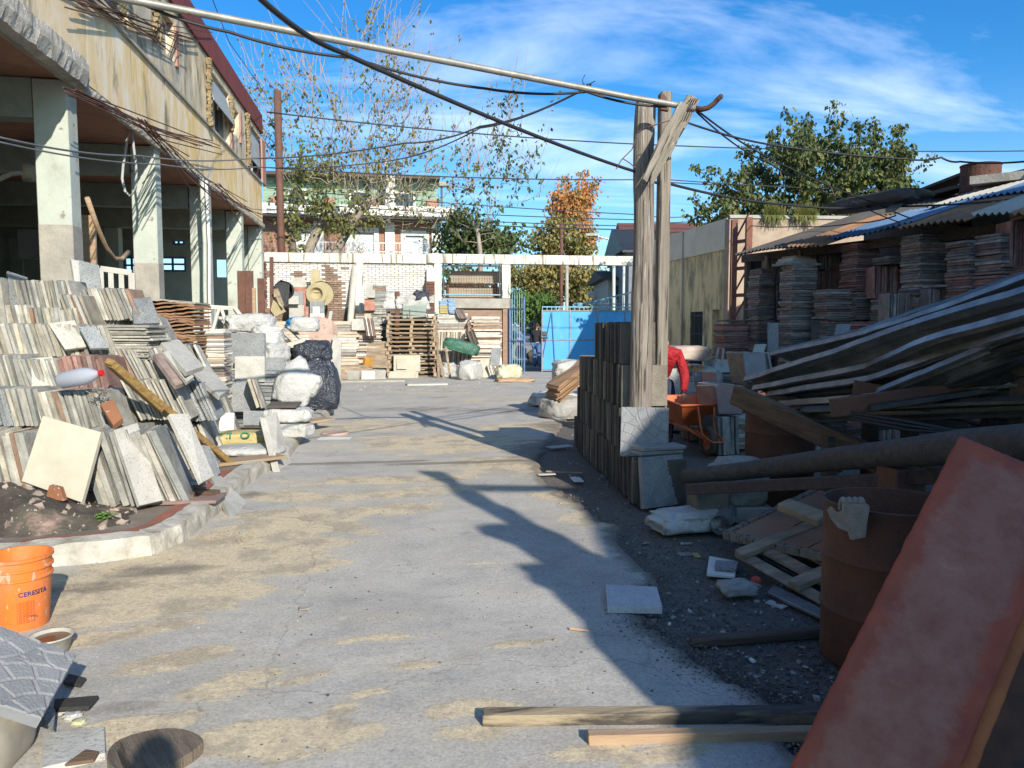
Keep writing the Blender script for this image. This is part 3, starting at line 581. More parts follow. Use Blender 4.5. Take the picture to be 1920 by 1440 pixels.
hole_wall('partition_wall', M_inner, bl, (-12.3, 14.4, 0), (1, 0, 0), 4.6, .12, 4.3, .18, [(1.9, 2.6, 1.7, 2.25)])
MB().box2((-11.4, 20, .12), (-7.6, 21, 2.3)).build('stored_crates', M_dark, bl)
for (px0, px1, py0, py1) in [(35, 77, 432, 486)]:
    p, q = PY(px0, py0, 14.35), PY(px1, py1, 14.35); MB().box2((p.x, 14.3, q.z), (q.x, 14.38, p.z)).build('vent', M_dark, bl)
# windows of the upper floor
M_shut = mat('grey_roller_shutter', (.42, .44, .45), (.34, .36, .37), bump=.1)
M_pink = mat('pink_plaster', (.42, .22, .16), (.36, .21, .16), bump=.4)
M_stone = mat('rough_yellow_stone', (.36, .28, .15), (.17, .12, .06), sc=14, bump=1.2, bsc=18)
for i, (a, b, c, d) in enumerate(wins):
    w = MB().box2((FX-.16, a, c), (FX-.12, b, c+.05)).box2((FX-.16, a, d-.05), (FX-.12, b, d)).box2((FX-.16, a, c), (FX-.12, a+.05, d)).box2((FX-.16, b-.05, c), (FX-.12, b, d)).box2((FX-.16, (a+b)/2-.03, c), (FX-.12, (a+b)/2+.03, d)).build('window', M_whitep, bl)
    MB().box2((FX-.15, a+.04, c+.04), (FX-.14, b-.04, d-.04)).build('pane', M_glass, w)
    if i in (0, 2, 4):
        sh = MB(); zb = c+(d-c)*(.45 if i != 4 else .3)
        z = d
        while z > zb:
            f_ = (d-z)/(d-zb); xx = FX-.1+f_*(.22 if i != 4 else .05); sh.box2((xx, a+.05, z-.055), (xx+.02, b-.05, z)); z -= .06
        sh.build('roller_shutter', M_shut, w)
    if i in (1, 2, 3, 4):
        st_ = MB(); rg = random.Random(i); z = c-.05
        while z < d+.05:
            y_ = a-.20
            while y_ < a-.02: st_.box((FX+.05+rg.uniform(0, .04), y_+.045, z+.04), (.09, .085, .075), None, .014, rg); y_ += .09
            z += .08
        st_.build('stone_surround', M_stone, w)
        MB().box2((FX-.002, b+.01, c-.05), (FX+.05, min(b+.16, 26.3), d+.02)).build('pink_reveal', M_pink, w)
MB().box2((FX+.002, 11.2, 6.2), (FX+.05, 26.3, 6.26), .004).build('string_course', M_conc, bl)
# downpipes on the third column, conduit, wall posts
for dx, r, mt_ in ((.10, .055, M_whitep), (.27, .03, M_rustb), (.42, .045, MATS['pale_green_painted_column'])):
    x = FX+.12
    y = 18.4-dx
    MB().tube([(x, y-.25, .15), (x, y-.25, 2.4), (x+.02, y-.22, 3.4), (x, y-.25, 4.8)], r, 10).build('downpipe', mt_, bl, smooth=True)
MB().tube([(FX+.08, 11.4+t*.9*1.0, 3.35-.55*math.sin(t*1.5)-t*.18) for t in [i/12*3.8/.9 for i in range(13)]][:6], .035, 8).build('hanging_conduit', M_woodx, bl, smooth=True)
lb = MB(); c0 = D(45, 322, 10.9); c1 = D(85, 330, 11.0)
lb.tube([c0, c0.lerp(c1, .4), c1], [.14, .12, .08], 12); lb.tube([c1, c1+V((.1, 0, .06))], .07, 8); lb.tube([D(-20, 345, 10.5), D(20, 326, 10.7), D(60, 322, 10.9)], .035, 8); lb.tube([c1, c1+V((-.05, 0, -.35))], .04, 6)
reg(lb.build('wall_lamp', mat('dusty_beige_lamp', (.42, .36, .28), (.3, .25, .18)), smooth=True), 'old beige lamp on a bracket on the side of the nearest green column', 'lamp')
hs_ = [D(243, 222, 13), D(238, 262, 13), D(231, 310, 13), D(229, 335, 13), D(234, 358, 13), D(244, 368, 13), D(254, 356, 13), D(256, 320, 13), D(250, 270, 13), D(246, 222, 13)]
reg(MB().tube(hs_, .022, 8).build('hanging_hose', mat('pale_hose', (.45, .45, .43), (.36, .36, .35)), smooth=True), 'pale looped hose hanging from the slab edge in front of the second column', 'hose')
# reinforcement bars lying along the slab edge
rg = random.Random(8)
for gi, (A_, B_, n_, lab) in enumerate([((130, 165), (410, 285), 9, 'bundle of rusty bars sagging under the slab edge between the first two columns'), ((255, 225), (455, 395), 8, 'bundle of rusty bars sagging along the slab edge past the second column'), ((130, 0), (390, 72), 6, 'rusty bars sticking out across the upper windows'), ((100, -60), (340, 95), 5, 'dark bars slanting down past the small brick window'), ((395, 350), (510, 415), 7, 'tangle of thin bars at the far end of the slab edge')]):
    m = MB()
    for k in range(n_):
        e1_ = (.05, .12) if gi in (2, 3) else (.2, .5); a = PX(A_[0]+rg.uniform(-12, 25), A_[1]+rg.uniform(-8, 14), FX+rg.uniform(*e1_)); b = PX(B_[0]+rg.uniform(-60, 10), B_[1]+rg.uniform(-24, 10), FX+rg.uniform(*e1_))
        mid = a.lerp(b, .5)+V((rg.uniform(-.05, .05), 0, rg.uniform(-.16, .02))); m.tube([a, a.lerp(mid, .5)+UZ*.01, mid, mid.lerp(b, .6), b], .010, 5)
    reg(m.build('rebar_bundle', M_rust), lab, 'metal bars', 'reinforcement bars hung on the building')

# ------------------------------------------------------------------ rear wall of the yard (Y = 26.5) and portal beam
WY = 26.5
bw = thing('brick_wall', (-1.3, WY, 0), 'limewashed white brick wall with bare patches under a stained white top beam', 'wall')
x0, x1 = -4.15, PY(820, 600, WY).x
MB().box2((x0, WY+.035, -.05), (x1, WY+.22, 3.72)).build('mortar_bed', M_mort, bw)
rg = random.Random(4); bmesh_c = {}; cnt = 0; rest = {}
for r_ in range(50):
    z = .10+r_*.0725
    if z > 3.66: break
    x = x0+.02-(r_ % 2)*.13
    while x < x1-.1:
        L = .245; a, b = max(x, x0), min(x+L, x1)
        if b-a > .06:
            cx = (a+b)/2; bare = z < 2.15+.12*noise.noise(V((cx*2, 0, 5))) or (PY(604, 500, WY).x < cx < PY(642, 500, WY).x+.12*noise.noise(V((z*4, 1, 1))) and z < 3.35+.3*math.sin(cx*5)) or (PY(545, 500, WY).x < cx < PY(572, 500, WY).x and 3.0 < z < 3.42) or noise.noise(V((cx*1.6, z*2, 9))) > .62
            mt_ = M_obrick if bare else M_wbrick
            pr = rg.uniform(.0, .012)
            if cnt < 300 and z > 2.1 and b-a > .2:
                k = (mt_.name, rg.randrange(3))
                if k not in bmesh_c:
                    bm = MB().box((0, 0, 0), (.238, .05, .06), None, .005, rg); oo = bm.build('brick', mt_, None, loc=(0, 0, 0), bevel=.004); bmesh_c[k] = oo.data; bpy.data.objects.remove(oo)
                put('brick', bmesh_c[k], bw, (cx, WY+.02-pr, z+.03), Matrix.Identity(3)); cnt += 1
            else:
                rest.setdefault(mt_.name, MB()).box((cx, WY+.02-pr, z+.03), (b-a-.012, .05, .06), None, .003, rg)
        x += L+.008
for k, m in rest.items(): reg(m.build('brickwork', MATS[k], bw), kind='stuff')
MB().box2((x0-.05, WY-.10, 3.72), (PY(800, 480, WY).x-.02, WY+.26, 4.03), .004).build('top_beam', M_whitef, bw, bevel=.01)
p = PY(672, 500, WY); MB().box2((p.x-.12, WY-.09, 0), (p.x+.16, WY+.02, 3.72), .004).build('pilaster', M_whitef, bw, bevel=.01)
rg = random.Random(5); m = MB()
for k in range(9): q = V((p.x+rg.uniform(-.1, .15), WY+.05, 4.03)); m.tube([q, q+V((rg.uniform(-.1, .1), 0, .12)), q+V((rg.uniform(-.22, .22), 0, rg.uniform(.2, .4)))], .01, 4)
m.build('starter_bars', M_rust, bw)
pf = thing('portal_frame', (4.5, WY, 0), 'stained white concrete portal frame spanning the mesh opening and the gateway', 'frame')
xa, xb = PY(800, 480, WY).x, PY(1224, 480, WY).x
MB().box2((xa, WY-.14, 3.74), (xb, WY+.2, 4.06), .004).build('beam', M_whitef, pf, bevel=.01)
xp = PY(821, 500, WY).x; MB().box2((xp-.13, WY-.12, 0), (xp+.12, WY+.2, 3.74), .004).build('post', mat('flaking_white_post', (.66, .64, .58), (.5, .46, .4), (.2, .15, .11), sc=5, stretch=(1, 1, .5), bump=.5), pf, bevel=.01)
xq = PY(949, 500, WY).x; MB().box2((xq-.16, WY-.1, 2.56), (xq+.14, WY+.16, 3.74), .003).build('post', M_whitef, pf, bevel=.01)
MB().box2((xp+.13, WY-.08, 2.22), (xq+.2, WY+.2, 2.56), .006).build('sill_beam', M_conc, pf, bevel=.012)
M_bk = brickmat('bare_brick_infill', (.33, .20, .13), (.25, .16, .11), (.28, .23, .18))
MB().box2((xq-.12, WY-.04, 0), (xq+.2, WY+.22, 2.22)).build('brick_pier', M_bk, pf)
MB().box2((xp+.13, WY+.04, 0), (xq-.13, WY+.2, 2.22)).build('brick_infill', M_bk, pf)
MB().box2((xb-.3, WY-.1, 0), (xb, WY+.16, 3.74), .003).build('post', M_whitef, pf, bevel=.01)
m = MB(); ax, bx = xp+.16, xq-.2
n = 22
for i in range(n+1): x = ax+(bx-ax)*i/n; m.bar((x, WY+.02, 2.6), (x, WY+.02, 3.7), .007, .007)
for i in range(12): z = 2.6+i*.1; m.bar((ax, WY+.03, z), (bx, WY+.03, z), .007, .007)
wm = reg(m.build('wire_mesh_panel', M_rustd, pf))
m = MB(); m.box2((ax, WY-.02, 2.6), (ax+.05, WY+.01, 3.7)); m.box2((bx-.05, WY-.02, 2.6), (bx, WY+.01, 3.7)); m.box2((ax, WY-.021, 3.64), (bx, WY+.011, 3.7)); m.build('mesh_frame', M_steelk, pf)
m = MB(); m.tube([(ax, WY-.03, 2.68), (bx, WY-.03, 2.68)], .03, 8); m.build('blue_rail', M_lblue, pf)
M_sheetb = mat('beige_fibre_sheet', (.42, .35, .25), (.32, .27, .20), sc=2, bump=.2)
for i, (a, b, c, d) in enumerate([(845, 508, 940, 531), (838, 536, 872, 558), (872, 538, 942, 558)]):
    p, q = PY(a, b, WY+.5), PY(c, d, WY+.5)
    reg(MB().box((((p.x+q.x)/2), WY+.5, (p.z+q.z)/2), (q.x-p.x, .04, p.z-q.z), rx(R(-12))).build('fibre_sheet', M_sheetb), ['beige sheet behind the wire mesh, the upper wide one', 'short beige sheet behind the mesh, lower left', 'long beige sheet behind the mesh, lower right'][i], 'sheet', 'sheets behind the wire mesh')
reg(MB().box2((xp+.3, WY+.3, 2.45), (xq-.2, WY+.7, 2.62)).box2((xp+.3, WY+.3, 3.05), (xq-.25, WY+.7, 3.1)).box2((xp+.32, WY+.3, 0), (xp+.4, WY+.7, 3.1)).box2((xq-.35, WY+.3, 0), (xq-.27, WY+.7, 3.1)).build('sheet_rack', M_rustb), 'rusty rack holding beige sheets behind the wire mesh', 'rack')

# ------------------------------------------------------------------ gates
gt = thing('blue_gate', (6.8, WY-.05, 0), 'big sky blue sheet metal gate with two rows of panels and a low spiked rail', 'gate')
gx0, gx1 = PY(1016, 640, WY-.05).x, 9.2; gy = WY-.06
cols = [gx0, PY(1068, 640, gy).x, PY(1120, 640, gy).x, PY(1172, 640, gy).x, gx1]
for i in range(4):
    for (za, zb) in ((.10, 1.12), (1.14, 2.13)):
        MB().box2((cols[i]+.03, gy, za), (cols[i+1]-.012, gy+.02, zb), .003).build('sheet_panel', M_blue, gt)
M_gfr = mat('rusty_blue_frame', (.28, .33, .38), (.24, .16, .13), sc=9, bump=.2)
m = MB()
for x in cols: m.box2((x-.018, gy-.03, .02), (x+.028, gy+.03, 2.17))
m.build('upright', M_gfr, gt)
m = MB()
for z in (.07, 1.13, 2.15): m.box2((gx0-.02, gy-.022, z-.02), (gx1, gy+.035, z+.02))
m.build('cross_rail', M_gfr, gt)
m = MB(); m.box2((gx0, gy-.01, 2.26), (gx1-.4, gy+.03, 2.30)); x = gx0
while x < gx1-.4: m.box2((x, gy-.005, 2.17), (x+.025, gy+.025, 2.26)); x += .165
m.build('top_rail', M_lblue, gt)
m = MB(); m.bar(PY(1034, 585, gy-.05), PY(1018, 670, gy-.05), .02, .02); m.bar(PY(1035, 585, gy-.06), PY(1042, 702, gy-.06), .022, .022); m.build('brace_rod', M_dblue, gt)
p = PY(1021, 625, gy-.04); MB().box(p, (.13, .08, .14)).build('latch_box', M_dark, gt); MB().box(p-UZ*.15, (.26, .05, .03)).box(p-UZ*.2, (.1, .05, .12)).build('latch', M_rust, gt)
hg = thing('swing_gate', tuple(PY(968, 700, WY-.3)), 'narrow barred blue pedestrian gate standing open beside the brick pier', 'gate')
hg.location.z = 0; hx = PY(962, 700, WY-.2).x; p0 = V((hx-.1, WY-.15, 0)); p1 = V((hx+.30, WY-.75, 0)); m = MB()
m.bar(p0+UZ*.02, p0+UZ*2.25, .06, .05, V((0, 1, 0))); m.bar(p1+UZ*.02, p1+UZ*2.6, .05, .05, V((0, 1, 0))); m.bar(p0+UZ*.1, p1+UZ*.1, .04, .04); m.bar(p0+UZ*2.2, p1+UZ*2.2, .04, .04); m.bar(p0+UZ*1.1, p1+UZ*1.1, .04, .04); m.build('gate_frame', M_dblue, hg)
m = MB()
for k in range(1, 6): q = p0.lerp(p1, k/6); m.bar(q+UZ*.1, q+UZ*2.7, .018, .018, V((0, 1, 0))); m.tube([q+UZ*2.7, q+V((-.03, -.03, 2.85)), q+V((-.12, 0, 2.9))], .008, 5)
m.build('bar', M_lblue, hg)
sg = MB(); a = D(1075, 575, 29); b = D(1205, 543, 29.5)
sg.tube([a, b], .03, 6); sg.tube([a+UZ*.12, V((b.x, b.y, a.z+.1))], .02, 6)
for k in range(9):
    q = a.lerp(b, (k+.5)/9); sg.tube([V((q.x, q.y, a.z-.5)), V((q.x, q.y, q.z-.1)), q+V((.06, 0, .08)), q+V((.16, 0, -.05))], .014, 5)
sg.tube([a-UZ*2.4, a+UZ*.1], .03, 6); sg.tube([V((b.x, b.y, 0)), b], .035, 6)
reg(sg.build('spiked_railing', M_lblue), 'pale blue curled iron railing rising behind the big blue gate', 'railing')

# ------------------------------------------------------------------ yellow side wall on the right
ya, yb = D(1366, 430, 19.6), D(1200, 450, 26.0); ya.z = yb.z = 0; yd = (yb-ya).normalized(); YL = (yb-ya).length
yw = thing('yellow_wall', tuple((ya+yb)/2), 'tall mouldy yellow building wall with barred window and pale doorway behind the posts', 'wall')
def yhit(px, py):
    v = ray(px, py); n_ = V((-yd.y, yd.x, 0)); t = (ya-CAM).dot(n_)/v.dot(n_); p = CAM+v*t; return (p-ya).dot(yd), p.z
w1 = yhit(1318, 584); w2 = yhit(1294, 656); d1 = yhit(1350, 580); d2 = yhit(1334, 665)
yn = V((yd.y, -yd.x, 0))
hole_wall('plaster_wall', M_yw, yw, ya, yd, YL, 0, 3.55, .3, [(w1[0], w2[0], .5, w1[1]), (d1[0], d2[0], 0, d1[1])], n=yn)
hole_wall('top_band', mat('cream_top_band', (.72, .63, .46), (.62, .54, .40), (.40, .34, .25), sc=2, bump=.3), yw, ya-yn*.05, yd, YL, 3.55, 4.32, .36, [], n=yn)
m = MB(); m.box(ya+yd*((w1[0]+w2[0])/2)+yn*.15+UZ*(.5+w1[1])/2, (.02, abs(w2[0]-w1[0]), w1[1]-.5), rz(math.atan2(yd.y, yd.x)-R(90))); m.build('pane', M_glass, yw)
m = MB()
for k in range(9): q = ya+yd*(w1[0]+(w2[0]-w1[0])*(k+.5)/9)-yn*.01; m.bar(q+UZ*.5, q+UZ*w1[1], .02, .02, V((0, 1, 0)))
for z in (.9, 1.4, 1.9): m.bar(ya+yd*w1[0]+UZ*z-yn*.01, ya+yd*w2[0]+UZ*z-yn*.01, .02, .02)
m.build('window_bars', M_steelk, yw)
m = MB(); m.box(ya+yd*((d1[0]+d2[0])/2)+yn*.2+UZ*d1[1]/2, (.04, abs(d2[0]-d1[0]), d1[1]), rz(math.atan2(yd.y, yd.x)-R(90))); m.build('door', mat('pale_blue_door', (.42, .47, .50), (.36, .40, .42)), yw)
m = MB(); q = ya+yd*(YL*.42)-yn*.05; m.tube([q+UZ*4.3, q+UZ*.1], .03, 8); m.build('downpipe', M_conc, yw, smooth=True)
lc = thing('lattice_column', tuple(D(1385, 700, 17.6)*1), 'rusty brown steel lattice column between the yellow wall and the shed', 'column'); lc.location.z = 0
c0, c1 = D(1371, 700, 17.6), D(1398, 700, 17.2); c0.z = c1.z = 0
for q in (c0, c1): MB().box(q+UZ*2.0, (.13, .12, 4.0), rz(YAW)).build('channel', mat('red_oxide_steel', (.22, .085, .05), (.16, .07, .045), bump=.2) if 'red_oxide_steel' not in MATS else MATS['red_oxide_steel'], lc)
m = MB()
for i in range(6):
    z = .5+i*.6; m.bar(c0+UZ*z, c1+UZ*z, .03, .08)
    m.bar(c0+UZ*z, c1+UZ*(z+.6), .03, .03)
m.build('lacing_bar', MATS['red_oxide_steel'], lc)
gw = thing('gable_wall', tuple(D(1480, 700, 18)*1), 'low peeling brick and plaster wall with weeds on top beside the shed roof', 'wall'); gw.location.z = 0
a, b = D(1362, 700, 17.9), D(1700, 700, 18.2); a.z = b.z = 0
hole_wall('wall', mat('peeling_brick_plaster', (.42, .33, .24), (.30, .20, .14), (.46, .40, .31), sc=2.2, bump=.6, bsc=12), gw, a, (b-a), (b-a).length, 0, 4.08, .3, [], n=None)
MB().slab([a+UZ*4.08-V((0, .04, 0)), b+UZ*4.08-V((0, .04, 0)), b+UZ*4.16, a+UZ*4.16], .3).build('coping', M_conc, gw)
for px in (1497, 1512): q = D(px, 449, 17.8); MB().tube([q-V((0, .12, 0)), q+V((0, .3, 0))], .09, 12).build('drain_pipe_end', M_conc, gw)
rg = random.Random(12)
for px0, px1 in ((1432, 1470), (1488, 1530)):
    m = MB()
    for k in range(220):
        p = D(rg.uniform(px0, px1), 418, 17.85); p.z = 4.14; h = rg.uniform(.1, .35)
        q = p+V((rg.uniform(-.15, .15), rg.uniform(-.2, .05), h if rg.random() < .6 else -h*.9)); w = V((.012, 0, .0)); m.add([p-w, p+w, q], [(0, 1, 2)]); 
    reg(m.build('weed_tuft', M_leafy), 'tuft of weeds on the gable wall top, ' + ('beside the lattice column' if px0 < 1480 else 'over the drain pipe ends'), 'weeds', 'weeds on the wall top')

# ------------------------------------------------------------------ unseen blockers added behind the viewer to throw the long shade
out = []
for p in [(1335, 1440), (1222, 1310), (1160, 1250), (1100, 1190), (1085, 1150), (1040, 1112), (1030, 1098), (990, 1082), (985, 1074), (1002, 1069), (968, 1058), (1022, 1055), (960, 1015), (905, 997), (893, 986), (912, 982), (960, 982), (900, 949), (870, 935), (845, 919), (836, 903), (812, 894), (786, 882), (830, 884), (852, 896), (865, 909), (1000, 911), (1180, 908), (1182, 919), (1020, 919), (890, 919), (930, 944), (962, 955), (1005, 984), (1058, 1005), (1105, 1035), (1160, 1056), (1200, 1050)]:
    g_ = G(*p); d = g_.dot(FH); r = g_.dot(RT); L = (d+1.)/math.cos(R(26)); out.append((r+L*math.sin(R(26)), L*math.tan(SUN_EL)))
out += [(4.15, 3.55), (4.7, 4.0), (5.05, 4.95), (5.3, 5.2), (5.3, 0), (out[0][0]-.12, 0)]
def P1(r, h, d=-1.): return RD(r, d, h)
out[-1] = (5.3, 0); out += [(1.7, 0), (1.7, 1.9), (2.35, 1.93)]  # low strip added on the left to shade the red slab
f_ = [P1(r, h) for r, h in out]
reg(MB().slab(f_, .10).build('shadow_blocker', M_woodd), 'unseen hoarding with a leaning post, behind the viewer to the right', 'blocker')  # unseen outline, traced back along the sun from the shadow edge it throws
def bld(name, r0, r1, d0, d1, h, mt_, label):
    m = MB(); vs = [RD(r0, d0), RD(r1, d0), RD(r1, d1), RD(r0, d1)]; m.add([v+UZ*z for z in (-.05, h) for v in vs], [(0, 1, 5, 4), (1, 2, 6, 5), (2, 3, 7, 6), (3, 0, 4, 7), (4, 5, 6, 7), (3, 2, 1, 0)])
    return reg(m.build(name, mt_), label, 'building')
bld('low_blocker', 5.32, 10.4, -9, -1.0, 5.35, M_whitep, 'unseen white block added behind the viewer to shade the right foreground')  # added out of view to shade the steel heap; white to bounce light
bld('tall_blocker', 10.5, 20, -14, -1.0, 10, M_whitep, 'tall unseen block added far behind to the right to shade the tile shed')  # added out of view, tall enough to shade the stacks in the shed
# ------------------------------------------------------------------ open shed on the right
def lined(px): a, b = (1402, 13.6), (1920, 9.2); t = (px-a[0])/(b[0]-a[0]); return 1/((1-t)/a[1]+t/b[1])
def lp(px, off=0.): p = D(px, 612, lined(px)); p.z = 0; return p + SN*off
SA, SB = D(1402, 612, 13.6), D(1920, 612, 9.2); SA.z = SB.z = 0; SD = (SB-SA).normalized(); SN = V((-SD.y, SD.x, 0))   # SN points away from the yard
if SN.dot(FH) < 0: SN = -SN
SYAW = math.atan2(SD.y, SD.x)
shd = thing('tile_shed', tuple(SA+SD*4), 'long low open shed with dark inside and patched corrugated roof over stacked tiles', 'shed')
SLn = 9.5
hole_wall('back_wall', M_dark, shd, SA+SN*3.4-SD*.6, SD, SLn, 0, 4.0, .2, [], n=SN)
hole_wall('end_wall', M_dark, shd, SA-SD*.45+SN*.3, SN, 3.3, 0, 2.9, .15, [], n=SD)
for k in range(5): MB().box(SA+SD*(k*2.2-.35)+SN*.35+UZ*1.4, (.1, .1, 2.8), rz(SYAW)).build('post', M_woodd, shd)
MB().bar(SA-SD*.5+SN*.3+UZ*2.83, SA+SD*9+SN*.3+UZ*2.80, .1, .14).build('eave_beam', M_woodd, shd)
M_cblue = mat('blue_corrugated_sheet', (.06, .13, .24), (.12, .19, .29), (.3, .3, .3), sc=2, bump=.2, rough=.5)
M_cpale = mat('pale_corrugated_sheet', (.42, .40, .35), (.32, .30, .26), sc=2, bump=.2)
M_crust = mat('rusty_corrugated_sheet', (.30, .15, .07), (.14, .08, .05), (.38, .24, .13), sc=3, bump=.3)
M_cdark = mat('dark_corrugated_sheet', (.05, .045, .04), (.08, .07, .06), sc=2, bump=.3)
def corr(name, u0, u1, n0, n1, zf, mt_, parent, skew=0., amp=.022, per=.09):
    m = MB(); nu = int((u1-u0)/per*4); vs = []
    for k in range(5):
        v_ = n0+(n1-n0)*k/4
        for i in range(nu+1):
            u = u0+(u1-u0)*i/nu + skew*(k/4); vs.append(SA+SD*u+SN*v_+UZ*(zf(u, v_)+amp*math.sin(2*math.pi*i/4)))
    fs_ = [(k*(nu+1)+i, k*(nu+1)+i+1, (k+1)*(nu+1)+i+1, (k+1)*(nu+1)+i) for k in range(4) for i in range(nu)]
    m.add(vs, fs_); o = m.build(name, mt_, parent); o.modifiers.new('thick', 'SOLIDIFY').thickness = .006; return o
zr = lambda u, v_: 2.93 + .30*v_ + .035*math.sin(u*2.1)
for i, (u0, u1, n0, n1, dz, mt_, lab) in enumerate([(-.05, 1.5, -.30, 3.7, .0, M_cdark, 0), (1.3, 2.0, -.40, 1.6, .03, M_crust, 0), (1.9, 3.1, -.12, 1.6, .07, M_cblue, 0), (1.4, 2.7, 1.5, 3.6, .05, M_cdark, 0), (2.9, 3.4, -.20, 1.4, .10, M_cblue, 0), (2.5, 3.6, 1.2, 3.6, .13, M_cpale, 0), (3.3, 4.3, -.38, 1.1, .07, M_crust, 0), (3.3, 4.4, 1.0, 3.6, .12, M_cblue, 0), (4.2, 4.9, -.2, 3.6, .09, M_cpale, 0), (4.8, 7.3, -.35, 3.7, .1, M_crust, 0), (7.0, 9.3, -.3, 3.7, .05, M_cdark, 0)]):
    corr('roof_sheet', u0, u1, n0, n1, lambda u, v_, dz=dz: zr(u, v_)+dz, mt_, shd)
rg = random.Random(2)
for i in range(9):
    u = .6+i*.55; a = SA+SD*u+SN*(2.0+rg.random()*.9)+UZ*(3.75+rg.random()*.12); b = a+SD*rg.uniform(1.6, 2.8)+SN*rg.uniform(-.3, .4)+UZ*rg.uniform(.0, .25)
    MB().bar(a, b, rg.uniform(.12, .45), .05, j=.01).build('roof_board', M_cdark if i % 3 else M_woodd, shd)
reg(MB().bar(D(1668, 395, 10.6), D(1712, 362, 10.9), .12, .05).build('leaning_board', M_galv), 'short pale board propped up on the shed roof left of the rusty drum', 'board')
reg(lump('roof_cloth', D(1640, 390, 11.2), (1.6, .5, .22), M_cdark, 'dark tarpaulin heaped on the shed roof', 'tarpaulin', yaw=SYAW, seed=4))
# parapet and drum above the shed
pw = MB(); a, b = D(1822, 420, 12.0), D(2060, 420, 11.0)
for q in (a, b): q.z = 0
hp = thing('parapet_wall', tuple(a), 'rough grey concrete parapet rising behind the shed roof at the right', 'wall')
hole_wall('wall', M_conc, hp, a, b-a, (b-a).length, 0, 3.72, .5, [])
MB().bar(a+UZ*3.79, b+UZ*3.79, .64, .12).build('coping', M_conc, hp)
q = D(1836, 380, 12.4); dr = MB().lathe([(.0, -.9), (.285, -.9), (.285, -.42), (.295, -.40), (.285, -.38), (.285, 0), (.295, .0), (.295, .02), (.27, .02), (.27, -.85)], V((q.x, q.y, 1.6+(612-318)/1441*12.4-.0)), 28)
reg(dr.build('rusty_drum', M_rust, smooth=False), 'rusty steel drum standing on the parapet above the shed', 'drum')
# stacks: (px0, px1, offset away from the yard, [(kind, top z px or None, material)...]) from the floor up
def zt(px, py, off=0.): d = lined(px)+off; return 1.6+(612-py)/FPX*d*1.0
stacks = [
 (1342, 1400, -.25, [('f', 604, 'R')], 'low stack of reddish brown tiles topped with dark offcuts, by the lattice column'),
 (1402, 1440, .15, [('f', 506, 'S')], 'tall leaning stack of dark tiles in the first row by the lattice column'),
 (1437, 1470, .5, [('e', 596, 'S'), ('e', 532, 'S'), ('e', 478, 'S')], 'column of three tiers of tiles on edge right of the tall leaning stack'),
 (1464, 1524, -.15, [('f', 500, 'S')], 'very tall straight stack of grey tiles with pale tiles laid on top'),
 (1528, 1590, .0, [('f', 544, 'S')], 'waist high stack of brown grey tiles right of the tallest stack'),
 (1500, 1580, .7, [('f', 600, 'S'), ('e', 508, 'R'), ('e', 468, 'S')], 'tiers of dark tiles on edge under the roof, behind and above the waist high stack'),
 (1580, 1636, .4, [('f', 600, 'S'), ('f', 548, 'S'), ('f', 458, 'R')], 'uneven dark stack of broken tiles under the low rusty sheet'),
 (1600, 1662, -.2, [('f', 603, 'R')], 'low stack of reddish tiles behind the steel sections'),
 (1640, 1692, .3, [('f', 560, 'S'), ('e', 498, 'R'), ('f', 484, 'S')], 'block of tiles on edge with a flat face, topped by two lids'),
 (1668, 1742, -.1, [('e', 548, 'S')], 'row of long dark tiles on edge below the big square stack'),
 (1692, 1772, .25, [('f', 545, 'S'), ('f', 443, 'S')], 'big square stack of dark tiles reaching the blue roof sheets'),
 (1744, 1782, -.05, [('e', 540, 'S'), ('f', 533, 'S')], 'narrow tier of pale grey tiles on edge under a lid'),
 (1782, 1836, .0, [('f', 520, 'R'), ('f', 452, 'S')], 'two tone stack with reddish tiles below and grey above, left one of the pair'),
 (1838, 1894, .0, [('f', 516, 'R'), ('f', 438, 'S')], 'two tone stack with reddish tiles below and grey above, right one of the pair'),
 (1894, 1955, .1, [('f', 498, 'R'), ('e', 414, 'R'), ('f', 400, 'S')], 'tiers of reddish tiles on edge at the right edge of the shed'),
 (1950, 2010, .0, [('f', 430, 'S')], 'tall dark stack past the right end of the view')]
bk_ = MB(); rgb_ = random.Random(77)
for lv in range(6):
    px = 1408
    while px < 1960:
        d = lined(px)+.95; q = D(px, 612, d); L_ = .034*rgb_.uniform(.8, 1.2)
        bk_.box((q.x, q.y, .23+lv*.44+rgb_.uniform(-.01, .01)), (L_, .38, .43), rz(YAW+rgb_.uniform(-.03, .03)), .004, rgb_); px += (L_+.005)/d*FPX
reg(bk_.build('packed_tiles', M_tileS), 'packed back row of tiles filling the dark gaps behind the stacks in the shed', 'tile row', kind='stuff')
mm_ = {'S': M_tileS, 'R': M_tileR}
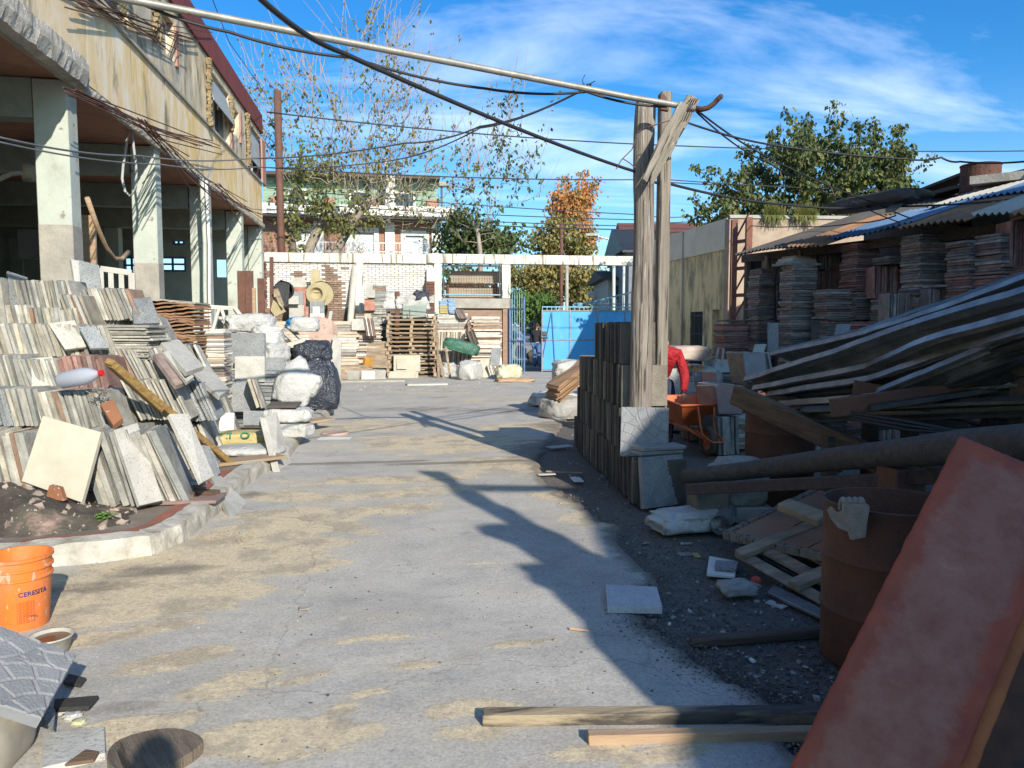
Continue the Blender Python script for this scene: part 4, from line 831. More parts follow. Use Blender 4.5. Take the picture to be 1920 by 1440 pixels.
for i, (a, b, off, segs, lab) in enumerate(stacks):
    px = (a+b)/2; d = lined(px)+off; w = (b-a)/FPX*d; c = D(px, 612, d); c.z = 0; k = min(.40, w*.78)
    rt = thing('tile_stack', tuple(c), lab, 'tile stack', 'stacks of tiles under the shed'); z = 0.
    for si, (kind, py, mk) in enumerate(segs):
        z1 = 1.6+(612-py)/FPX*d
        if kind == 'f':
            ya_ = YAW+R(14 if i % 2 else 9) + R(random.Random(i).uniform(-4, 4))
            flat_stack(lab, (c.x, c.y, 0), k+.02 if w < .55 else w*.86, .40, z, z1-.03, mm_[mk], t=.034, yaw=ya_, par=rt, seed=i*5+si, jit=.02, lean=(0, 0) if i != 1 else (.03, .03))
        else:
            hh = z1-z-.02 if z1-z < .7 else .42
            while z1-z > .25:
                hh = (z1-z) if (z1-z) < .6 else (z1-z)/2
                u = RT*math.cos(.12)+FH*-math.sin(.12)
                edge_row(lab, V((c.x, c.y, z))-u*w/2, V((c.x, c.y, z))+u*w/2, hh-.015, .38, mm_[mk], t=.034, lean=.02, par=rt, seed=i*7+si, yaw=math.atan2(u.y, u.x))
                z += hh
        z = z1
# pale tiles and offcuts on stacks
def loose(label, pts, th, mt_, group='loose slabs and tiles', name='slab', cat='slab'): return slab4(name, pts, th, mt_, label, cat, group)
def flatat(c, w, h, t, yaw, mt_, label, group='loose slabs and tiles', tilt=None, name='slab', cat='slab'):
    o = MB().box((0, 0, t/2), (w, h, t), None, .004, random.Random(int(abs(V(c).x*97)))).build(name, mt_, None, loc=(0, 0, 0), bevel=.003)
    o.matrix_world = Matrix.Translation(c) @ (rz(yaw) @ (tilt or Matrix.Identity(3))).to_4x4(); return reg(o, label, cat, group)
c = D(1493, 497, lined(1493)-.15)
for i, (w, h, mt_, lab) in enumerate([(.62, .42, M_tileS, 'broad dark lid tile on top of the tallest stack'), (.5, .36, M_slabP, 'pale tile on the lid of the tallest stack'), (.45, .34, M_tileC, 'second pale tile on the tallest stack'), (.34, .3, M_pallet, 'small cream tile right on top of the tallest stack')]):
    flatat(c+UZ*(i*.037-.015), w, h, .034, YAW+.15+i*.1, mt_, lab, 'tiles laid on the tallest stack')
c = D(1372, 603, lined(1372)-.25+.05); flatat(c+UZ*.0, .45, .3, .03, YAW+.3, M_tileD, 'dark tile offcut on top of the low reddish stack'); 
# leaning panels in front of stacks
def lean(px0, px1, pyt, pyb, d, mt_, label, back=.12, th=.03, skew=0, yaw=0., name='slab', cat='slab', group='loose slabs and tiles', zb=None):
    """slab standing at the given distance, leaning back; bottom on what is at that height"""
    a, b = D(px0, pyb, d), D(px1, pyb, d+yaw); c_, d_ = D(px1+skew, pyt, d+back+yaw), D(px0+skew, pyt, d+back)
    if zb is not None: a.z = b.z = zb
    return slab4(name, [a, b, c_, d_], th, mt_, label, cat, group)
lean(1440, 1460, 605, 660, 12.3, M_tileG, 'narrow grey slab leaning between the first stacks'); lean(1522, 1536, 600, 660, 11.6, M_tileD, 'dark narrow slab leaning on the waist high stack')
lean(1562, 1588, 607, 638, 10.2, M_tileG, 'small grey slab leaning before the low reddish stack', skew=8)
q = D(1752, 590, 9.4); reg(MB().lathe([(.13, 0), (.15, .10), (.16, .10), (.15, .12), (0, .12)], q-UZ*.03, 18).build('paint_tin', M_whitep, smooth=False), 'white lidded tub among the shed tiles behind the steel sections', 'tub')

# ------------------------------------------------------------------ tile bundles round the wheelbarrow
edge_row('bundle of pale grey tiles leaning behind the wheelbarrow, upper tier', G(1382, 742)+UZ*.55, G(1462, 742)+UZ*.55, .42, .40, M_tileW, t=.045, lean=-.28, seed=21, name='tile_bundle', cat='tile bundle', group='tile bundles round the wheelbarrow')
for q in range(2):
    pass
def bundle(label, px0, px1, pyt, pyb, d, mt_, lean_=-.2, t=.045, face=None, zb=None, seed=1, w=.4, yw_=.5, group='tile bundles round the wheelbarrow'):
    a = D(px0, pyb, d); b = D(px1, pyb, d)
    if zb is not None: a.z = b.z = zb
    h = abs(D(px0, pyt, d).z-a.z)/math.cos(lean_); u = (b-a)
    u = rz(yw_) @ u
    r_ = edge_row(label, a, a+u, h, w, mt_, t=t, lean=lean_, seed=seed, name='tile_bundle', cat='tile bundle', group=group)
    return r_
for o_ in [x for x in C.objects if x.name.startswith('tile_bundle')]:
    for ch in list(o_.children): bpy.data.objects.remove(ch)
    bpy.data.objects.remove(o_)
bundle('tall bundle of pale stamped tiles leaning left, behind the rusty drum by the barrow', 1405, 1462, 662, 722, 10.6, M_tileL, .25, seed=31, yw_=.3, w=.4)
bundle('bundle of striped pale tiles leaning left above the lower bundle near the wheelbarrow', 1352, 1392, 722, 780, 9.6, M_tileL, .22, seed=32, yw_=.35, w=.45)
bundle('lower bundle of pale edged tiles standing on the ground right of the wheelbarrow', 1352, 1394, 782, 848, 9.45, M_tileL, .08, seed=33, yw_=.35, w=.45, zb=0.0)
for nm, (a, b, c_, d_), dd, mt_, lab in [('slab', (1348, 1392, 722, 776), 9.45, M_slabK, 'pink brown paver face leaning before the striped bundle'), ('slab', (1400, 1440, 662, 716), 10.4, M_tileF, 'large stamped grey tile leaning left at the pale bundle'), ('slab', (1308, 1335, 700, 738), 10.8, M_tileG, 'pale grey slab leaning by the bulk bag'), ('slab', (1322, 1350, 698, 742), 10.6, mat('terracotta_tile', (.36, .16, .10), (.30, .14, .10), bump=.2), 'terracotta tile leaning behind the wheelbarrow'), ('slab', (1330, 1352, 710, 745), 10.3, M_slabK, 'small pink tile leaning in front of the terracotta one')]:
    lean(a, b, c_, d_, dd, mt_, lab, skew=-7, th=.05)
lean(1340, 1376, 674, 698, 12.2, M_slabP, 'speckled pale block beside the bulk bag', th=.2); lean(1318, 1340, 670, 700, 12.4, M_tileD, 'black slab leaning behind the bulk bag', skew=5)
lean(1386, 1400, 675, 702, 11.9, M_slabP, 'narrow pale slab on end beside the speckled block', skew=6); lean(1408, 1430, 645, 668, 11.8, M_slabP, 'small white slab tipped over at the foot of the tallest stack', skew=8)
flat_stack('base blocks under the speckled slabs behind the bulk bag', D(1360, 700, 12.4), 1.0, .5, 0, .82, M_tileS, t=.05, yaw=YAW, seed=71)
flat_stack('low pile of terracotta and grey tiles behind the wheelbarrow', D(1335, 745, 10.95), .8, .4, 0, .62, M_tileR, t=.05, yaw=YAW+.2, seed=72)
flat_stack('stack under the striped bundle near the wheelbarrow', D(1385, 760, 10.15), .5, .4, 0, .40, M_tileL, t=.05, yaw=YAW+.2, seed=73)
flat_stack('hidden base stack under the tall pale bundle', D(1436, 740, 11.0), .5, .4, 0, .8, M_tileL, t=.05, yaw=YAW+.2, seed=74)
# bulk bag
bb = lump('bulk_bag', G(1292, 748, 0)+FH*.6, (.95, .95, 1.12), M_wbag, 'big white printed bulk bag half hidden behind the man in red', 'bag', yaw=YAW, seed=3, amp=.05, box=.35, fr=1.6)
bb.location = D(1290, 700, 12.1); bb.location.z = 0.0
M_ink = mat('orange_ink', (.75, .28, .05), bump=0); M_inkk = mat('dark_ink', (.03, .035, .05), bump=0); M_inkg = mat('green_ink', (.05, .25, .12), bump=0)
fc = D(1298, 689, 11.05)
for s_, py, sz, mt_, px in (('R T A D', 690, .125, M_ink, 1299), ('5-8110', 702, .105, M_inkk, 1300), ('5-5317', 713, .085, M_inkk, 1300), ('I A L E S', 679, .07, M_inkk, 1299)):
    text(s_.replace(' ', '') if sz > .1 else s_, sz, mt_, bb, frame(RT, UZ, -FH, D(px, py, 11.56)))
for dx in (-.42, .42):
    q = bb.location+RT*dx-FH*.38; MB().tube([q+UZ*1.0, q+UZ*1.25+RT*.03, q+UZ*1.28-RT*.05, q+UZ*1.05-RT*.09], .02, 6).build('handle_loop', M_wbag, bb)
lump('sack', tuple(D(1288, 660, 11.7).xy)+(1.08,), (.7, .5, .26), mat('brown_white_sack', (.5, .42, .36), (.36, .26, .2), bump=.5), 'brownish sack lying on top of the bulk bag', 'sack', seed=8)
lump('sack', tuple(G(1300, 795).xy)+(.0,), (.8, .5, .42), M_wbag, 'bluish white sack slumped on the ground behind the wheelbarrow', 'sack', seed=9, yaw=.3); bpy.data.objects[-1] if 0 else None

# ------------------------------------------------------------------ wheelbarrow
wb = thing('wheelbarrow', tuple(D(1292, 800, 10.0)), 'orange builder\'s wheelbarrow with worn tub and single front wheel', 'wheelbarrow'); wb.location.z = 0
B0 = wb.location.copy(); wbf = rz(YAW+R(12)); T = lambda x, y, z: B0 + wbf @ V((x, y, z))
# x across, y away from viewer (handles far)
m = MB(); to = [(-.31, -.45, .62), (.31, -.45, .62), (.31, .42, .66), (-.31, .42, .66)]; bo = [(-.17, -.18, .34), (.17, -.18, .34), (.2, .28, .36), (-.2, .28, .36)]
ti = [(x*.95, y*.95, z) for x, y, z in to]; bi = [(x*.93, y*.93, z+.015) for x, y, z in bo]; m.add([T(*p) for p in to+bo+ti+bi], [(0, 1, 5, 4), (1, 2, 6, 5), (2, 3, 7, 6), (3, 0, 4, 7), (7, 6, 5, 4), (8, 12, 13, 9), (9, 13, 14, 10), (10, 14, 15, 11), (11, 15, 12, 8), (12, 15, 14, 13), (0, 8, 9, 1), (1, 9, 10, 2), (2, 10, 11, 3), (3, 11, 8, 0)])
m.tube([T(*p) for p in to]+[T(*to[0])], .014, 6); m.build('tub', M_barrow, wb)
for s_ in (-1, 1):
    MB().tube([T(s_*.05, -.62, .2), T(s_*.15, -.2, .31), T(s_*.22, .3, .34), T(s_*.27, .75, .52), T(s_*.28, 1.0, .62)], .017, 8).build('handle', M_orange, wb, smooth=True)
    MB().tube([T(s_*.2, .1, .34), T(s_*.2, .14, .02), T(s_*.2, .42, .02), T(s_*.22, .5, .38)], .014, 8).build('leg', M_rustb, wb, smooth=True)
    MB().tube([T(s_*.11, -.48, .6), T(s_*.09, -.52, .35), T(s_*.085, -.66, .16)], .014, 8).build('front_brace', M_barrow, wb, smooth=True)
MB().tube([T(-.09, -.4, .3), T(-.10, -.7, .24), T(-.07, -.82, .20), T(.07, -.82, .20), T(.10, -.7, .24), T(.09, -.4, .3)], .014, 8).build('wheel_guard', M_barrow, wb, smooth=True)
wm_ = frame(wbf @ V((0, 1, 0)), UZ, wbf @ V((1, 0, 0)), (0, 0, 0)).to_3x3(); wc = T(0, -.55, .185)
w_ = MB().lathe([(.115, -.03), (.15, -.042), (.18, -.025), (.185, 0), (.18, .025), (.15, .042), (.115, .03), (.115, -.03)], wc, 24, wm_).build('wheel', M_tyre, wb, smooth=True)
MB().lathe([(0, -.035), (.04, -.03), (.1, -.012), (.116, -.028), (.116, .028), (.1, .012), (.04, .03), (0, .035)], wc, 20, wm_).build('rim', M_barrow, w_, smooth=True)

# ------------------------------------------------------------------ people
def skin_obj(name, joints, edges, mt_, parent, sub=2, root=0):
    me = bpy.data.meshes.new(name); me.from_pydata([tuple(j[0]) for j in joints], edges, []); o = bpy.data.objects.new(name, me); C.objects.link(o)
    md = o.modifiers.new('skin', 'SKIN'); md.use_smooth_shade = True; sv = me.skin_vertices[0].data if me.skin_vertices else None
    if sv is None:
        bm = bmesh.new(); bm.from_mesh(me); bm.verts.layers.skin.verify(); bm.to_mesh(me); bm.free(); sv = me.skin_vertices[0].data
    for i, j in enumerate(joints): sv[i].radius = (j[1], j[2] if len(j) > 2 else j[1]); sv[i].use_root = (i == root)
    s_ = o.modifiers.new('sub', 'SUBSURF'); s_.levels = s_.render_levels = sub
    me.materials.append(mt_); o.parent = parent; return o
def hand(parent, wrist, dirv, side, mt_=M_skin, curl=.6, name='hand'):
    """palm with four fingers and a thumb"""
    d = V(dirv).normalized(); s_ = V(side).normalized(); n_ = d.cross(s_).normalized()
    J = [(wrist, .024, .02), (wrist+d*.04, .034, .018), (wrist+d*.08, .036, .016)]; E_ = [(0, 1), (1, 2)]
    for k, (o_, L) in enumerate(((-.03, .062), (-.01, .074), (.011, .07), (.03, .055))):
        a = wrist+d*.085+s_*o_; b_ = a+(d*math.cos(curl*.5)+n_*math.sin(curl*.5))*L*.5; c_ = b_+(d*math.cos(curl*1.6)+n_*math.sin(curl*1.6))*L*.5
        i = len(J); J += [(a, .0095), (b_, .009), (c_, .0075)]; E_ += [(2, i), (i, i+1), (i+1, i+2)]
    i = len(J); a = wrist+d*.03-s_*.038; J += [(a, .012), (a+d*.032-s_*.012+n_*.01, .011), (a+d*.058-s_*.006+n_*.022, .009)]; E_ += [(1, i), (i, i+1), (i+1, i+2)]
    J = [(V(j[0])-parent.location,)+j[1:] for j in J]
    return skin_obj(name, J, E_, mt_, parent, 2, 1)
def head(parent, c, face, sz=1., hair=M_hair, cap=None):
    bm = bmesh.new(); bmesh.ops.create_icosphere(bm, subdivisions=3, radius=1); f = V(face).normalized(); r_ = f.cross(UZ).normalized()
    for v in bm.verts:
        p = v.co.copy(); x, y, z = p.x*.075, p.y*.097, p.z*.115
        if z < -.02: x *= 1-.28*min(1, -z/.11); y = y*(1-.12*min(1, -z/.11))
        if y > .06 and abs(x) < .02 and -.035 < z < .02: y += .018*(1-abs(x)/.02)
        if y > .05 and .01 < z < .04 and .015 < abs(x) < .045: y -= .008
        v.co = V((x, y, z))*sz
    for s_ in (-1, 1):
        g_ = bmesh.ops.create_icosphere(bm, subdivisions=1, radius=.02*sz)
        for v in g_['verts']: v.co = V((v.co.x*.5+s_*.077*sz, v.co.y, v.co.z*1.5))
    M3 = Matrix((r_, f, r_.cross(f))).transposed()
    for v in bm.verts: v.co = M3 @ v.co + V(c) - parent.location
    me = bpy.data.meshes.new('head'); bm.to_mesh(me); bm.free(); me.materials.append(M_skin)
    for p in me.polygons: p.use_smooth = True
    o = bpy.data.objects.new('head', me); C.objects.link(o); o.parent = parent
    bm = bmesh.new(); bmesh.ops.create_icosphere(bm, subdivisions=3, radius=1)
    bmesh.ops.delete(bm, geom=[v for v in bm.verts if v.co.z < -.35 or (v.co.y > .35 and v.co.z < .42)], context='VERTS')
    for v in bm.verts: v.co = M3 @ (V((v.co.x*.083, v.co.y*.104-.004, v.co.z*.122+.004))*sz) + V(c) - parent.location
    me = bpy.data.meshes.new('hair'); bm.to_mesh(me); bm.free(); me.materials.append(hair)
    for p in me.polygons: p.use_smooth = True
    h = bpy.data.objects.new('hair', me); C.objects.link(h); h.parent = parent; h.modifiers.new('t', 'SOLIDIFY').thickness = .006
    for s_ in (-1, 1):
        e = c+f*.083*sz+r_*.03*sz+UZ*.018*sz if s_ > 0 else c+f*.083*sz-r_*.03*sz+UZ*.018*sz
        MB().box(e, (.018, .008, .008), M3).build('eye', M_hair, parent)
    MB().box(c+f*.092*sz-UZ*.052*sz, (.04, .006, .008), M3).build('mouth', M_skin, parent)
def person(name, base, face, label, J, jacket, trousers, shoes, hands=True, hair=M_hair, headc=None):
    """J: joint positions (x right, y forward, z up) about the base; one continuous body, clothes follow it"""
    root = thing(name, base, label, 'person'); f = V(face).normalized(); r_ = f.cross(UZ).normalized(); T_ = lambda p: V(base)+r_*p[0]+f*p[1]+UZ*p[2]
    P = {k: T_(v) for k, v in J.items()}; L = lambda p: p-root.location
    j = [('pel', .135, .10), ('sp', .125, .10), ('ch', .155, .11), ('nk', .055, .055), ('hd0', .05, .05), ('shl', .062, .062), ('ell', .045, .045), ('wrl', .030, .026), ('shr', .062, .062), ('elr', .045, .045), ('wrr', .030, .026), ('hpl', .095, .09), ('knl', .062, .062), ('anl', .042, .042), ('tol', .038, .03), ('hpr', .095, .09), ('knr', .062, .062), ('anr', .042, .042), ('tor', .038, .03)]
    ix = {a[0]: i for i, a in enumerate(j)}; ed_ = [('pel', 'sp'), ('sp', 'ch'), ('ch', 'nk'), ('nk', 'hd0'), ('ch', 'shl'), ('shl', 'ell'), ('ell', 'wrl'), ('ch', 'shr'), ('shr', 'elr'), ('elr', 'wrr'), ('pel', 'hpl'), ('hpl', 'knl'), ('knl', 'anl'), ('anl', 'tol'), ('pel', 'hpr'), ('hpr', 'knr'), ('knr', 'anr'), ('anr', 'tor')]
    skin_obj('body', [(L(P[a[0]]), a[1]*.72, a[2]*.72) for a in j], [(ix[a], ix[b]) for a, b in ed_], M_skin, root)
    def cl(nm, keys, mt_, g_):
        js = [a for a in j if a[0] in keys]; ii = {a[0]: i for i, a in enumerate(js)}
        skin_obj(nm, [(L(P[a[0]]), a[1]+g_, a[2]+g_) for a in js], [(ii[a], ii[b]) for a, b in ed_ if a in ii and b in ii], mt_, root)
    cl('jacket', ('pel', 'sp', 'ch', 'nk', 'shl', 'ell', 'wrl', 'shr', 'elr', 'wrr'), jacket, .026); cl('trousers', ('pel', 'hpl', 'knl', 'anl', 'hpr', 'knr', 'anr'), trousers, .014)
    for s_ in 'lr': a, b = P['an'+s_], P['to'+s_]; skin_obj('shoe', [(L(a)-UZ*.0, .05, .05), (L(b), .045, .035)], [(0, 1)], shoes, root)
    if hands:
        for s_, sg_ in (('l', -1), ('r', 1)): dv = (P['wr'+s_]-P['el'+s_]).normalized(); hand(root, P['wr'+s_]+dv*.01, dv, f*1.0+r_*.0 if abs(dv.z) > .5 else UZ)
    head(root, headc and T_(headc) or P['hd0']+UZ*.1+f*.02, face if not headc else face, 1, hair)
    return root
stand = dict(pel=(0, 0, .93), sp=(0, 0, 1.12), ch=(0, 0, 1.33), nk=(0, 0, 1.46), hd0=(0, .01, 1.53), shl=(-.19, 0, 1.38), ell=(-.24, -.02, 1.10), wrl=(-.24, .06, .86), shr=(.19, 0, 1.38), elr=(.24, -.02, 1.10), wrr=(.24, .06, .86), hpl=(-.09, 0, .88), knl=(-.10, .02, .48), anl=(-.11, -.01, .08), tol=(-.12, .13, .04), hpr=(.09, 0, .88), knr=(.10, .02, .48), anr=(.11, -.01, .08), tor=(.12, .13, .04))
M_jk = mat('black_jacket', (.02, .022, .025), (.035, .035, .04), bump=0, extra=creases(.9, 7, .03)); M_jean = mat('blue_jeans', (.06, .16, .35), (.10, .22, .42), bump=.3, bsc=20); M_shoe = mat('black_shoe', (.02, .02, .02), bump=.1)
M_redj = mat('red_jacket', (.46, .012, .02), (.36, .01, .015), bump=0, extra=creases(.9, 7, .03), rough=.6); M_navy = mat('navy_cloth', (.015, .02, .05), (.02, .03, .06), bump=.5, bsc=9)
pb = G(1006, 688); person('person', tuple(pb), (RT*.5+FH*.8), 'person in a black jacket and blue jeans standing in the gateway beside the blue gate', stand, M_jk, M_jean, M_shoe)
# bending worker holding the barrow handles, behind the posts
bend = dict(pel=(0, -.12, .86), sp=(0, -.02, 1.02), ch=(0, .12, 1.20), nk=(0, .22, 1.30), hd0=(0, .28, 1.34), shl=(-.20, .12, 1.22), ell=(-.29, .16, .93), wrl=(-.25, .30, .70), shr=(.20, .12, 1.22), elr=(.29, .16, .93), wrr=(.25, .30, .70), hpl=(-.10, -.06, .78), knl=(-.13, .08, .44), anl=(-.14, -.12, .08), tol=(-.14, .03, .04), hpr=(.10, -.06, .78), knr=(.13, .10, .44), anr=(.14, -.05, .08), tor=(.14, .10, .04))
wp = D(1239, 800, 10.75); wp.z = 0
wk = person('person', tuple(wp), (-FH*1.0), 'worker in a red jacket bending over behind the wooden posts to grip the wheelbarrow', {k: (v[0], v[1]*1.0, v[2]*1.0) for k, v in bend.items()}, M_redj, M_navy, M_shoe, headc=(.05, .34, 1.36))
# photographer, standing just behind the camera
pp = RD(.17, -.36); ph = dict(stand); ph.update(ell=(-.28, .12, 1.18), wrl=(-.10, .24, 1.42), elr=(.28, .12, 1.18), wrr=(.10, .24, 1.42))
person('person', tuple(pp), FH, 'photographer behind the camera raising both hands, seen only as a shadow', {k: (v[0], v[1], v[2]*1.02) for k, v in ph.items()}, M_navy, M_jean, M_shoe, hands=False)

# ------------------------------------------------------------------ twin wooden posts with the pipe
gp = 'timbers of the gate post'
p0 = V((2.28, 7.05, 0)); 
def zat(px, py, ref): d = ref.dot(FH); return D(px, py, d)
m = MB(); b_ = zat(1200, 768, p0); t_ = zat(1211, 192, p0)
base = b_ + (b_-t_)*(b_.z+.05)/(t_.z-b_.z); pts = []; rad = []
rg = random.Random(11)
for i in range(25): k = i/24; pts.append(base.lerp(t_, k)+V((noise.noise(V((k*4, 1, 2)))*.02, 0, 0))); rad.append(.112-.020*k+noise.noise(V((k*9, 5, 2)))*.007)
m.tube(pts, rad, 22); o = m.build('wooden_post', M_woodp, smooth=True)
for v in o.data.vertices:
    a = math.atan2(v.co.y, v.co.x); v.co += V((math.cos(a), math.sin(a), 0))*(.006*noise.noise(V((a*4, a, v.co.z*.7)))-.004*abs(noise.noise(V((math.cos(a)*7, math.sin(a)*7, v.co.z*.35)))))
reg(o, 'thick weathered grey post with flaking white paint, the left of the pair', 'post', gp)
p1 = V((2.56, 7.22, 0)); b_ = zat(1237, 768, p1); t_ = zat(1247, 174, p1); base = b_ + (b_-t_)*(b_.z+.05)/(t_.z-b_.z)
m = MB(); m.bar(base, t_-UZ*.0, .105, .12, V((0, 1, 0)), .004); reg(m.build('wooden_post', M_wood, bevel=.01), 'squared grey timber post, the right of the pair', 'post', gp)
m = MB()
for dx in (-.045, .0, .05): q = t_+RT*dx; m.bar(q-UZ*.25, q+UZ*(.03+.03*dx*8), .04, .10, V((0, 1, 0)), .006)
dB = 6.92
def brace(pts, d, th, mt_, lab): o = MB().slab([D(x, y, d+e) for x, y, e in pts], th).build('timber_brace', mt_, bevel=.006); return reg(o, lab, 'brace', gp)
brace([(1205, 336, 0), (1213, 342, 0), (1222, 322, 0), (1258, 262, 0), (1285, 215, 0), (1296, 180, 0), (1290, 176, 0), (1281, 192, 0), (1274, 190, 0), (1262, 214, 0), (1246, 240, 0), (1225, 285, 0)], dB-.02, .06, M_woodbr, 'split grey brace plank nailed slantwise across both posts under the pipe')
brace([(1218, 350, 0), (1226, 344, 0), (1240, 318, 0), (1263, 276, 0), (1288, 228, 0), (1312, 188, 0), (1297, 177, 0), (1291, 190, 0), (1270, 236, 0), (1240, 290, 0), (1222, 325, 0)], dB+.06, .07, M_woodbr, 'second longer grey brace timber behind the split plank')
brace([(1254, 300, 0), (1272, 262, 0), (1300, 214, 0), (1290, 208, 0), (1268, 245, 0), (1252, 272, 0)], dB+.32, .08, M_woodbr, 'short broad wedge timber behind the posts')
brace([(1254, 190, 0), (1246, 176, 0), (1238, 174, 0), (1238, 205, 0), (1254, 208, 0)], dB+.22, .05, M_rustb, 'short split stub at the top of the squared post')
pipe_end = D(1303, 203, 6.98)
pa = D(1185, 183, 6.97); slope = D(400, 30, 5.6)
P_ = [slope+(slope-pa)*1.0, slope+(slope-pa)*.6, slope, slope.lerp(pa, .5), pa, D(1245, 193, 6.97), pipe_end]
# carry the pipe on to the building
q = P_[0]; dirn = (slope-pa).normalized(); k = (FX+.1-slope.x)/dirn.x; P_[0] = slope+dirn*k; P_[1] = slope+dirn*k*.5
pi_ = thing('overhead_pipe', tuple(pipe_end), 'long grey metal pipe carried overhead from the building to the wooden posts', 'pipe')
MB().tube(P_, .027, 12).build('pipe', M_pipe, pi_, smooth=True)
MB().tube([pipe_end, D(1316, 205, 6.97), D(1328, 202, 6.96), D(1338, 195, 6.95), D(1346, 186, 6.93), D(1352, 181, 6.9)], [.024, .024, .023, .022, .022, .024], 10, cap=True).build('bent_elbow', M_rust, pi_, smooth=True)
MB().tube([D(1350, 182, 6.91), D(1353, 179.5, 6.89)], .019, 10).build('open_mouth', M_black, pi_)
for i in range(5):
    q = D(1095+i*2, 168, 6.9); 
m = MB(); q = D(1095, 166, 6.93)
for a in range(3): m.tube([q+RT*(a*.03-.03)+V((0, -.035, 0)), q+RT*(a*.03)+V((0, 0, .04)), q+RT*(a*.03)+V((0, .03, -.02)), q+RT*(a*.03-.03)+V((0, -.035, -.02))], .006, 5)
m.tube([q, D(1092, 150, 6.9), D(1097, 140, 6.9)], .004, 4); m.tube([q, D(1104, 158, 6.9), D(1116, 152, 6.9)], .004, 4)
m.build('wire_tie', M_black, pi_)
m = MB(); q = D(1293, 200, 6.93)
for a in range(4): m.tube([q+RT*(a*.02-.03)+V((0, -.06, .03)), q+RT*(a*.02)+V((0, -.03, .06)), q+RT*(a*.02)+V((0, .1, .02)), q+RT*(a*.02-.02)+V((0, -.05, -.06))], .005, 5)
m.build('wire_tie', M_rust, pi_)
m = MB(); m.tube([D(1193, 250, 6.9), D(1215, 238, 6.83), D(1255, 226, 6.86)], .005, 5); m.tube([D(1193, 258, 6.9), D(1185, 280, 6.9), D(1165, 300, 6.9), D(1155, 317, 6.9)], .005, 5); m.tube([D(1167, 297, 6.9), D(1180, 305, 6.9), D(1192, 315, 6.9)], .005, 5)
reg(m.build('loose_wire', M_rustd), 'thin loose wires twisted round the thick post', 'wire')
# cables: (label, pixel-and-distance points, radius, sag)
cabs = [('thick black cable from the top left down past the posts to the shed roof', [(470, -20, 3.6), (640, 98, 4.4), (1192, 322, 7.3), (1253, 344, 7.6), (1480, 384, 10), (1640, 387, 11.2), (1930, 370, 10)], .015, .035),
 ('black cable hanging just below the pipe', [(230, -10, 5.4), (430, 60, 5.7), (660, 108, 6.1), (910, 166, 6.6), (1100, 172, 6.95), (1250, 200, 7.0)], .011, .03),
 ('twisted grey cable sagging from the building to the pipe tie', [(-700, 190, 6.2), (-20, 253, 7), (260, 292, 10), (470, 297, 12), (760, 268, 10), (900, 237, 9), (1086, 172, 7)], .011, .05),
 ('second grey cable sagging beside the twisted one', [(-700, 200, 6.2), (-20, 262, 7), (300, 308, 10), (480, 313, 12), (740, 300, 10.5), (900, 240, 9), (1080, 174, 7)], .009, .05),
 ('pair of cables from the pipe end down to the shed roof, upper one', [(1306, 206, 7), (1450, 300, 9), (1640, 380, 11), (1760, 425, 10.5)], .009, .03),
 ('pair of cables from the pipe end down to the shed roof, lower one', [(1306, 210, 7), (1440, 305, 9), (1600, 378, 11), (1740, 430, 10.5)], .008, .05),
 ('black cable from the pipe end over the green tree to the right edge', [(1292, 231, 7), (1450, 272, 8), (1700, 298, 8.5), (1765, 295, 8.4), (1800, 303, 8.4), (1940, 301, 8)], .010, .02),
 ('thin line high between the posts and the right edge', [(500, 210, 22), (1190, 270, 26), (1920, 283, 30)], .02, .1),
 ('thin line crossing at the height of the brick wall house roof', [(500, 314, 22), (1190, 337, 26), (1500, 345, 30)], .018, .1),
 ('first of the street lines beyond the wall', [(500, 352, 34), (1190, 402, 38), (1300, 405, 40)], .022, .1),
 ('second of the street lines beyond the wall', [(500, 378, 34), (1190, 412, 38), (1300, 415, 40)], .022, .1),
 ('third of the street lines beyond the wall', [(500, 392, 34), (1190, 424, 38), (1450, 428, 40)], .022, .1),
 ('lowest of the street lines beyond the wall', [(500, 400, 34), (1190, 431, 38), (1300, 433, 40)], .028, .1),
 ('thin line dropping from the top left onto the parapet', [(395, -10, 12), (430, 80, 16), (500, 180, 25)], .008, .0),
 ('cable running along the gable wall to the shed roof', [(1400, 422, 17.5), (1500, 424, 14), (1600, 418, 12), (1680, 404, 11)], .01, .03),
 ('thin line behind the green tree near the drum', [(1240, 336, 20), (1920, 360, 22)], .012, .1)]
for lab, pts_, r_, sg_ in cabs: cable(lab, [D(*p) for p in pts_], r_, M_grey if 'grey' in lab else M_black, sag=sg_)

# ------------------------------------------------------------------ big block of dark tiles beside the posts
e0 = G(1190, 948); e1 = G(1079, 838); dd = (e1-e0); DL = dd.length; du = dd.normalized(); dn = V((du.y, -du.x, 0))     # dn into the block (away from the road)
if dn.dot(RT) < 0: dn = -dn
yawd = math.atan2(du.y, du.x)
tiers = [(0.0, DL, .41, 'lowest tier of dark tiles stood on edge in the block by the posts', 0), (.62, DL-.15, .41, 'second tier of the block of dark tiles by the posts', .41), (.64, DL-.25, .41, 'third tier of the block of dark tiles by the posts', .82), (.70, 2.0, .41, 'short top tier of the block of dark tiles, left of the posts', 1.23)]
hd = abs(DL)
for i, (a, b, h, lab, z) in enumerate(tiers):
    p_ = e0+du*a+UZ*z; q_ = e0+du*b+UZ*z
    edge_row(lab, p_+dn*.45, q_+dn*.45, h, .45, M_tileD, t=.036, lean=-.03, seed=50+i, name='tile_block', cat='tile row', group='tiers of the dark tile block', yaw=yawd, gap=.003, jl=.012, wob=.02, drop=.0)
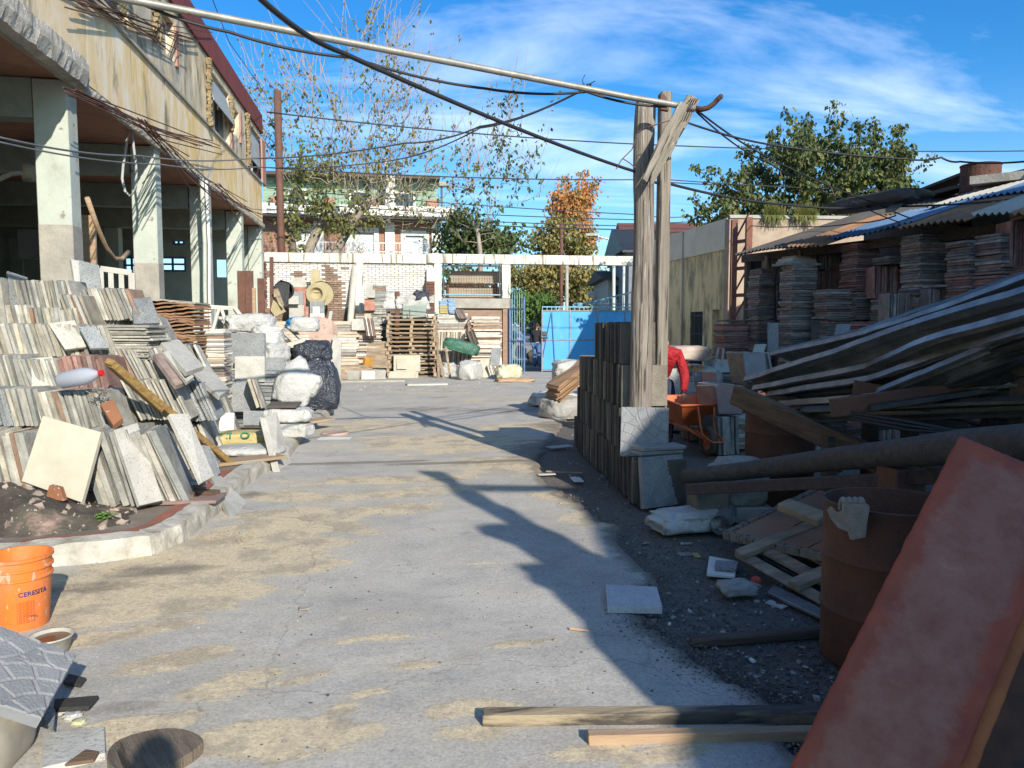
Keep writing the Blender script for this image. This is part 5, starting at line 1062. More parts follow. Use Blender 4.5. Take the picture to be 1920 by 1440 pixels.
def fan_tile(name, c, w, h, t, Rm, mt_, label, group):
    """stamped tile: fans of small setts raised by thin grooves"""
    bm = bmesh.new(); n = 110
    def groove(u, v_):
        best = 1
        for cx, cy, R_ in ((-.05, -.08, .78), (1.08, 1.05, .80), (1.0, -.1, 9)):
            r_ = math.hypot(u-cx, v_-cy)
            if r_ > R_+.02: continue
            rr = r_/.19; best = abs(rr-round(rr))*.19; a = math.atan2(abs(v_-cy), abs(u-cx))/(math.pi/2); ring = int(rr); k = max(2, int(ring*1.4)+1); aa = a*k+(.5 if ring % 2 else 0)
            return min(best, abs(aa-round(aa))/k*r_*1.57)
        return best
    vs_ = [[bm.verts.new(((i/n-.5)*w, (k/n-.5)*h, t/2 - .006*max(0, 1-groove(i/n, k/n)/.016)**.5 - (.006 if i in (0, n) or k in (0, n) else 0) + .0015*noise.noise(V((i*.4, k*.4, 0))))) for i in range(n+1)] for k in range(n+1)]
    for k in range(n):
        for i in range(n): bm.faces.new((vs_[k][i], vs_[k][i+1], vs_[k+1][i+1], vs_[k+1][i]))
    bd = [vs_[0][i] for i in range(n+1)]+[vs_[k][n] for k in range(1, n+1)]+[vs_[n][i] for i in range(n-1, -1, -1)]+[vs_[k][0] for k in range(n-1, 0, -1)]
    lo_ = [bm.verts.new((v.co.x, v.co.y, -t/2)) for v in bd]
    for i in range(len(bd)): j_ = (i+1) % len(bd); bm.faces.new((bd[j_], bd[i], lo_[i], lo_[j_]))
    bm.faces.new(lo_[::-1]); me = bpy.data.meshes.new(name); bm.to_mesh(me); bm.free(); me.materials.append(mt_)
    o = bpy.data.objects.new(name, me); C.objects.link(o); o.matrix_world = Matrix.Translation(c) @ Rm.to_4x4(); return reg(o, label, 'tile', group)
def quadfit(pts):
    """centre, size and rotation of a rectangle from bottom-left, bottom-right, top-left corners"""
    a, b, c_ = [V(p) for p in pts]; x = (b-a); y = (c_-a); w, h = x.length, y.length; x.normalize(); y = (y-x*y.dot(x)).normalized(); z = x.cross(y)
    return (a + (b-a)/2 + (c_-a)/2, w, h, Matrix((x, y, z)).transposed())
d0_ = e0.dot(FH)
a, b = G(1196, 956), G(1287, 944); t1 = a+UZ*.45+FH*.06; c_, w_s, h_s, Rq = quadfit((a, b, t1)); fan_tile('stamped_tile', c_, .47, .45, .045, Rq, M_tileF, 'grey tile stamped with fan paving, at the near foot of the dark block', 'stamped fan tiles')
for i in range(5): fan = flatat(a+(b-a)*.5+FH*(.045*i+.05)+UZ*.0, .45, .04, .46-.015*i, math.atan2((b-a).y, (b-a).x), M_tileD, f'dark tile standing {["first","second","third","fourth","fifth"][i]} behind the near stamped tile', 'dark tiles behind the near stamped tile', tilt=rx(-.04), name='tile', cat='tile')
a2 = D(1170, 862, d0_+.28); b2 = D(1255, 856, d0_+.20); a2.z = b2.z = .43; t2 = D(1163, 770, d0_+.42); c_, w_s, h_s, Rq = quadfit((a2, b2, t2)); fan_tile('stamped_tile', c_, .44, .47, .045, Rq, M_tileF, 'grey stamped fan tile leaning on the foot of the posts, upper one', 'stamped fan tiles')
MB_ = flat_stack('slanting ledge of grey slabs between the two stamped tiles', D(1232, 868, d0_+.10), .46, .2, .46, .53, M_tileF, t=.035, yaw=yawd+R(90)+.3, seed=80)
flat_stack('dark tiles piled under the upper stamped tile', D(1228, 920, d0_+.38), .42, .34, 0, .41, M_tileD, t=.04, yaw=yawd+.2, seed=81)
lean(1170, 1184, 688, 768, d0_+.75, M_slabP, 'pale plain tile face on the inner end of the third tier', zb=.93, th=.04, back=.02)
# bundle of brown sheets and bags left of the block
bg1 = G(1062, 782)
lump('sack', tuple(bg1), (.95, .7, .42), M_gbag, 'grey dusty full sack under the brown sheets, left of the dark block', 'sack', seed=14, yaw=.4)
lump('plastic_bag', tuple(G(1040, 762)+UZ*.02), (.9, .7, .30), M_wbag, 'loose grey white plastic sheet spilling left of the brown sheets', 'bag', seed=15, yaw=-.2, amp=.25, sharp=.7)
lump('sack', tuple(D(1068, 706, bg1.dot(FH)+.3).xy)+(.62,), (.62, .5, .42), M_wbag, 'white sack on top of the bundle of brown sheets', 'sack', seed=16, amp=.16)
bs = thing('brown_sheets', tuple(bg1+UZ*.4), 'bundle of torn brown boards lying slantwise on the grey sack', 'boards')
M_brs = mat('brown_board', (.42, .26, .14), (.34, .2, .11), sc=4, stretch=(.6, 4, 4), bump=.3, var=.15)
for i in range(11):
    rg = random.Random(i); a = D(1036+rg.uniform(-4, 4), 750+i*-1.5, bg1.dot(FH)-.25); b = D(1096, 700-i*1.2, bg1.dot(FH)-.05)
    MB().bar(a+UZ*i*.012, b+UZ*i*.012, .55, .012, j=.006).build('board', M_brs, bs)
# ------------------------------------------------------------------ tiered tile pile on the left platform
gl = 'tiers of the pale tile pile'
def tier(px0, px1, d, z, h, lean_, label, seed, mt_=None, t=.035, w=.40, yw=.0, jl=.03, wob=.04, tw=0., drop=0.):
    a = D(px0, 700, d); b = D(px1, 700, d); a.z = b.z = z; u = rz(yw) @ (b-a)
    return edge_row(label, a, a+u, h, w, mt_ or M_tileL, t=t, lean=lean_, seed=seed, name='tile_row', cat='tile row', group=gl, jl=jl, wob=wob, yaw=math.atan2(u.y, u.x)+tw, drop=drop)
core = MB(); rg = random.Random(6)
for px0, px1, d0, z1 in [(-120, 222, 6.72, .68), (-120, 222, 7.12, .94), (-120, 225, 7.50, 1.27), (-120, 262, 7.92, 1.57), (-120, 225, 8.32, 1.87)]:
    a = D(px0, 700, d0); b = D(px1, 700, d0); c0 = (a+b)/2; n = int((b-a).length/.04)
    for k in range(n):
        q = a.lerp(b, (k+.5)/n); core.box((q.x+FH.x*.34, q.y+FH.y*.34, (.12+z1)/2), (.036, .62, z1-.12-rg.random()*.03), rz(YAW), .004, rg)
reg(core.build('tile_heap', mat('old_grey_tile', (.36, .34, .29), (.22, .21, .18), sc=5, bump=.5, stretch=(9, 9, 1))), 'packed older tiles inside the pale tile pile, showing only in its gaps', 'tile heap', kind='stuff')
tier(178, 268, 6.18, .125, .64, .27, 'front floor tier of long pale tiles right of the big cream slab', 1, t=.045, w=.42, yw=.1)
tier(268, 345, 6.25, .125, .66, .36, 'front floor tier of long tiles fanning right, up to the fallen yellow plank', 2, t=.045, w=.42, yw=.1, tw=.12)
tier(-130, 70, 6.35, .125, .60, .20, 'front floor tier of brown streaked tiles at the left edge behind the cream slab', 3, t=.04)
tier(-140, 28, 6.72, .72, .34, .22, 'second tier of dark edged tiles at the left edge', 4, mt_=M_tileG, t=.03)
tier(30, 90, 6.70, .72, .34, .22, 'second tier of pale tiles right of the dark edged ones', 5, yw=.06)
tier(92, 208, 6.66, .70, .34, .25, 'second tier of mixed grey green tiles with a face turned out', 6, t=.03, yw=.06)
tier(-140, 55, 7.10, .97, .37, .24, 'third tier of beige tiles at the left edge', 7, t=.03)
tier(57, 122, 7.06, .95, .36, .30, 'third tier of cream tiles under the plastic bottle', 8, t=.028, yw=.05)
tier(124, 205, 7.10, 1.0, .33, .22, 'third tier with rust stained red tiles above the plastic bottle', 9, mt_=M_tileR, t=.04)
tier(226, 330, 7.5, .95, .47, .42, 'row of thin cream tiles leaning far left above the yellow plank', 10, t=.024, w=.4, yw=.12, jl=.02)
tier(262, 352, 7.3, .70, .42, .42, 'lower row of thin cream tiles leaning left under the yellow plank end', 11, t=.024, w=.4, yw=.12, jl=.02)
tier(352, 405, 7.7, .64, .42, .40, 'short row of grey tiles leaning left below the tilted slabs', 12, t=.03, yw=.15, mt_=M_tileG)
tier(-150, 60, 7.50, 1.30, .33, .22, 'fourth tier of streaked grey brown tiles at the left edge', 13)
tier(62, 150, 7.46, 1.30, .33, .28, 'fourth tier of pale tiles with one red tile among them', 14, yw=.04)
tier(150, 222, 7.50, 1.29, .33, .30, 'fourth tier of bluish grey tiles ending in a turned face', 15, yw=.06, mt_=M_tileL)
flat_stack('flat pile of thin weathered tiles lying in the fourth tier', D(258, 640, 7.75), .44, .4, 1.27, 1.60, M_tileL, t=.024, yaw=YAW-.05, seed=90, jit=.03)
tier(-160, 12, 7.92, 1.6, .50, .12, 'tall pale slabs on end at the top left corner of the pile', 16, mt_=M_tileL, t=.05)
tier(18, 62, 7.95, 1.60, .22, .2, 'low row of short orange stained pieces in the fifth tier', 17, t=.035)
tier(62, 150, 7.9, 1.60, .19, .15, 'fifth tier of short stubby pale tiles', 18, t=.03)
tier(42, 140, 8.0, 1.76, .32, .18, 'top tier of pale tiles in front of the nearest green column', 19, t=.028, yw=.04)
tier(140, 178, 7.92, 1.58, .36, .32, 'fifth tier of cream tiles ending in a smooth face', 20, t=.03, yw=.1)
tier(166, 262, 8.25, 1.66, .36, .34, 'dark weathered tiles leaning left at the top right of the pile', 21, t=.034, yw=.06, mt_=M_tileL)
tier(330, 400, 7.75, .13, .50, .36, 'floor row of grey tiles behind the clean grey end slab', 30, t=.035, yw=.25)
tier(330, 385, 8.1, .62, .42, .40, 'second row of tiles leaning left behind the lower row of cream tiles', 31, t=.03, yw=.2)
tier(290, 350, 8.3, 1.02, .42, .40, 'third row of tiles leaning left behind the tilted slabs', 32, t=.03, yw=.2)
tier(255, 318, 8.6, 1.40, .34, .38, 'high row of tiles leaning left behind the granite faced row', 33, t=.03, yw=.2)
tier(372, 418, 8.9, .13, .52, .38, 'row of pale tiles leaning left between the platform edge and the white slab', 34, t=.035, yw=.3)
tier(352, 410, 9.2, .60, .42, .40, 'row of pale tiles leaning left above the white plastered slab', 35, t=.03, yw=.3)
tier(330, 392, 9.6, 1.0, .40, .40, 'upper row of pale tiles leaning left before the rusty sheets', 36, t=.03, yw=.3)
cb_ = MB()
for (a_, b_, d_, z_) in ((225, 300, 7.95, .94), (230, 330, 7.75, .68), (300, 372, 8.7, .60), (330, 396, 9.7, .58), (300, 380, 9.9, .98), (262, 340, 8.9, 1.0), (235, 310, 9.2, 1.38)):
    p_, q_ = D(a_, 700, d_), D(b_, 700, d_); n_ = int((q_-p_).length/.04)
    for k in range(n_): w_c = p_.lerp(q_, (k+.5)/n_); cb_.box((w_c.x, w_c.y, (.12+z_)/2), (.036, .5, z_-.12-rg.random()*.03), rz(YAW), .004, rg)
reg(cb_.build('tile_heap', MATS['old_grey_tile']), 'packed older tiles filling the right slope of the pale tile pile', 'tile heap', kind='stuff')
def Sl(label, q, d, th, mt_, name='slab', cat='slab', group='loose slabs and tiles', ds=None):
    """slab through four picture points at given distances"""
    ds = ds or [d]*len(q); return slab4(name, [D(x, y, e) for (x, y), e in zip(q, ds)], th, mt_, label, cat, group)
Sl('dark grey granite slab face closing the top right row', [(252, 607), (301, 605), (283, 556), (248, 560)], 8, .04, M_tileG, ds=[8.2, 8.35, 8.55, 8.3])
Sl('dark slate slab standing at the top left corner of the pile', [(20, 575), (60, 566), (52, 520), (14, 508)], 8, .04, M_tileG, ds=[8.0, 8.15, 8.2, 8.05])
Sl('smooth grey face of the row under the slate slab', [(60, 740), (118, 738), (98, 668), (58, 672)], 8, .035, M_slabP, ds=[7.0, 7.1, 7.2, 7.1])
Sl('pale grey slab face turned out in the fourth tier', [(122, 655), (162, 650), (140, 600), (90, 606)], 8, .035, M_slabP, ds=[7.35, 7.45, 7.55, 7.45])
Sl('grey green slab face in the middle of the fourth tier', [(170, 653), (205, 652), (180, 612), (148, 612)], 8, .03, M_tileG, ds=[7.3, 7.4, 7.5, 7.4])
Sl('tall grey slab face in the front tier, mottled brown', [(262, 948), (306, 938), (258, 792), (214, 806)], 8, .045, M_slabP, ds=[5.98, 6.15, 6.35, 6.15])
Sl('clean grey slab closing the front tier beside the yellow plank', [(378, 905), (402, 893), (352, 775), (318, 776)], 8, .04, M_slabP, ds=[6.1, 6.3, 6.5, 6.35])
Sl('broad cream slab leaning alone against the front tier', [(40, 902), (153, 942), (189, 810), (80, 779)], 8, .045, M_tileC, ds=[5.92, 5.80, 6.14, 6.2])
Sl('first pale slab lying on the sloping right side of the pile', [(350, 697), (383, 686), (336, 636), (300, 640)], 8, .05, M_slabP, ds=[7.1, 7.5, 8.2, 7.8])
Sl('second pale slab lying lower on the sloping right side', [(412, 742), (431, 730), (392, 686), (353, 692)], 8, .05, M_slabP, ds=[7.6, 8.0, 8.6, 8.2])
Sl('red edged slab beside the first tilted slab', [(330, 722), (352, 715), (306, 660), (288, 664)], 8, .05, M_tileR, ds=[7.1, 7.25, 7.6, 7.45])
Sl('grey bottom slab beside the red edged one', [(350, 716), (364, 705), (318, 655), (306, 660)], 8, .04, M_slabP, ds=[7.1, 7.25, 7.6, 7.5])
Sl('tall textured slab standing against the nearest column', [(153, 547), (190, 545), (186, 497), (146, 487)], 9, .05, M_tileG, ds=[8.7, 8.8, 8.9, 8.8])
Sl('second narrow slab standing in front of the nearest column', [(143, 545), (152, 547), (148, 489), (133, 485)], 9, .05, M_slabP, ds=[8.65, 8.7, 8.8, 8.75])
Sl('terracotta block with chalk scribbles lying on the second tier', [(212, 797), (230, 783), (212, 748), (187, 757)], 6, .06, mat('terracotta_block', (.30, .13, .06), (.24, .10, .05), bump=.3, speck=((.55, .45, .35), 30, .66)), name='brick', cat='brick', ds=[6.35, 6.45, 6.62, 6.55])
q = D(188, 742, 6.55); m = MB(); rg = random.Random(1)
for k in range(40): a = q+V((rg.uniform(-.06, .06), rg.uniform(-.04, .04), rg.uniform(0, .05))); m.tube([a, a+V((rg.uniform(-.06, .06), rg.uniform(-.05, .05), rg.uniform(-.02, .05)))], .003, 3)
reg(m.build('dry_weed', M_twig), 'grey clump of dry weed by the terracotta block', 'weeds')
# yellow plank
m = MB(); m.bar(D(204, 677, 6.6), D(432, 868, 8.15), .095, .055, V((0, -.4, 1)), .004); m.bar(D(206, 682, 6.62), D(300, 768, 7.2), .1, .045, V((0, -.4, 1)), .004)
reg(m.build('timber_plank', M_woody, bevel=.008), 'rough yellow brown plank lying down across the tile pile', 'plank')
# plastic bottle
bt = thing('plastic_bottle', tuple(D(150, 712, 6.55)), 'clear plastic water bottle with red cap lying on the tiles', 'bottle')
ax = (D(196, 700, 6.5)-D(112, 716, 6.55)).normalized(); A3 = frame(ax.cross(UZ), ax.cross(UZ).cross(ax)*-1, ax, (0, 0, 0)).to_3x3(); b0 = D(113, 714, 6.55)
M_pet = mat('milky_plastic', (.62, .64, .70), (.55, .58, .66), rough=.25, bump=0, trans=.45)
MB().lathe([(0, 0), (.06, .002), (.073, .02), (.075, .20), (.072, .24), (.055, .30), (.03, .345), (.022, .36), (.022, .372)], b0, 22, A3).build('bottle_body', M_pet, bt, smooth=True)
M_rcap = mat('red_plastic', (.65, .02, .02), bump=0, rough=.4)
MB().lathe([(.026, .37), (.027, .375), (.027, .40), (0, .402)], b0, 16, A3).build('cap', M_rcap, bt)
# white wooden frames and things between the columns and the bags
M_cw = mat('cream_white_wood', (.72, .66, .55), (.62, .56, .46), bump=.2)
def ladder(label, q, ds, nbars=2, th=.05, wd=.07, diag=False, mt_=None):
    P = [D(x, y, e) for (x, y), e in zip(q, ds)]; r_ = thing('window_sash', tuple(sum(P, V((0, 0, 0)))/4), label, 'wooden frame', 'white wooden frames')
    n = (P[1]-P[0]).cross(P[3]-P[0]).normalized()
    for a, b in ((0, 1), (1, 2), (2, 3), (3, 0)): MB().bar(P[a], P[b], wd, th, n, .002).build('frame_bar', mt_ or M_cw, r_)
    for k in range(nbars): t = (k+1)/(nbars+1); MB().bar(P[0].lerp(P[1], t), P[3].lerp(P[2], t), wd*.8, th*.8, n).build('frame_bar', mt_ or M_cw, r_)
    if diag: MB().bar(P[0].lerp(P[1], .15), P[3].lerp(P[2], .45), wd*.7, th*.6, n).build('frame_bar', mt_ or M_cw, r_)
    return r_
ladder('white wooden frame with a diagonal bar lying behind the rusty sheets', [(386, 622), (470, 618), (440, 578), (388, 575)], [13.0, 13.2, 14.2, 14.0], 1, diag=True)
ladder('white wooden frame lying behind the granite slabs', [(440, 628), (530, 640), (490, 596), (410, 596)], [13.2, 13.0, 14.8, 14.9], 2)
ladder('rightmost white wooden frame resting above the dark bags', [(520, 652), (568, 638), (540, 612), (476, 612)], [13.4, 13.5, 15.0, 15.0], 2)
ladder('grey wooden window frame standing behind the tile pile', [(190, 552), (248, 560), (247, 513), (188, 505)], [9.1, 9.2, 9.3, 9.2], 2, mt_=mat('grey_white_wood', (.46, .44, .38), (.38, .36, .31), bump=.3))
fs_ = thing('frame_support', tuple(D(470, 690, 13.9).xy)+(.12,), 'rough timber trestle carrying the white wooden frames', 'trestle')
for px in (400, 455, 520, 548):
    q = D(px, 650, 13.9); z = q.z-.02; MB().bar(V((q.x, q.y, .12)), V((q.x, q.y, z-.0)), .08, .08, V((0, 1, 0))).build('leg', M_woodb, fs_)
MB().bar(D(392, 628, 13.9), D(552, 642, 13.7), .08, .08).build('beam', M_woodb, fs_)
# stack of rusty corrugated sheets
M_cr1 = mat('orange_rusty_sheet', (.25, .12, .06), (.36, .22, .12), (.13, .08, .05), sc=3, stretch=(.5, .5, 5), bump=.4)
rs_ = thing('sheet_stack', tuple(D(335, 665, 9.6).xy)+(.12,), 'tall stack of rusty brown corrugated sheets between the tile pile and second column', 'sheet stack')
c = D(330, 660, 10.6); z = .14; i = 0; zt_ = D(330, 562, 10.6).z
while z < zt_:
    rg = random.Random(i); m = MB(); n = 14; vs = []; w = .78+rg.uniform(-.03, .03); hh = .55
    for s_ in (0, 1):
        for k in range(n+1): vs.append(V((c.x, c.y, z))+RT*(-w/2+w*k/n+rg.uniform(-.01, .01))+FH*(-hh/2+hh*s_+rg.uniform(-.015, .015))+UZ*(.005*math.sin(k*2.2)+rg.uniform(-.004, .004)+.02*math.sin(k*.35+i)))
    m.add(vs, [(k, k+1, n+2+k, n+1+k) for k in range(n)]); o = m.build('corrugated_sheet', M_cr1 if z < zt_-.06 else M_conc, rs_); o.modifiers.new('t', 'SOLIDIFY').thickness = .02; z += .036; i += 1
flat_stack('small stack of bluish and rusty sheets right of the brown sheet stack', D(405, 700, 10.9), .36, .4, .12, D(405, 625, 10.9).z, M_tileW, t=.03, yaw=YAW+.1, seed=95, cat='sheet stack', group=None, name='sheet_stack')
def L2(label, a, b, c_, e, d, mt_, back=.1, th=.05, skew=0, zb=None, **k): return lean(a, b, c_, e, d, mt_, label, back=back, th=th, skew=skew, zb=zb, **k)
L2('big grey granite slab standing behind the beige one', 424, 496, 624, 690, 11.5, M_tileG, th=.06)
L2('beige granite slab in front of the big grey slab', 440, 496, 668, 716, 11.2, M_slabP, th=.08)
L2('dark grey slab leaning right of the beige granite slab', 498, 540, 670, 706, 11.7, M_tileG, skew=-8)
L2('wide speckled slab lying low behind the leaning tiles', 428, 478, 716, 772, 11.0, M_tileG, skew=3)
L2('cream board standing before the dark green sack', 488, 512, 712, 752, 11.6, M_tileC)
bundle('leaning tile bundle in front of the wide speckled slab', 420, 448, 733, 802, 10.3, M_tileL, .35, seed=41, yw_=.3, w=.4, t=.04, group=gl, zb=.14)
bundle('small tile bundle leaning beside the dark green sack', 484, 502, 712, 766, 10.7, M_tileL, .3, seed=42, yw_=.3, w=.4, t=.04, group=gl, zb=.45)
L2('large white plastered slab lying on edge before the leaning bundle', 366, 438, 774, 824, 9.9, M_whitep, th=.05, back=.04)
L2('dark granite offcut beside the yellow sack', 456, 506, 770, 797, 10.4, M_tileG, back=.15)
flat_stack('low base of slabs under the granite slabs', D(466, 745, 11.45), .95, .4, .12, .92, M_tileG, t=.05, yaw=YAW, seed=97, cat='slab stack', group=None, name='slab_stack')
# sacks
lump('sack', tuple(G(443, 842, .13)+FH*.16), (.72, .42, .22), M_ybag, 'yellow cement sack with green lettering on the platform edge', 'sack', seed=20, yaw=YAW+.12, amp=.08, box=.5)
ys = bpy.context.scene.objects['sack.003'] if 'sack.003' in bpy.context.scene.objects else None
ysk = [o for o in C.objects if o.get('label', '').startswith('yellow cement')][0]
text('UNI', .12, mat('green_print', (.06, .22, .14), bump=0), ysk, frame(RT+UZ*.14, UZ*.8+FH*.5, -FH*.8+UZ*.5, ysk.location+RT*-.16-FH*.195+UZ*.155), squash=1.2, depth=.012)
text('O', .12, MATS['green_print'], ysk, frame(RT+UZ*.14, UZ*.8+FH*.5, -FH*.8+UZ*.5, ysk.location+RT*.12-FH*.195+UZ*.165), squash=1.2, depth=.012)
lump('sack', tuple(G(455, 856, .13)+FH*.2), (.8, .5, .11), M_wbag, 'flat white sack showing under the yellow sack', 'sack', seed=21, yaw=YAW+.05, amp=.06)
lump('sack', tuple(G(542, 818, .14)+FH*.1), (.56, .46, .20), M_wbag, 'lowest white sack on the kerb beside the leaning paving slabs', 'sack', seed=22, yaw=YAW-.1, box=.5)
lump('sack', tuple((G(536, 818, .14)+FH*.14).xy)+(.33,), (.62, .46, .20), M_wbag, 'middle white sack with a dark tile on it', 'sack', seed=23, yaw=YAW+.1, box=.5)
flatat(V(tuple((G(530, 818, .14)+FH*.1).xy)+(.535,)), .40, .26, .03, YAW, M_tileD, 'dark grey tile lying on the middle white sack', tilt=rx(.12))
lump('sack', tuple(G(574, 770, .14)+FH*.3), (.5, .5, .34), M_wbag, 'plump white sack on the kerb between the tall white bag and the black bag', 'sack', seed=24)
lump('sack', tuple(G(598, 762, .14)+FH*.3), (.48, .46, .28), M_wbag, 'rightmost white sack low on the kerb', 'sack', seed=25, yaw=.5)
lump('woven_bag', tuple(D(543, 760, 11.3).xy)+(.42,), (.56, .5, .78), M_wbag, 'tall white woven bag flopped over on the sacks', 'bag', seed=26, pinch=.7, tilt=ry(.28), amp=.09, sharp=.3)
lump('woven_bag', tuple(D(572, 730, 11.3).xy)+(.56,), (.3, .3, .36), M_wbag, 'drooping neck of white woven cloth beside the tall bag', 'bag', seed=36, tilt=ry(.5), amp=.16)
q = D(545, 765, 11.5); flat_stack('timber crate base under the tall white bag', (q.x, q.y, 0), .5, .4, .13, .42, M_palletd, t=.06, yaw=YAW, seed=99, cat='crate base', group=None, name='crate_base')
lump('plastic_bag', tuple(D(596, 745, 13.6).xy)+(.13,), (.74, .6, 1.02), M_kbag, 'big shiny dark bin bag standing behind the white bag', 'bag', seed=27, pinch=.25, amp=.13, sharp=.8)
lump('plastic_bag', tuple(D(586, 660, 13.7).xy)+(.98,), (.62, .55, .42), M_kbag, 'smaller dark bin bag piled on top of the big one', 'bag', seed=28, amp=.16, sharp=.8)
lump('sack', tuple(D(530, 740, 12.2).xy)+(.45,), (.5, .4, .5), M_dgbag, 'dark green sack behind the tall white bag', 'sack', seed=29)
for i, (px, py, d, sz, mt_, lab, zz) in enumerate([(470, 612, 13.2, (.75, .45, .36), M_wbag, 'creased white sack over the white wooden frames', None), (502, 640, 12.8, (.5, .4, .42), M_wbag, 'white and pink sack drooping off the frames', None), (512, 668, 12.4, (.48, .4, .34), M_wbag, 'knotted white bag behind the granite slabs', None), (530, 694, 12.0, (.4, .3, .25), M_wbag, 'thin white sack hanging over the dark slab', None), (462, 720, 11.3, (.3, .3, .2), M_gbag, 'grey rag on the granite slab edge', None)]):
    lump('sack', D(px, py+12, d), sz, mt_, lab, 'sack', seed=40+i, yaw=i*.4, amp=.2, sharp=.6)
q = D(508, 720, 12.9); flat_stack('heap of rubble blocks under the knotted bags', (q.x, q.y, 0), .9, .7, .12, 1.0, M_tileW, t=.07, yaw=YAW+.1, seed=98, cat='rubble', group=None, name='rubble_stack', jit=.05)
Sl('pair of paving slabs leaning off the kerb, rear one', [(519, 886), (546, 870), (519, 772), (492, 785)], 7, .05, M_slabP, ds=[8.40, 8.92, 9.25, 8.95])
Sl('pair of paving slabs leaning off the kerb, front one', [(511, 884), (526, 887), (499, 783), (486, 782)], 7, .045, M_slabP, ds=[8.35, 8.36, 8.85, 8.85])
Sl('broken pointed slab leaning on the kerb', [(440, 985), (470, 950), (415, 892), (396, 893)], 7, .045, M_slabP, ds=[6.18, 6.82, 7.3, 7.15])
Sl('grey broken slab lying under the yellow plank', [(400, 900), (414, 885), (392, 833), (372, 835)], 7, .04, M_tileG, ds=[7.3, 7.5, 7.8, 7.7])
for i, (px, py, w, h, mt_, lab, z) in enumerate([(352, 938, .55, .32, M_slabK, 'thin brown slab lying on the platform corner', .135), (330, 932, .30, .14, M_woodb, 'short flat board on the thin brown slab', .165), (372, 925, .34, .13, M_woodb, 'second short flat board nearer the kerb', .165), (362, 912, .20, .16, M_tileG, 'small dark granite piece', .19), (356, 908, .22, .16, M_tileG, 'small granite piece on top of the other', .23), (455, 865, .9, .3, M_pallet, 'brown plank lying along the kerb top', .135), (590, 790, .6, .3, M_pallet, 'brown board under the white sacks at the kerb', .15)]):
    flatat(G(px, py, z), w, h, .03, YAW+[.1, .2, -.2, .1, .2, .75, 1.1][i], mt_, lab)
# soil heap with rubble on the platform corner
so_ = MB(); n = 60; vs = []; 
def kerb_y(x):
    for a, b in zip(kq[:-1], kq[1:]):
        if a.x <= x <= b.x: return a.y+(b.y-a.y)*(x-a.x)/max(1e-6, b.x-a.x)
    return kq[0].y
for k in range(n+1):
    for i in range(n+1):
        px = -260+i*9.0; d = 5.15+k*.021; p = D(px, 900, d); u = (i/n)*2-1; v_ = (k/n)*2-1
        hh = max(0, .34*(1-max(0, (px-40)/250.)**1.5 if px > 40 else .34/.34*1)) * max(0, 1-v_*v_)
        hh = max(0, (1-max(0, (px-20)/260))) * .30 * max(0, 1-v_*v_*.9)
        z = .05+hh+.05*noise.fractal(V((p.x*4, p.y*4, 0)), 1, 2, 5)*(.3+hh*3)
        kk = max(0, min(1, (p.y-kerb_y(p.x)-.30)/.3)); z = .06+(z-.06)*kk+.03*kk
        vs.append(V((p.x, p.y, z)))
rg = random.Random(44); st_ = MB()
for k in range(260):
    q_ = vs[rg.randrange(len(vs))]
    if q_.y > kerb_y(q_.x)+.35 and q_.z > .09: s_ = rg.uniform(.012, .07)*rg.random()+.008; st_.box(q_, (s_, s_*.8, s_*.6), Euler((rg.random(), rg.random(), rg.random()*6)).to_matrix(), s_*.22, rg)
reg(st_.build('rubble', mat('pinkish_mortar_lumps', (.38, .28, .23), (.26, .22, .18), sc=6, bump=.5)), 'pinkish mortar lumps scattered over the soil heap', 'rubble', kind='stuff')
so_.add(vs, [(k*(n+1)+i, k*(n+1)+i+1, (k+1)*(n+1)+i+1, (k+1)*(n+1)+i) for k in range(n) for i in range(n) if vs[k*(n+1)+i].y > kerb_y(vs[k*(n+1)+i].x)+.33])
reg(so_.build('soil_heap', mat('dark_soil_with_mortar', (.055, .045, .035), (.095, .08, .06), (.36, .24, .19), sc=3.2, bump=1, bsc=30, lo=.38, hi=.56, speck=((.38, .35, .3), 40, .68)), smooth=True), 'heap of dark soil and pinkish mortar rubble on the platform corner', 'soil heap', kind='stuff')
Sl('reddish broken stone by the foot of the cream slab', [(85, 935), (120, 940), (112, 915), (92, 910)], 5.7, .05, MATS['terracotta_block'], name='stone', cat='stone')
for px, py in ((328, 905), (190, 985)):
    m = MB(); rg = random.Random(px); p = G(px, py, .13)
    for k in range(34): a = rg.uniform(0, 6.28); q = p+V((math.cos(a)*rg.uniform(0, .09), math.sin(a)*rg.uniform(0, .06), rg.uniform(.01, .09))); s_ = rg.uniform(.015, .03); m.add([q, q+V((s_, s_*.3, .01)), q+V((s_*1.3, s_, 0)), q+V((0, s_, .012))], [(0, 1, 2, 3)])
    reg(m.build('weed', mat('weed_green', (.10, .22, .04), (.16, .28, .06), bump=0, trans=.3) if 'weed_green' not in MATS else MATS['weed_green']), 'small green weed at the foot of the front tier' if px > 200 else 'tiny weed growing on the soil heap', 'weed')
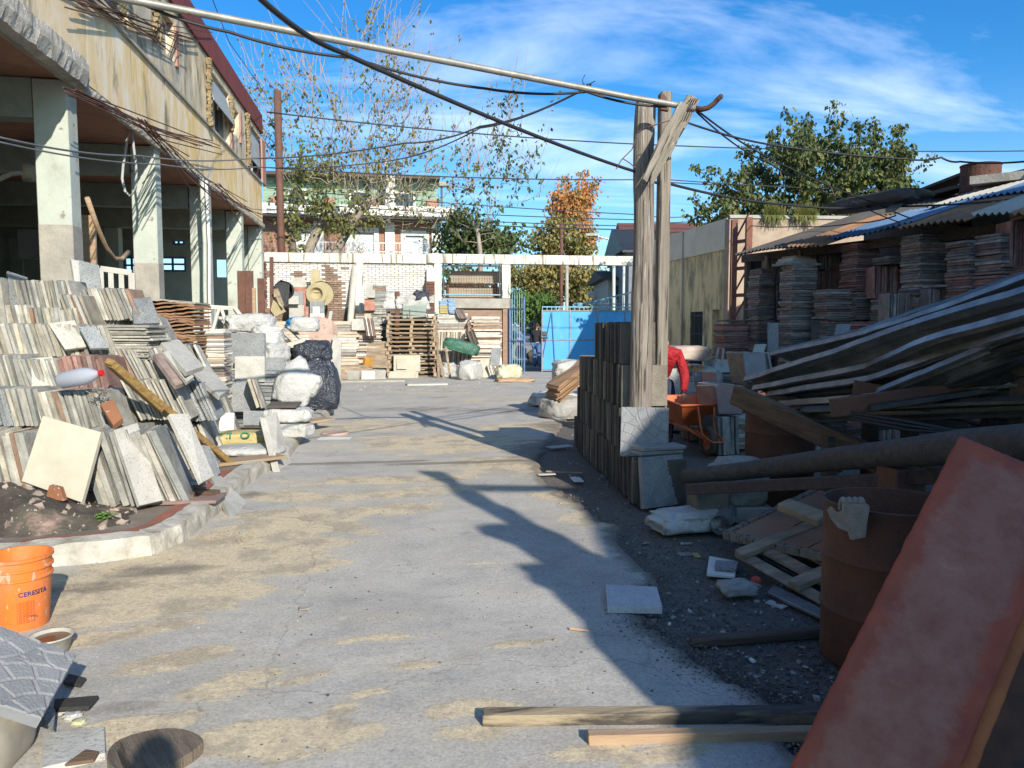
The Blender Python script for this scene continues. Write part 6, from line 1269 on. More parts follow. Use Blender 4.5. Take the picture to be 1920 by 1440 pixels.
# dark planks standing along the columns
for i, (px0, px1, pt, pb, d, mt_, lab) in enumerate([(446, 460, 508, 592, 17, M_rustb, 'brown plank standing by the fourth column, left one'), (461, 475, 508, 592, 17, M_rustb, 'brown plank standing by the fourth column, right one'), (484, 496, 522, 602, 18, M_rustb, 'brown plank standing by the last column'), (154, 179, 404, 560, 12.5, M_woodx, 'pale wooden post standing behind the nearest column'), (474, 480, 540, 600, 17, M_woodx, 'narrow pale lath by the fourth column')]):
    a, b = D((px0+px1)/2, pb, d), D((px0+px1)/2-1, pt, d); a.z = .12; w = (px1-px0)/FPX*d
    reg(MB().bar(a, b, w, .06, V((0, 1, 0)), .003).build('plank', mt_), lab, 'plank', 'planks standing by the columns')
a, b = D(508, 605, 20), D(509, 482, 20); a.z = .12; reg(MB().bar(a, b, .09, .09, V((0, 1, 0))).build('steel_post', M_rustb), 'rusty square steel post standing before the white brick wall', 'post')

# ------------------------------------------------------------------ scrap along the rear wall
gs = 'scrap slabs along the white brick wall'
def W2(label, a, b, c_, e, mt_, d=25.2, th=.08, skew=0, **k): return lean(a, b, c_, e, d, mt_, label, back=.12, th=th, skew=skew, group=gs, **k)
M_sinkb = mat('yellow_stone_resin', (.44, .37, .22), (.38, .31, .18), bump=.15)
M_rt = mat('red_patterned_tile', (.34, .12, .08), (.42, .24, .18), sc=5, bump=.1)
# basin panels
sk = thing('washbasin', tuple(D(595, 590, 24.8)), 'yellow composite washbasin top with a round bowl propped on slabs', 'washbasin')
c = D(593, 551, 24.8); Mb = frame(RT, UZ, -FH, (0, 0, 0)).to_3x3()
MB().lathe([(.20, 0), (.17, -.10), (.08, -.15), (0, -.16)], c-FH*.01, 24, Mb).build('bowl', M_sinkb, sk, smooth=True)
MB().lathe([(.20, 0), (.215, .012), (.32, .012), (.34, 0), (.34, -.03)], c, 28, Mb).build('rim', M_sinkb, sk, smooth=False)
MB().lathe([(.40, 0), (.40, -.05), (0, -.05)], c+RT*.14+FH*.12+UZ*.02, 30, Mb).build('back_panel', M_sinkb, sk)
MB().slab([D(583, 540, 24.95), D(599, 540, 24.95), D(599, 506, 25.1), D(583, 506, 25.1)], .05).slab([D(586, 548, 24.9), D(606, 548, 24.9), D(604, 520, 25.0), D(588, 520, 25.0)], .04).build('splash_board', M_sinkb, sk)
sk2 = thing('washbasin', tuple(D(527, 560, 20.5)), 'black basin shell hanging tilted beside the steel post', 'washbasin')
c = D(530, 545, 20.5); M3 = frame(RT*.9+UZ*.3, UZ-RT*.3, -FH*.9-RT*.3, (0, 0, 0)).to_3x3()
MB().lathe([(.26, 0), (.24, -.12), (.1, -.2), (0, -.21)], c, 24, M3).build('bowl', M_black, sk2, smooth=True)
MB().slab([D(513, 560, 20.3), D(530, 580, 20.3), D(541, 560, 20.4), D(543, 533, 20.5), D(527, 524, 20.6), D(516, 534, 20.5)], .05).build('shell', mat('matt_black_resin', (.03, .035, .035), (.05, .05, .05), bump=.2), sk2)
for i, (q, lab, mt_) in enumerate([([(508, 560), (530, 590), (534, 583), (512, 543)], 'tan curved panel leaning by the steel post, upper', M_sinkb), ([(507, 582), (516, 594), (536, 584), (512, 562)], 'tan panel with a curved cut leaning lower by the steel post', M_sinkb), ([(512, 542), (530, 575), (532, 572), (521, 541)], 'narrow tan panel edge under the black basin', M_palletd)]): Sl(lab, q, 20.1-i*.2, .05, mt_, group=gs)
for i, a in enumerate([(545, 572, 520, 548, M_slabP, 'pale slab standing on top of the red framed slabs'), (543, 573, 538, 600, M_rt, 'large red edged slab leaning on the brick wall'), (540, 568, 547, 575, M_tileG, 'grey slab before the red edged one'), (542, 570, 572, 606, M_slabP, 'wide grey slab at the bottom left of the brick wall'), (541, 560, 555, 570, M_slabP, 'small pale strip slab in the middle of the left group'), (581, 608, 565, 590, M_tileG, 'dark slate slab with a small pale sticker'), (586, 599, 575, 588, M_whitep, 'small pale tile stuck on the dark slate slab'), (581, 608, 588, 612, M_whitep, 'white slab under the dark slate slab'), (573, 578, 575, 605, M_rt, 'thin orange board on edge between the slab groups'), (612, 618, 583, 612, M_slabP, 'pale batten leaning against the bare wall')]):
    W2(a[5], a[0], a[1], a[2], a[3], a[4], d=24.9-.12*i, th=.05, skew=6 if i == 9 else 0)
flat_stack('low rubble base under the slabs left of the brick wall', D(575, 640, 24.2), 3.2, .6, 0, 1.75, M_tileW, t=.09, yaw=0, seed=120, cat='rubble', group=None, name='rubble_stack', jit=.08)
Sl('speckled pink slab with broken top leaning behind the bin bags', [(590, 735), (632, 735), (632, 612), (622, 600), (596, 592), (576, 596)], 15.4, .05, mat('pink_speckled_slab', (.52, .36, .28), (.44, .30, .24), speck=((.3, .2, .16), 30, .6)), ds=[15.3, 15.3, 15.8, 15.9, 15.9, 15.9])
Sl('pale slab on end by the pink speckled slab', [(606, 742), (638, 738), (640, 640), (626, 626)], 15.1, .05, M_slabP, ds=[15.1, 15.1, 15.5, 15.5])
lump('plastic_bag', D(572, 622, 14), (.5, .4, .3), M_wbag, 'white printed bag behind the dark bin bags', 'bag', seed=51)
lump('plastic_bag', D(560, 612, 15), (.4, .3, .2), mat('bright_blue_plastic', (.03, .25, .6), rough=.4, bump=.3), 'bright blue plastic scrap on the frames', 'bag', seed=52, amp=.3)
lump('sack', G(650, 712)+FH*.5, (1.3, .7, .45), M_palletd, 'crumpled brown paper sack at the foot of the leaning pipe', 'sack', seed=53, amp=.2, yaw=.2)
# leaning grey pipe
a, b = D(648, 702, 24.4), D(666, 492, 26.1); a.z = 0; reg(MB().tube([a, b], .105, 14).build('leaning_pipe', mat('cream_asbestos_pipe', (.55, .52, .45), (.44, .42, .36), bump=.3), smooth=True), 'long pale drain pipe leaning against the white brick wall', 'pipe')
# tile towers on the shelf
flat_stack('tower of mixed flat boxes and rubble left of the pallets', D(692, 705, 24.6), 1.0, .6, 0, .95, M_tileW, t=.07, yaw=0, seed=121, cat='rubble', group=None, name='rubble_stack', jit=.08)
W2('fibre drum front leaning under the broken boards', 686, 730, 640, 690, M_palletd, d=24.2, th=.3)
flat_stack('tower of thin boards under the grey tile, left of the pallets', D(690, 640, 24.6), .75, .5, .95, 1.6, M_tileW, t=.035, yaw=.1, seed=122, cat='board stack', group=None, name='board_stack', jit=.07)
flat_stack('stack carrying the red patterned tile', D(685, 600, 25.0), .62, .5, 1.6, 1.95, M_tileL, t=.06, yaw=0, seed=123, group='stacks on the rear shelf')
flat_stack('stack carrying the white tile beside the red one', D(716, 600, 25.0), .62, .5, 0, 2.0, M_tileL, t=.06, yaw=0, seed=124, group='stacks on the rear shelf')
for i, a in enumerate([(683, 703, 560, 582, M_rt, 'red patterned tile standing on the cream block'), (686, 703, 532, 558, M_slabP, 'rounded grey tile above the red patterned tile'), (690, 709, 534, 560, M_rt, 'pink red tile behind the rounded grey tile'), (683, 706, 582, 597, M_tileC, 'cream block under the red patterned tile'), (694, 718, 556, 580, M_whitep, 'plain white tile right of the red patterned tile')]):
    dd_ = (24.6, 24.6, 24.8, 24.7, 24.8)[i]; x0_, x1_ = (a[0], a[1]) if i != 4 else (695, 720)
    W2(a[5], x0_-19 if 0 else x0_-18*0, x1_, a[2], a[3], a[4], d=dd_)
W2('big white tile under the stacked grey tiles', 696+0, 721, 557, 582, M_whitep, d=24.5) if 0 else None
flat_stack('grey and marble tiles stacked above the white tile, near the brown post', D(712, 555, 24.9), .42, .4, 2.0, 2.9, M_tileL, t=.06, yaw=0, seed=125, group='stacks on the rear shelf')
W2('speckled grey square tile jutting out left of the broken tiles', 659, 685, 598, 619, M_slabP, d=24.0, th=.06)
for i in range(5):
    a = D(690+i*3.4, 632, 24.0); b = D(684+i*3.4, 598, 24.2); reg(MB().bar(a, b, .25, .035, RT).build('tile', M_tileW if i % 2 else M_slabK), f'{["first", "second", "third", "fourth", "fifth"][i]} of the five narrow tiles leaning in a fan above the broken boards', 'tile', 'fan of narrow tiles')
for i, (px, py, sz, mt_, lab) in enumerate([(712, 596, (.95, .5, .35), M_wbag, 'white plastic sheeting draped over the shelf left of the pallets'), (722, 618, (.5, .4, .35), M_gbag, 'grey bag hanging below the white sheeting'), (733, 566, (.6, .5, .6), M_wbag, 'crumpled white bag left of the brown post'), (760, 566, (.7, .5, .5), M_wbag, 'white bag right of the brown post'), (778, 568, (.9, .5, .55), M_wbag, 'heap of white plastic above the glass sheet'), (790, 552, (.5, .4, .4), M_kbag, 'small black torn bag under the pillar shelf'), (785, 592, (.5, .4, .4), M_kbag, 'dark bag behind the top of the pallets'), (720, 640, (.6, .5, .9), M_kbag, 'dark bag in the gap left of the pallets')]):
    q = D(px, py+14, 25.0); lump('plastic_bag', q, sz, mt_, lab, 'bag', seed=60+i, amp=.22, sharp=.7, group='bags heaped behind the pallets')
flat_stack('long low heap of scrap behind the pallets holding the white bags', D(765, 640, 25.6), 2.2, .7, 0, 2.0, M_tileW, t=.06, yaw=0, seed=126, cat='rubble', group=None, name='rubble_stack', jit=.1)
a, b = D(744, 700, 24.8), D(745, 546, 24.8); a.z = 0; reg(MB().bar(a, b, .15, .08, V((0, 1, 0))).build('plank', M_rustb, bevel=.02), 'dark brown round topped plank standing behind the pallets', 'plank')
W2('greenish glass sheet lying across the top of the pallets', 755, 799, 573, 598, mat('green_glass_sheet', (.25, .30, .25), (.3, .34, .28), rough=.15, bump=0), d=24.5, th=.02)
a = D(724, 580, 24.3); b = D(818, 587, 24.3); mrl = MB().tube([a, b], .018, 6).tube([D(727, 598, 24.3), a], .018, 6).tube([D(768, 580, 24.3), D(768, 598, 24.3)], .018, 6).tube([D(802, 583, 24.3), D(802, 600, 24.3)], .018, 6); reg(mrl.build('metal_railing', M_galv), 'thin grey metal railing lying on top of the pallets', 'railing')
# pillar shelf at the right end of the brick wall
W2('white tile high on the pillar shelf', 800, 814, 502, 528, M_whitep, d=26.1); W2('grey white tile on the lower pillar shelf', 797, 814, 542, 568, M_slabP, d=26.0)
flat_stack('tiles laid between the two upright tiles on the pillar shelf', D(806, 600, 26.2), .3, .3, 0, 3.1, M_rustb, t=.1, yaw=0, seed=127, cat='block column', group=None, name='block_column')
# pallets: stack of standing pallets
def pallet(name, label, P0, ux, uy, W_, H_, nb, mt_, grp, blocks=True):
    """pallet face: nb cross boards over three bearers; ux along the boards, uy along the bearers"""
    r_ = thing(name, tuple(P0), label, 'pallet', grp); ux, uy = V(ux).normalized(), V(uy).normalized(); n = ux.cross(uy).normalized()
    Rm = Matrix((ux, uy, n)).transposed()
    for k in (0.04, .5, .96): MB().box(P0+ux*(W_*k)+uy*H_/2-n*.05, (.09, H_, .085), Rm, .002).build('bearer', mt_, r_)
    for i in range(nb):
        y = .05+(H_-.1)*i/(nb-1)
        for dz in (0.004, -.108): MB().box(P0+ux*W_/2+uy*y+n*dz, (W_, .095, .02), Rm, .002).build('board', mt_, r_)
    return r_
gpal = 'flat pallets piled up before the white brick wall'
pz = 0.04; hh = .135
c0 = D(726, 716, 24.2); c0.z = 0; wpal = (819-726)/FPX*24.2
for i in range(14):
    zz = .02+i*hh*1.02; 
    if zz > 1.95: break
    rg = random.Random(i+50); P0 = V((c0.x+rg.uniform(-.04, .04), c0.y+rg.uniform(-.03, .03), zz+.115))
    pr = thing('pallet', tuple(P0), ['lowest pallet of the pile', 'second pallet from the bottom of the pile', 'third pallet from the bottom of the pile', 'fourth pallet from the bottom of the pile', 'fifth pallet from the bottom of the pile', 'sixth pallet from the bottom of the pile', 'seventh pallet from the bottom of the pile', 'eighth pallet from the bottom of the pile', 'ninth pallet from the bottom of the pile', 'tenth pallet from the bottom of the pile', 'eleventh pallet from the bottom of the pile', 'twelfth pallet from the bottom of the pile', 'thirteenth pallet from the bottom of the pile', 'topmost pallet of the pile'][i]+' before the white brick wall', 'pallet', gpal)
    for x in (.05, wpal/2, wpal-.05): MB().box(P0+V((x, .3, -.055)), (.09, .62, .085)).build('bearer', M_pallet, pr)
    for y in (.04, .32, .58): MB().box(P0+V((wpal/2, y, 0)), (wpal, .10, .02), None, .003, rg).build('board', M_pallet, pr)
    MB().box(P0+V((wpal/2, .04, -.108)), (wpal, .10, .02)).build('board', M_pallet, pr)
W2('cream slab with a square outline leaning on the pallets', 738, 788, 666, 696, M_tileC, d=23.9, th=.05); W2('thin inner square tile on the cream slab', 744, 762, 673, 692, M_tileC, d=23.85, th=.02)
W2('cream slab leaning at the foot of the pallets, oil stained', 728, 778, 696, 722, M_tileC, d=23.7, th=.05, skew=3, zb=.01); W2('second cream slab behind the oil stained one', 760, 784, 697, 714, M_tileC, d=23.8, th=.05)
flatat(G(800, 722), 1.1, .4, .05, .1, M_slabP, 'thin slab lying flat on the ground before the pallets'); flatat(G(700, 716), 1.8, .5, .06, .0, M_conc, 'rough concrete step at the foot of the scrap by the pipe')
for i, (px, py, w, mt_, lab) in enumerate([(663, 714, .35, M_slabP, 'pale broken tile on the ground left of the drum front'), (690, 714, .4, M_whitep, 'white tile box leaning at the foot of the tower'), (712, 712, .35, M_slabP, 'grey tile offcut right of the white tile box'), (724, 700, .3, mat('orange_box', (.6, .3, .05), bump=.1), 'orange box wedged in the tower left of the pallets')]):
    q = G(px, py); q.z = 0 if i < 3 else .72
    if i == 3: q = D(690, 688, 24.0)
    reg(MB().box(q+UZ*.15, (w, .12, .28), rz(.2*i) @ rx(.35)).build('tile_offcut' if i < 3 else 'box', mt_, bevel=.005), lab, 'tile' if i < 3 else 'box')
# rows of tiles right of the pallets
def brow(px0, px1, pyt, pyb, d, lab, seed, mt_=M_tileW, lean_=-.08, t=.04):
    a = D(px0, pyb, d); b = D(px1, pyb, d); h = D(px0, pyt, d).z-a.z; return edge_row(lab, V((a.x, a.y, a.z)), V((b.x, b.y, a.z)), h, .4, mt_, t=t, lean=lean_, seed=seed, group='tiers of tiles right of the pallets', yaw=0.)
brow(822, 876, 658, 704, 24.6, 'lowest tier of tiles on edge right of the pallets, behind the white bags', 130); brow(820, 870, 622, 660, 24.9, 'middle tier of tiles on edge right of the pallets', 131); brow(824, 866, 586, 622, 25.2, 'upper tier of tiles on edge right of the pallets', 132, mt_=M_tileL)
brow(884, 900, 620, 646, 24.4, 'short dark row of tiles leaning beside the flat pale stack', 133, mt_=M_tileD, lean_=.35)
flat_stack('broad stack of pale thin slabs in front of the brick infill', D(910, 690, 25.1), .95, .5, 0, 1.9, M_tileW, t=.045, yaw=.05, seed=134, jit=.06, group=None); flat_stack('yellow cardboard boxes stacked on the upper tier', D(831, 590, 25.2), .26, .3, 2.02, 2.42, mat('yellow_card', (.45, .36, .16), (.38, .3, .14)), t=.05, seed=135, mt2=mat('blue_print_card', (.10, .28, .52), (.4, .45, .5)), z2=2.25, cat='box stack', group=None, name='box_stack')
flat_stack('leaning blue printed boxes beside the yellow ones', D(848, 588, 25.2), .24, .3, 2.02, 2.46, MATS['blue_print_card'], t=.04, seed=136, cat='box stack', group=None, name='box_stack', lean=(-.1, 0))
flat_stack('low base under the tiers right of the pallets', D(848, 700, 25.4), 1.0, .5, 0, 2.0, M_tileW, t=.05, yaw=0, seed=137, cat='rubble', group=None, name='rubble_stack')
a, b = D(866, 598, 25), D(880, 600, 25); edge_row('few dark tiles leaning beside the blue boxes', D(862, 598, 25), D(876, 598, 25), .34, .3, M_tileS, lean=.45, seed=138, group='tiers of tiles right of the pallets')
lump('sack', D(862, 668, 24.0), (1.15, .5, .42), M_greenbag, 'dark green sack with yellow print lying on the white bags', 'sack', seed=70, yaw=-.2, tilt=ry(.25))
for i, (px, py, sz, mt_, lab) in enumerate([(850, 700, (.9, .6, .9), M_gbag, 'tall dusty grey bag under the green sack'), (880, 712, (.75, .6, .62), M_wbag, 'bright white bag before the leaning tile, right of the pallets'), (838, 706, (.6, .5, .5), M_wbag, 'white bag between the pallets and the grey bag'), (896, 700, (.5, .4, .55), M_wbag, 'white bag next to the leaning cream tile'), (828, 690, (.5, .4, .6), M_gbag, 'grey bag squeezed beside the pallets')]):
    q = G(px, py); lump('sack', q, sz, mt_, lab, 'sack', seed=75+i, amp=.2, sharp=.6, yaw=i, group='bags right of the pallets')
for a in [(902, 924, 672, 712, M_tileC, 'cream tile standing at the right end of the bags', -2), (934, 944, 670, 708, M_whitep, 'narrow white slab leaning by the small tile bundle', -4), (918, 936, 652, 690, M_tileG, 'grey tile leaning behind the cream one', 4)]: lean(a[0], a[1], a[2], a[3], 23.9, a[4], a[5], zb=0.01 if a[3] > 705 else None, skew=a[6])
brow(922, 942, 684, 711, 23.8, 'small bundle of tiles leaning by the pier', 140, lean_=.3); lump('plastic_bag', G(955, 712), (.7, .5, .5), mat('yellowish_plastic', (.6, .56, .38), (.5, .46, .32), rough=.5, bump=.4), 'yellowish plastic bag at the right end of the scrap by the gate', 'bag', seed=85, amp=.25); lump('paper_scrap', G(965, 716), (1.1, .4, .12), M_woodx, 'torn brown paper on the ground by the pedestrian gate', 'paper', seed=86, amp=.3)
for i, (a, b, c_, e) in enumerate([(823, 664, 834, 716), (845, 716, 836, 650), (818, 600, 823, 716)]): reg(MB().bar(D(a, b, 23.7), D(c_, e, 23.6), .07, .04, V((0, 1, 0))).build('lath', M_palletd if i else M_pallet), ['short lath leaning off the pallet pile', 'lath leaning on the grey bag', 'long lath on end beside the pallets'][i], 'lath', 'laths by the pallets')
# small rubble along the kerb foot and the heap of things on the ground
# ------------------------------------------------------------------ houses beyond the wall
HY = 40.
h1 = thing('brick_house', tuple(PY(660, 620, HY)*1), 'brick house with white shutters, white balcony and green upper floor behind the yard wall', 'house'); h1.location.z = 0
X = lambda px: PY(px, 450, HY).x
Z = lambda py: PY(660, py, HY).z
M_hb = brickmat('red_house_brick', (.36, .15, .08), (.28, .12, .07), (.42, .34, .27))
M_hg = mat('green_clapboard', (.27, .38, .27), (.22, .32, .23), bump=.3)
hw = [(548, 588, 436, 500), (652, 706, 436, 500), (756, 800, 440, 500)]
hole_wall('brick_wall', M_hb, h1, (X(480), HY, 0), (1, 0, 0), X(826)-X(480), 0, Z(412), .3, [(X(a)-X(480), X(b)-X(480), Z(d), Z(c)) for a, b, c, d in hw])
for a, b, c, d in hw:
    w = MB().box2((X(a)-.12, HY-.04, Z(d)), (X(a)+.12, HY+.05, Z(c)+.12)).box2((X(b)-.12, HY-.04, Z(d)), (X(b)+.12, HY+.05, Z(c)+.12)).box2((X(a)-.12, HY-.045, Z(c)), (X(b)+.12, HY+.055, Z(c)+.25)).build('window', M_whitep, h1)
    m = MB(); z = Z(d)
    while z < Z(c): m.box((X((a+b)/2), HY+.12, z+.09), (X(b)-X(a)-.1, .03, .17)); z += .19
    m.build('white_shutter', M_whitep, w)
for px in (598, 731, 818): MB().box2((X(px)-.24, HY-.14, 0), (X(px)+.24, HY-.005, Z(412))).build('white_pilaster', M_whitep, h1)
MB().box2((X(480), HY-1.4, Z(410)), (X(848), HY+.3, Z(392))).build('balcony_slab', M_whitep, h1); MB().box2((X(480), HY-.2, Z(416)), (X(826), HY-.006, Z(411))).build('shadow_beam', M_hb, h1)
HG = HY+.8
Xg = lambda px: PY(px, 450, HG).x; Zg = lambda py: PY(660, py, HG).z
m = MB(); 
z = Zg(392)
while z < Zg(338): m.box2((Xg(495), HG-.03*((z*10) % 2 > 1), z), (Xg(820), HG+.2, z+.16)); z += .17
m.build('green_wall', M_hg, h1)
for a, b in ((545, 572), (660, 690), (742, 776)):
    w = MB().box2((Xg(a)-.1, HG-.08, Zg(386)), (Xg(b)+.1, HG-.032, Zg(358))).build('window', M_whitep, h1); MB().box2((Xg(a), HG-.1, Zg(384)), (Xg(b), HG-.085, Zg(361))).build('pane', M_glass, w)
for px in (520, 617, 705, 812): MB().box2((Xg(px)-.3, HG-.2, Zg(392)), (Xg(px)+.3, HG-.05, Zg(372))).build('brick_pier', M_hb, h1)
MB().box2((Xg(490), HG-.9, Zg(337)), (Xg(824), HG+6, Zg(331))).build('roof_edge', M_woodd, h1)
m = MB(); m.box2((X(733)-.24, HY-.5, Z(405)), (X(733)+.24, HY-.2, Z(330))); m.tube([V((X(726), HY-.4, Z(392))), V((X(726), HY-.4, Z(297)))], .09, 8); m.build('white_chimney', M_whitep, h1)
m = MB(); y_ = HY-1.35
for z in (Z(476), Z(460)): m.bar((X(590), y_, z), (X(826), y_, z), .05, .05)
for k in range(40): x = X(590)+(X(826)-X(590))*k/39; m.bar((x, y_, Z(492)), (x, y_, Z(460)), .02, .02, V((0, 1, 0)))
m.build('balcony_rail', M_whitep, h1)
q = D(828, 347, 42); rr = MB().tube([V((q.x, q.y, Z(395))), q], .06, 6); reg(rr.build('lamp_post', M_galv), 'thin lamp mast rising at the right end of the brick house', 'lamp post'); lump('round_lamp', q-UZ*.1, (.6, .4, .3), M_conc, 'round lamp on the thin mast by the brick house', 'lamp', seed=3, amp=.02)
def house(name, label, px0, px1, pyt, d, mt_, roofm, rh=1.2, deep=8, over=.4, wins=()):
    a, b = D(px0, 600, d), D(px1, 600, d); zt_ = D(px0, pyt, d).z; a.z = b.z = 0; r_ = thing(name, tuple((a+b)/2), label, 'house'); bk = FH*deep
    m = MB(); vs = [a, b, b+bk, a+bk]; m.add([v+UZ*z for z in (-.2, zt_) for v in vs], [(0, 1, 5, 4), (1, 2, 6, 5), (2, 3, 7, 6), (3, 0, 4, 7), (3, 2, 1, 0), (4, 5, 6, 7)]); m.build('wall', mt_, r_)
    o1, o2 = a-RT*over-FH*over+UZ*zt_, b+RT*over-FH*over+UZ*zt_; o3, o4 = o2+FH*(deep+2*over), o1+FH*(deep+2*over); md = UZ*rh+FH*(deep/2+over)
    MB().add([o1, o2, o3, o4, o1+md, o2+md, o1-UZ*.12, o2-UZ*.12], [(0, 1, 5, 4), (2, 3, 4, 5), (0, 4, 3), (1, 2, 5), (6, 7, 1, 0), (3, 2, 1, 0)]).build('roof', roofm, r_)
    for i, (x0, x1, y0, y1) in enumerate(wins):
        p, q = D(x0, y0, d-.06), D(x1, y1, d-.06); w = MB().slab([D(x0, y1, d-.05), D(x1, y1, d-.05), D(x1, y0, d-.05), D(x0, y0, d-.05)], .06).build('window', M_glass, r_); 
    return r_
M_rooft = mat('dark_red_roof_tiles', (.17, .055, .04), (.12, .045, .035), sc=3, bump=.6, bsc=14, stretch=(1, 1, 1)); M_grw = mat('grey_house_wall', (.20, .21, .22), (.16, .17, .18), bump=.2); M_crw = mat('cream_house_wall', (.42, .38, .30), (.36, .32, .26), bump=.2)
house('grey_house', 'cream house with dark eave and windows seen above the right end of the blue gate', 1140, 1200, 522, 44, M_crw, M_woodd, rh=.7, wins=((1150, 1164, 535, 560), (1172, 1190, 540, 575)))
house('dark_house', 'dark slate blue house with tall window between gate post and beam end', 1178, 1262, 470, 40, M_grw, M_steelk, rh=1.6, wins=((1196, 1206, 500, 560), (1212, 1222, 500, 560)))
house('red_roof_house', 'house with dark red tiled roof rising behind the yellow wall', 1190, 1345, 478, 42, M_crw, M_rooft, rh=2.3, deep=9)
house('low_black_shop', 'low black shopfront beyond the gateway with a pale panel', 988, 1040, 566, 76, M_steelk, M_steelk, rh=.05, wins=((1002, 1010, 578, 596),))
house('far_white_house', 'small pale house far along the street behind the autumn tree', 1085, 1150, 560, 90, M_crw, M_rooft, rh=1)
# ------------------------------------------------------------------ trees
def tree(name, label, base, blobs, nt_, leaf, leafn, ls, seed, r0=.16, bark=M_bark, twigm=None, leaf2=None, droop=.5, trunk=None, group=None, clump=.35, tw=.012, shoots=0, shl=(.8, 2.), up=.9, lsh=.6):
    """trunk and limbs grow towards targets spread through the blobs; leaves gather round the twig ends"""
    rg = random.Random(seed); base = V(base); root = thing(name, tuple(base), label, 'tree', group)
    nodes = [(base+UZ*0, r0)]; m = MB()
    tp = [base]+[V(p) for p in (trunk or [base+UZ*1.5])]; pr = [r0*(1-.3*i/len(tp)) for i in range(len(tp))]; m.tube(fine(tp, 3), [r0*(1-.35*i/(3*(len(tp)-1))) for i in range(3*(len(tp)-1)+1)], 9)
    nodes = [(p, r0*.62, 0) for p in fine(tp, 3)[len(tp):]]
    T = []
    for c, s_, w in blobs:
        for k in range(int(nt_*w)):
            while True:
                u = V((rg.uniform(-1, 1), rg.uniform(-1, 1), rg.uniform(-1, 1)))
                if u.length < 1: break
            T.append(V(c)+V((u.x*s_[0], u.y*s_[1], u.z*s_[2])))
    T.sort(key=lambda p: (p-tp[-1]).length); tips = []
    for p in T:
        bst = min(nodes, key=lambda n_: (n_[0]-p).length + max(0, n_[0].z-p.z)*1.2 + n_[2]*.06); a, r_, g_ = bst; L = (p-a).length
        if L < .08: continue
        rr = max(tw, min(r_*.72, .012+L*.022)); c1 = a.lerp(p, .4)+V((rg.uniform(-1, 1), rg.uniform(-1, 1), rg.uniform(-.2, .9)))*L*.13; c2 = a.lerp(p, .75)+V((rg.uniform(-1, 1), rg.uniform(-1, 1), rg.uniform(-.3, .6)))*L*.09
        m.tube([a, c1, c2, p], [rr, rr*.78, rr*.55, tw*.5], 5 if rr > .03 else 4, cap=False); nodes += [(c1, rr*.8, g_+1), (c2, rr*.6, g_+1), (p, rr*.4, g_+1)]; tips.append((c1.lerp(c2, .5), c2, p))
    zmid = sum(t[2].z for t in tips)/len(tips); cen = sum((t[2] for t in tips), V((0, 0, 0)))/len(tips)
    for k in range(shoots):
        t = rg.choice(tips); a = t[2]; 
        if a.z < zmid and rg.random() < .6: continue
        o_ = (a-cen); o_.z = 0; d = (o_.normalized()*rg.uniform(0, .8)+V((rg.uniform(-.4, .4), rg.uniform(-.4, .4), up+rg.uniform(0, .6)))).normalized(); L = rg.uniform(*shl); b1 = a+d*L*.5+V((rg.uniform(-.1, .1), 0, 0)); b2 = b1+(d+V((rg.uniform(-.3, .3), 0, .1)))*L*.5
        m.tube([a, b1, b2], [tw*.9, tw*.65, tw*.35], 4, cap=False)
        if rg.random() < lsh: tips += [(a, b1, b2)]*2
    m.build('trunk', bark, root, smooth=True)
    def leaves(n, mt_, nm):
        lm = MB(); vs = lm.v; fs_ = lm.f
        for k in range(n):
            t = rg.choice(tips); u = rg.random(); c = (t[1].lerp(t[2], u) if rg.random() < .8 else t[0].lerp(t[1], u)); c = c+V((rg.gauss(0, clump), rg.gauss(0, clump), rg.gauss(0, clump*.8)))*.6
            s_ = ls*rg.uniform(.6, 1.25); d = V((rg.uniform(-1, 1), rg.uniform(-1, 1), rg.uniform(-1.2, .3)-droop)).normalized(); x = d.cross(V((rg.uniform(-1, 1), rg.uniform(-1, 1), rg.uniform(-1, 1)))).normalized(); nn = d.cross(x)
            i = len(vs); vs += [c, c+d*s_*.45+x*s_*.34+nn*s_*.08, c+d*s_, c+d*s_*.45-x*s_*.34+nn*s_*.08]; fs_ += [(i, i+1, i+2), (i, i+2, i+3)]
        me = bpy.data.meshes.new(nm); me.from_pydata([tuple(p-base) for p in vs], [], fs_); me.materials.append(mt_); o = bpy.data.objects.new(nm, me); C.objects.link(o); o.parent = root; reg(o, kind='stuff')
    if leafn: leaves(leafn, leaf, 'crown')
    if leaf2: leaves(leaf2[1], leaf2[0], 'crown')
    return root
B = lambda px, py, d, rx_, ry_, rz_, w: (D(px, py, d), (rx_, ry_, rz_), w)
# big green tree on the right, behind the shed
tb = D(1560, 600, 22); tb.z = 0
tree('broadleaf_tree', 'dense dark green leafy tree standing behind the shed roof at the right', tb, [B(1545, 365, 22, 2.0, 1.6, 1.2, .36), B(1450, 355, 22, 1.5, 1.3, 1.0, .18), B(1365, 400, 22, 1.2, 1.1, .6, .14), B(1635, 345, 22, 1.3, 1.2, .8, .16), B(1575, 285, 22, .6, .6, .35, .06), B(1490, 295, 22, .6, .6, .3, .05), B(1480, 415, 22, 2.2, 1.3, .5, .14), B(1690, 370, 22, .5, .6, .5, .04)], 460, M_leafd, 12500, .15, 3, r0=.2, trunk=[tb+UZ*2.4, tb+V((.1, 0, 4))], leaf2=(M_leafy, 3800), clump=.15, shoots=230, shl=(.3, .7), up=.3, lsh=1)
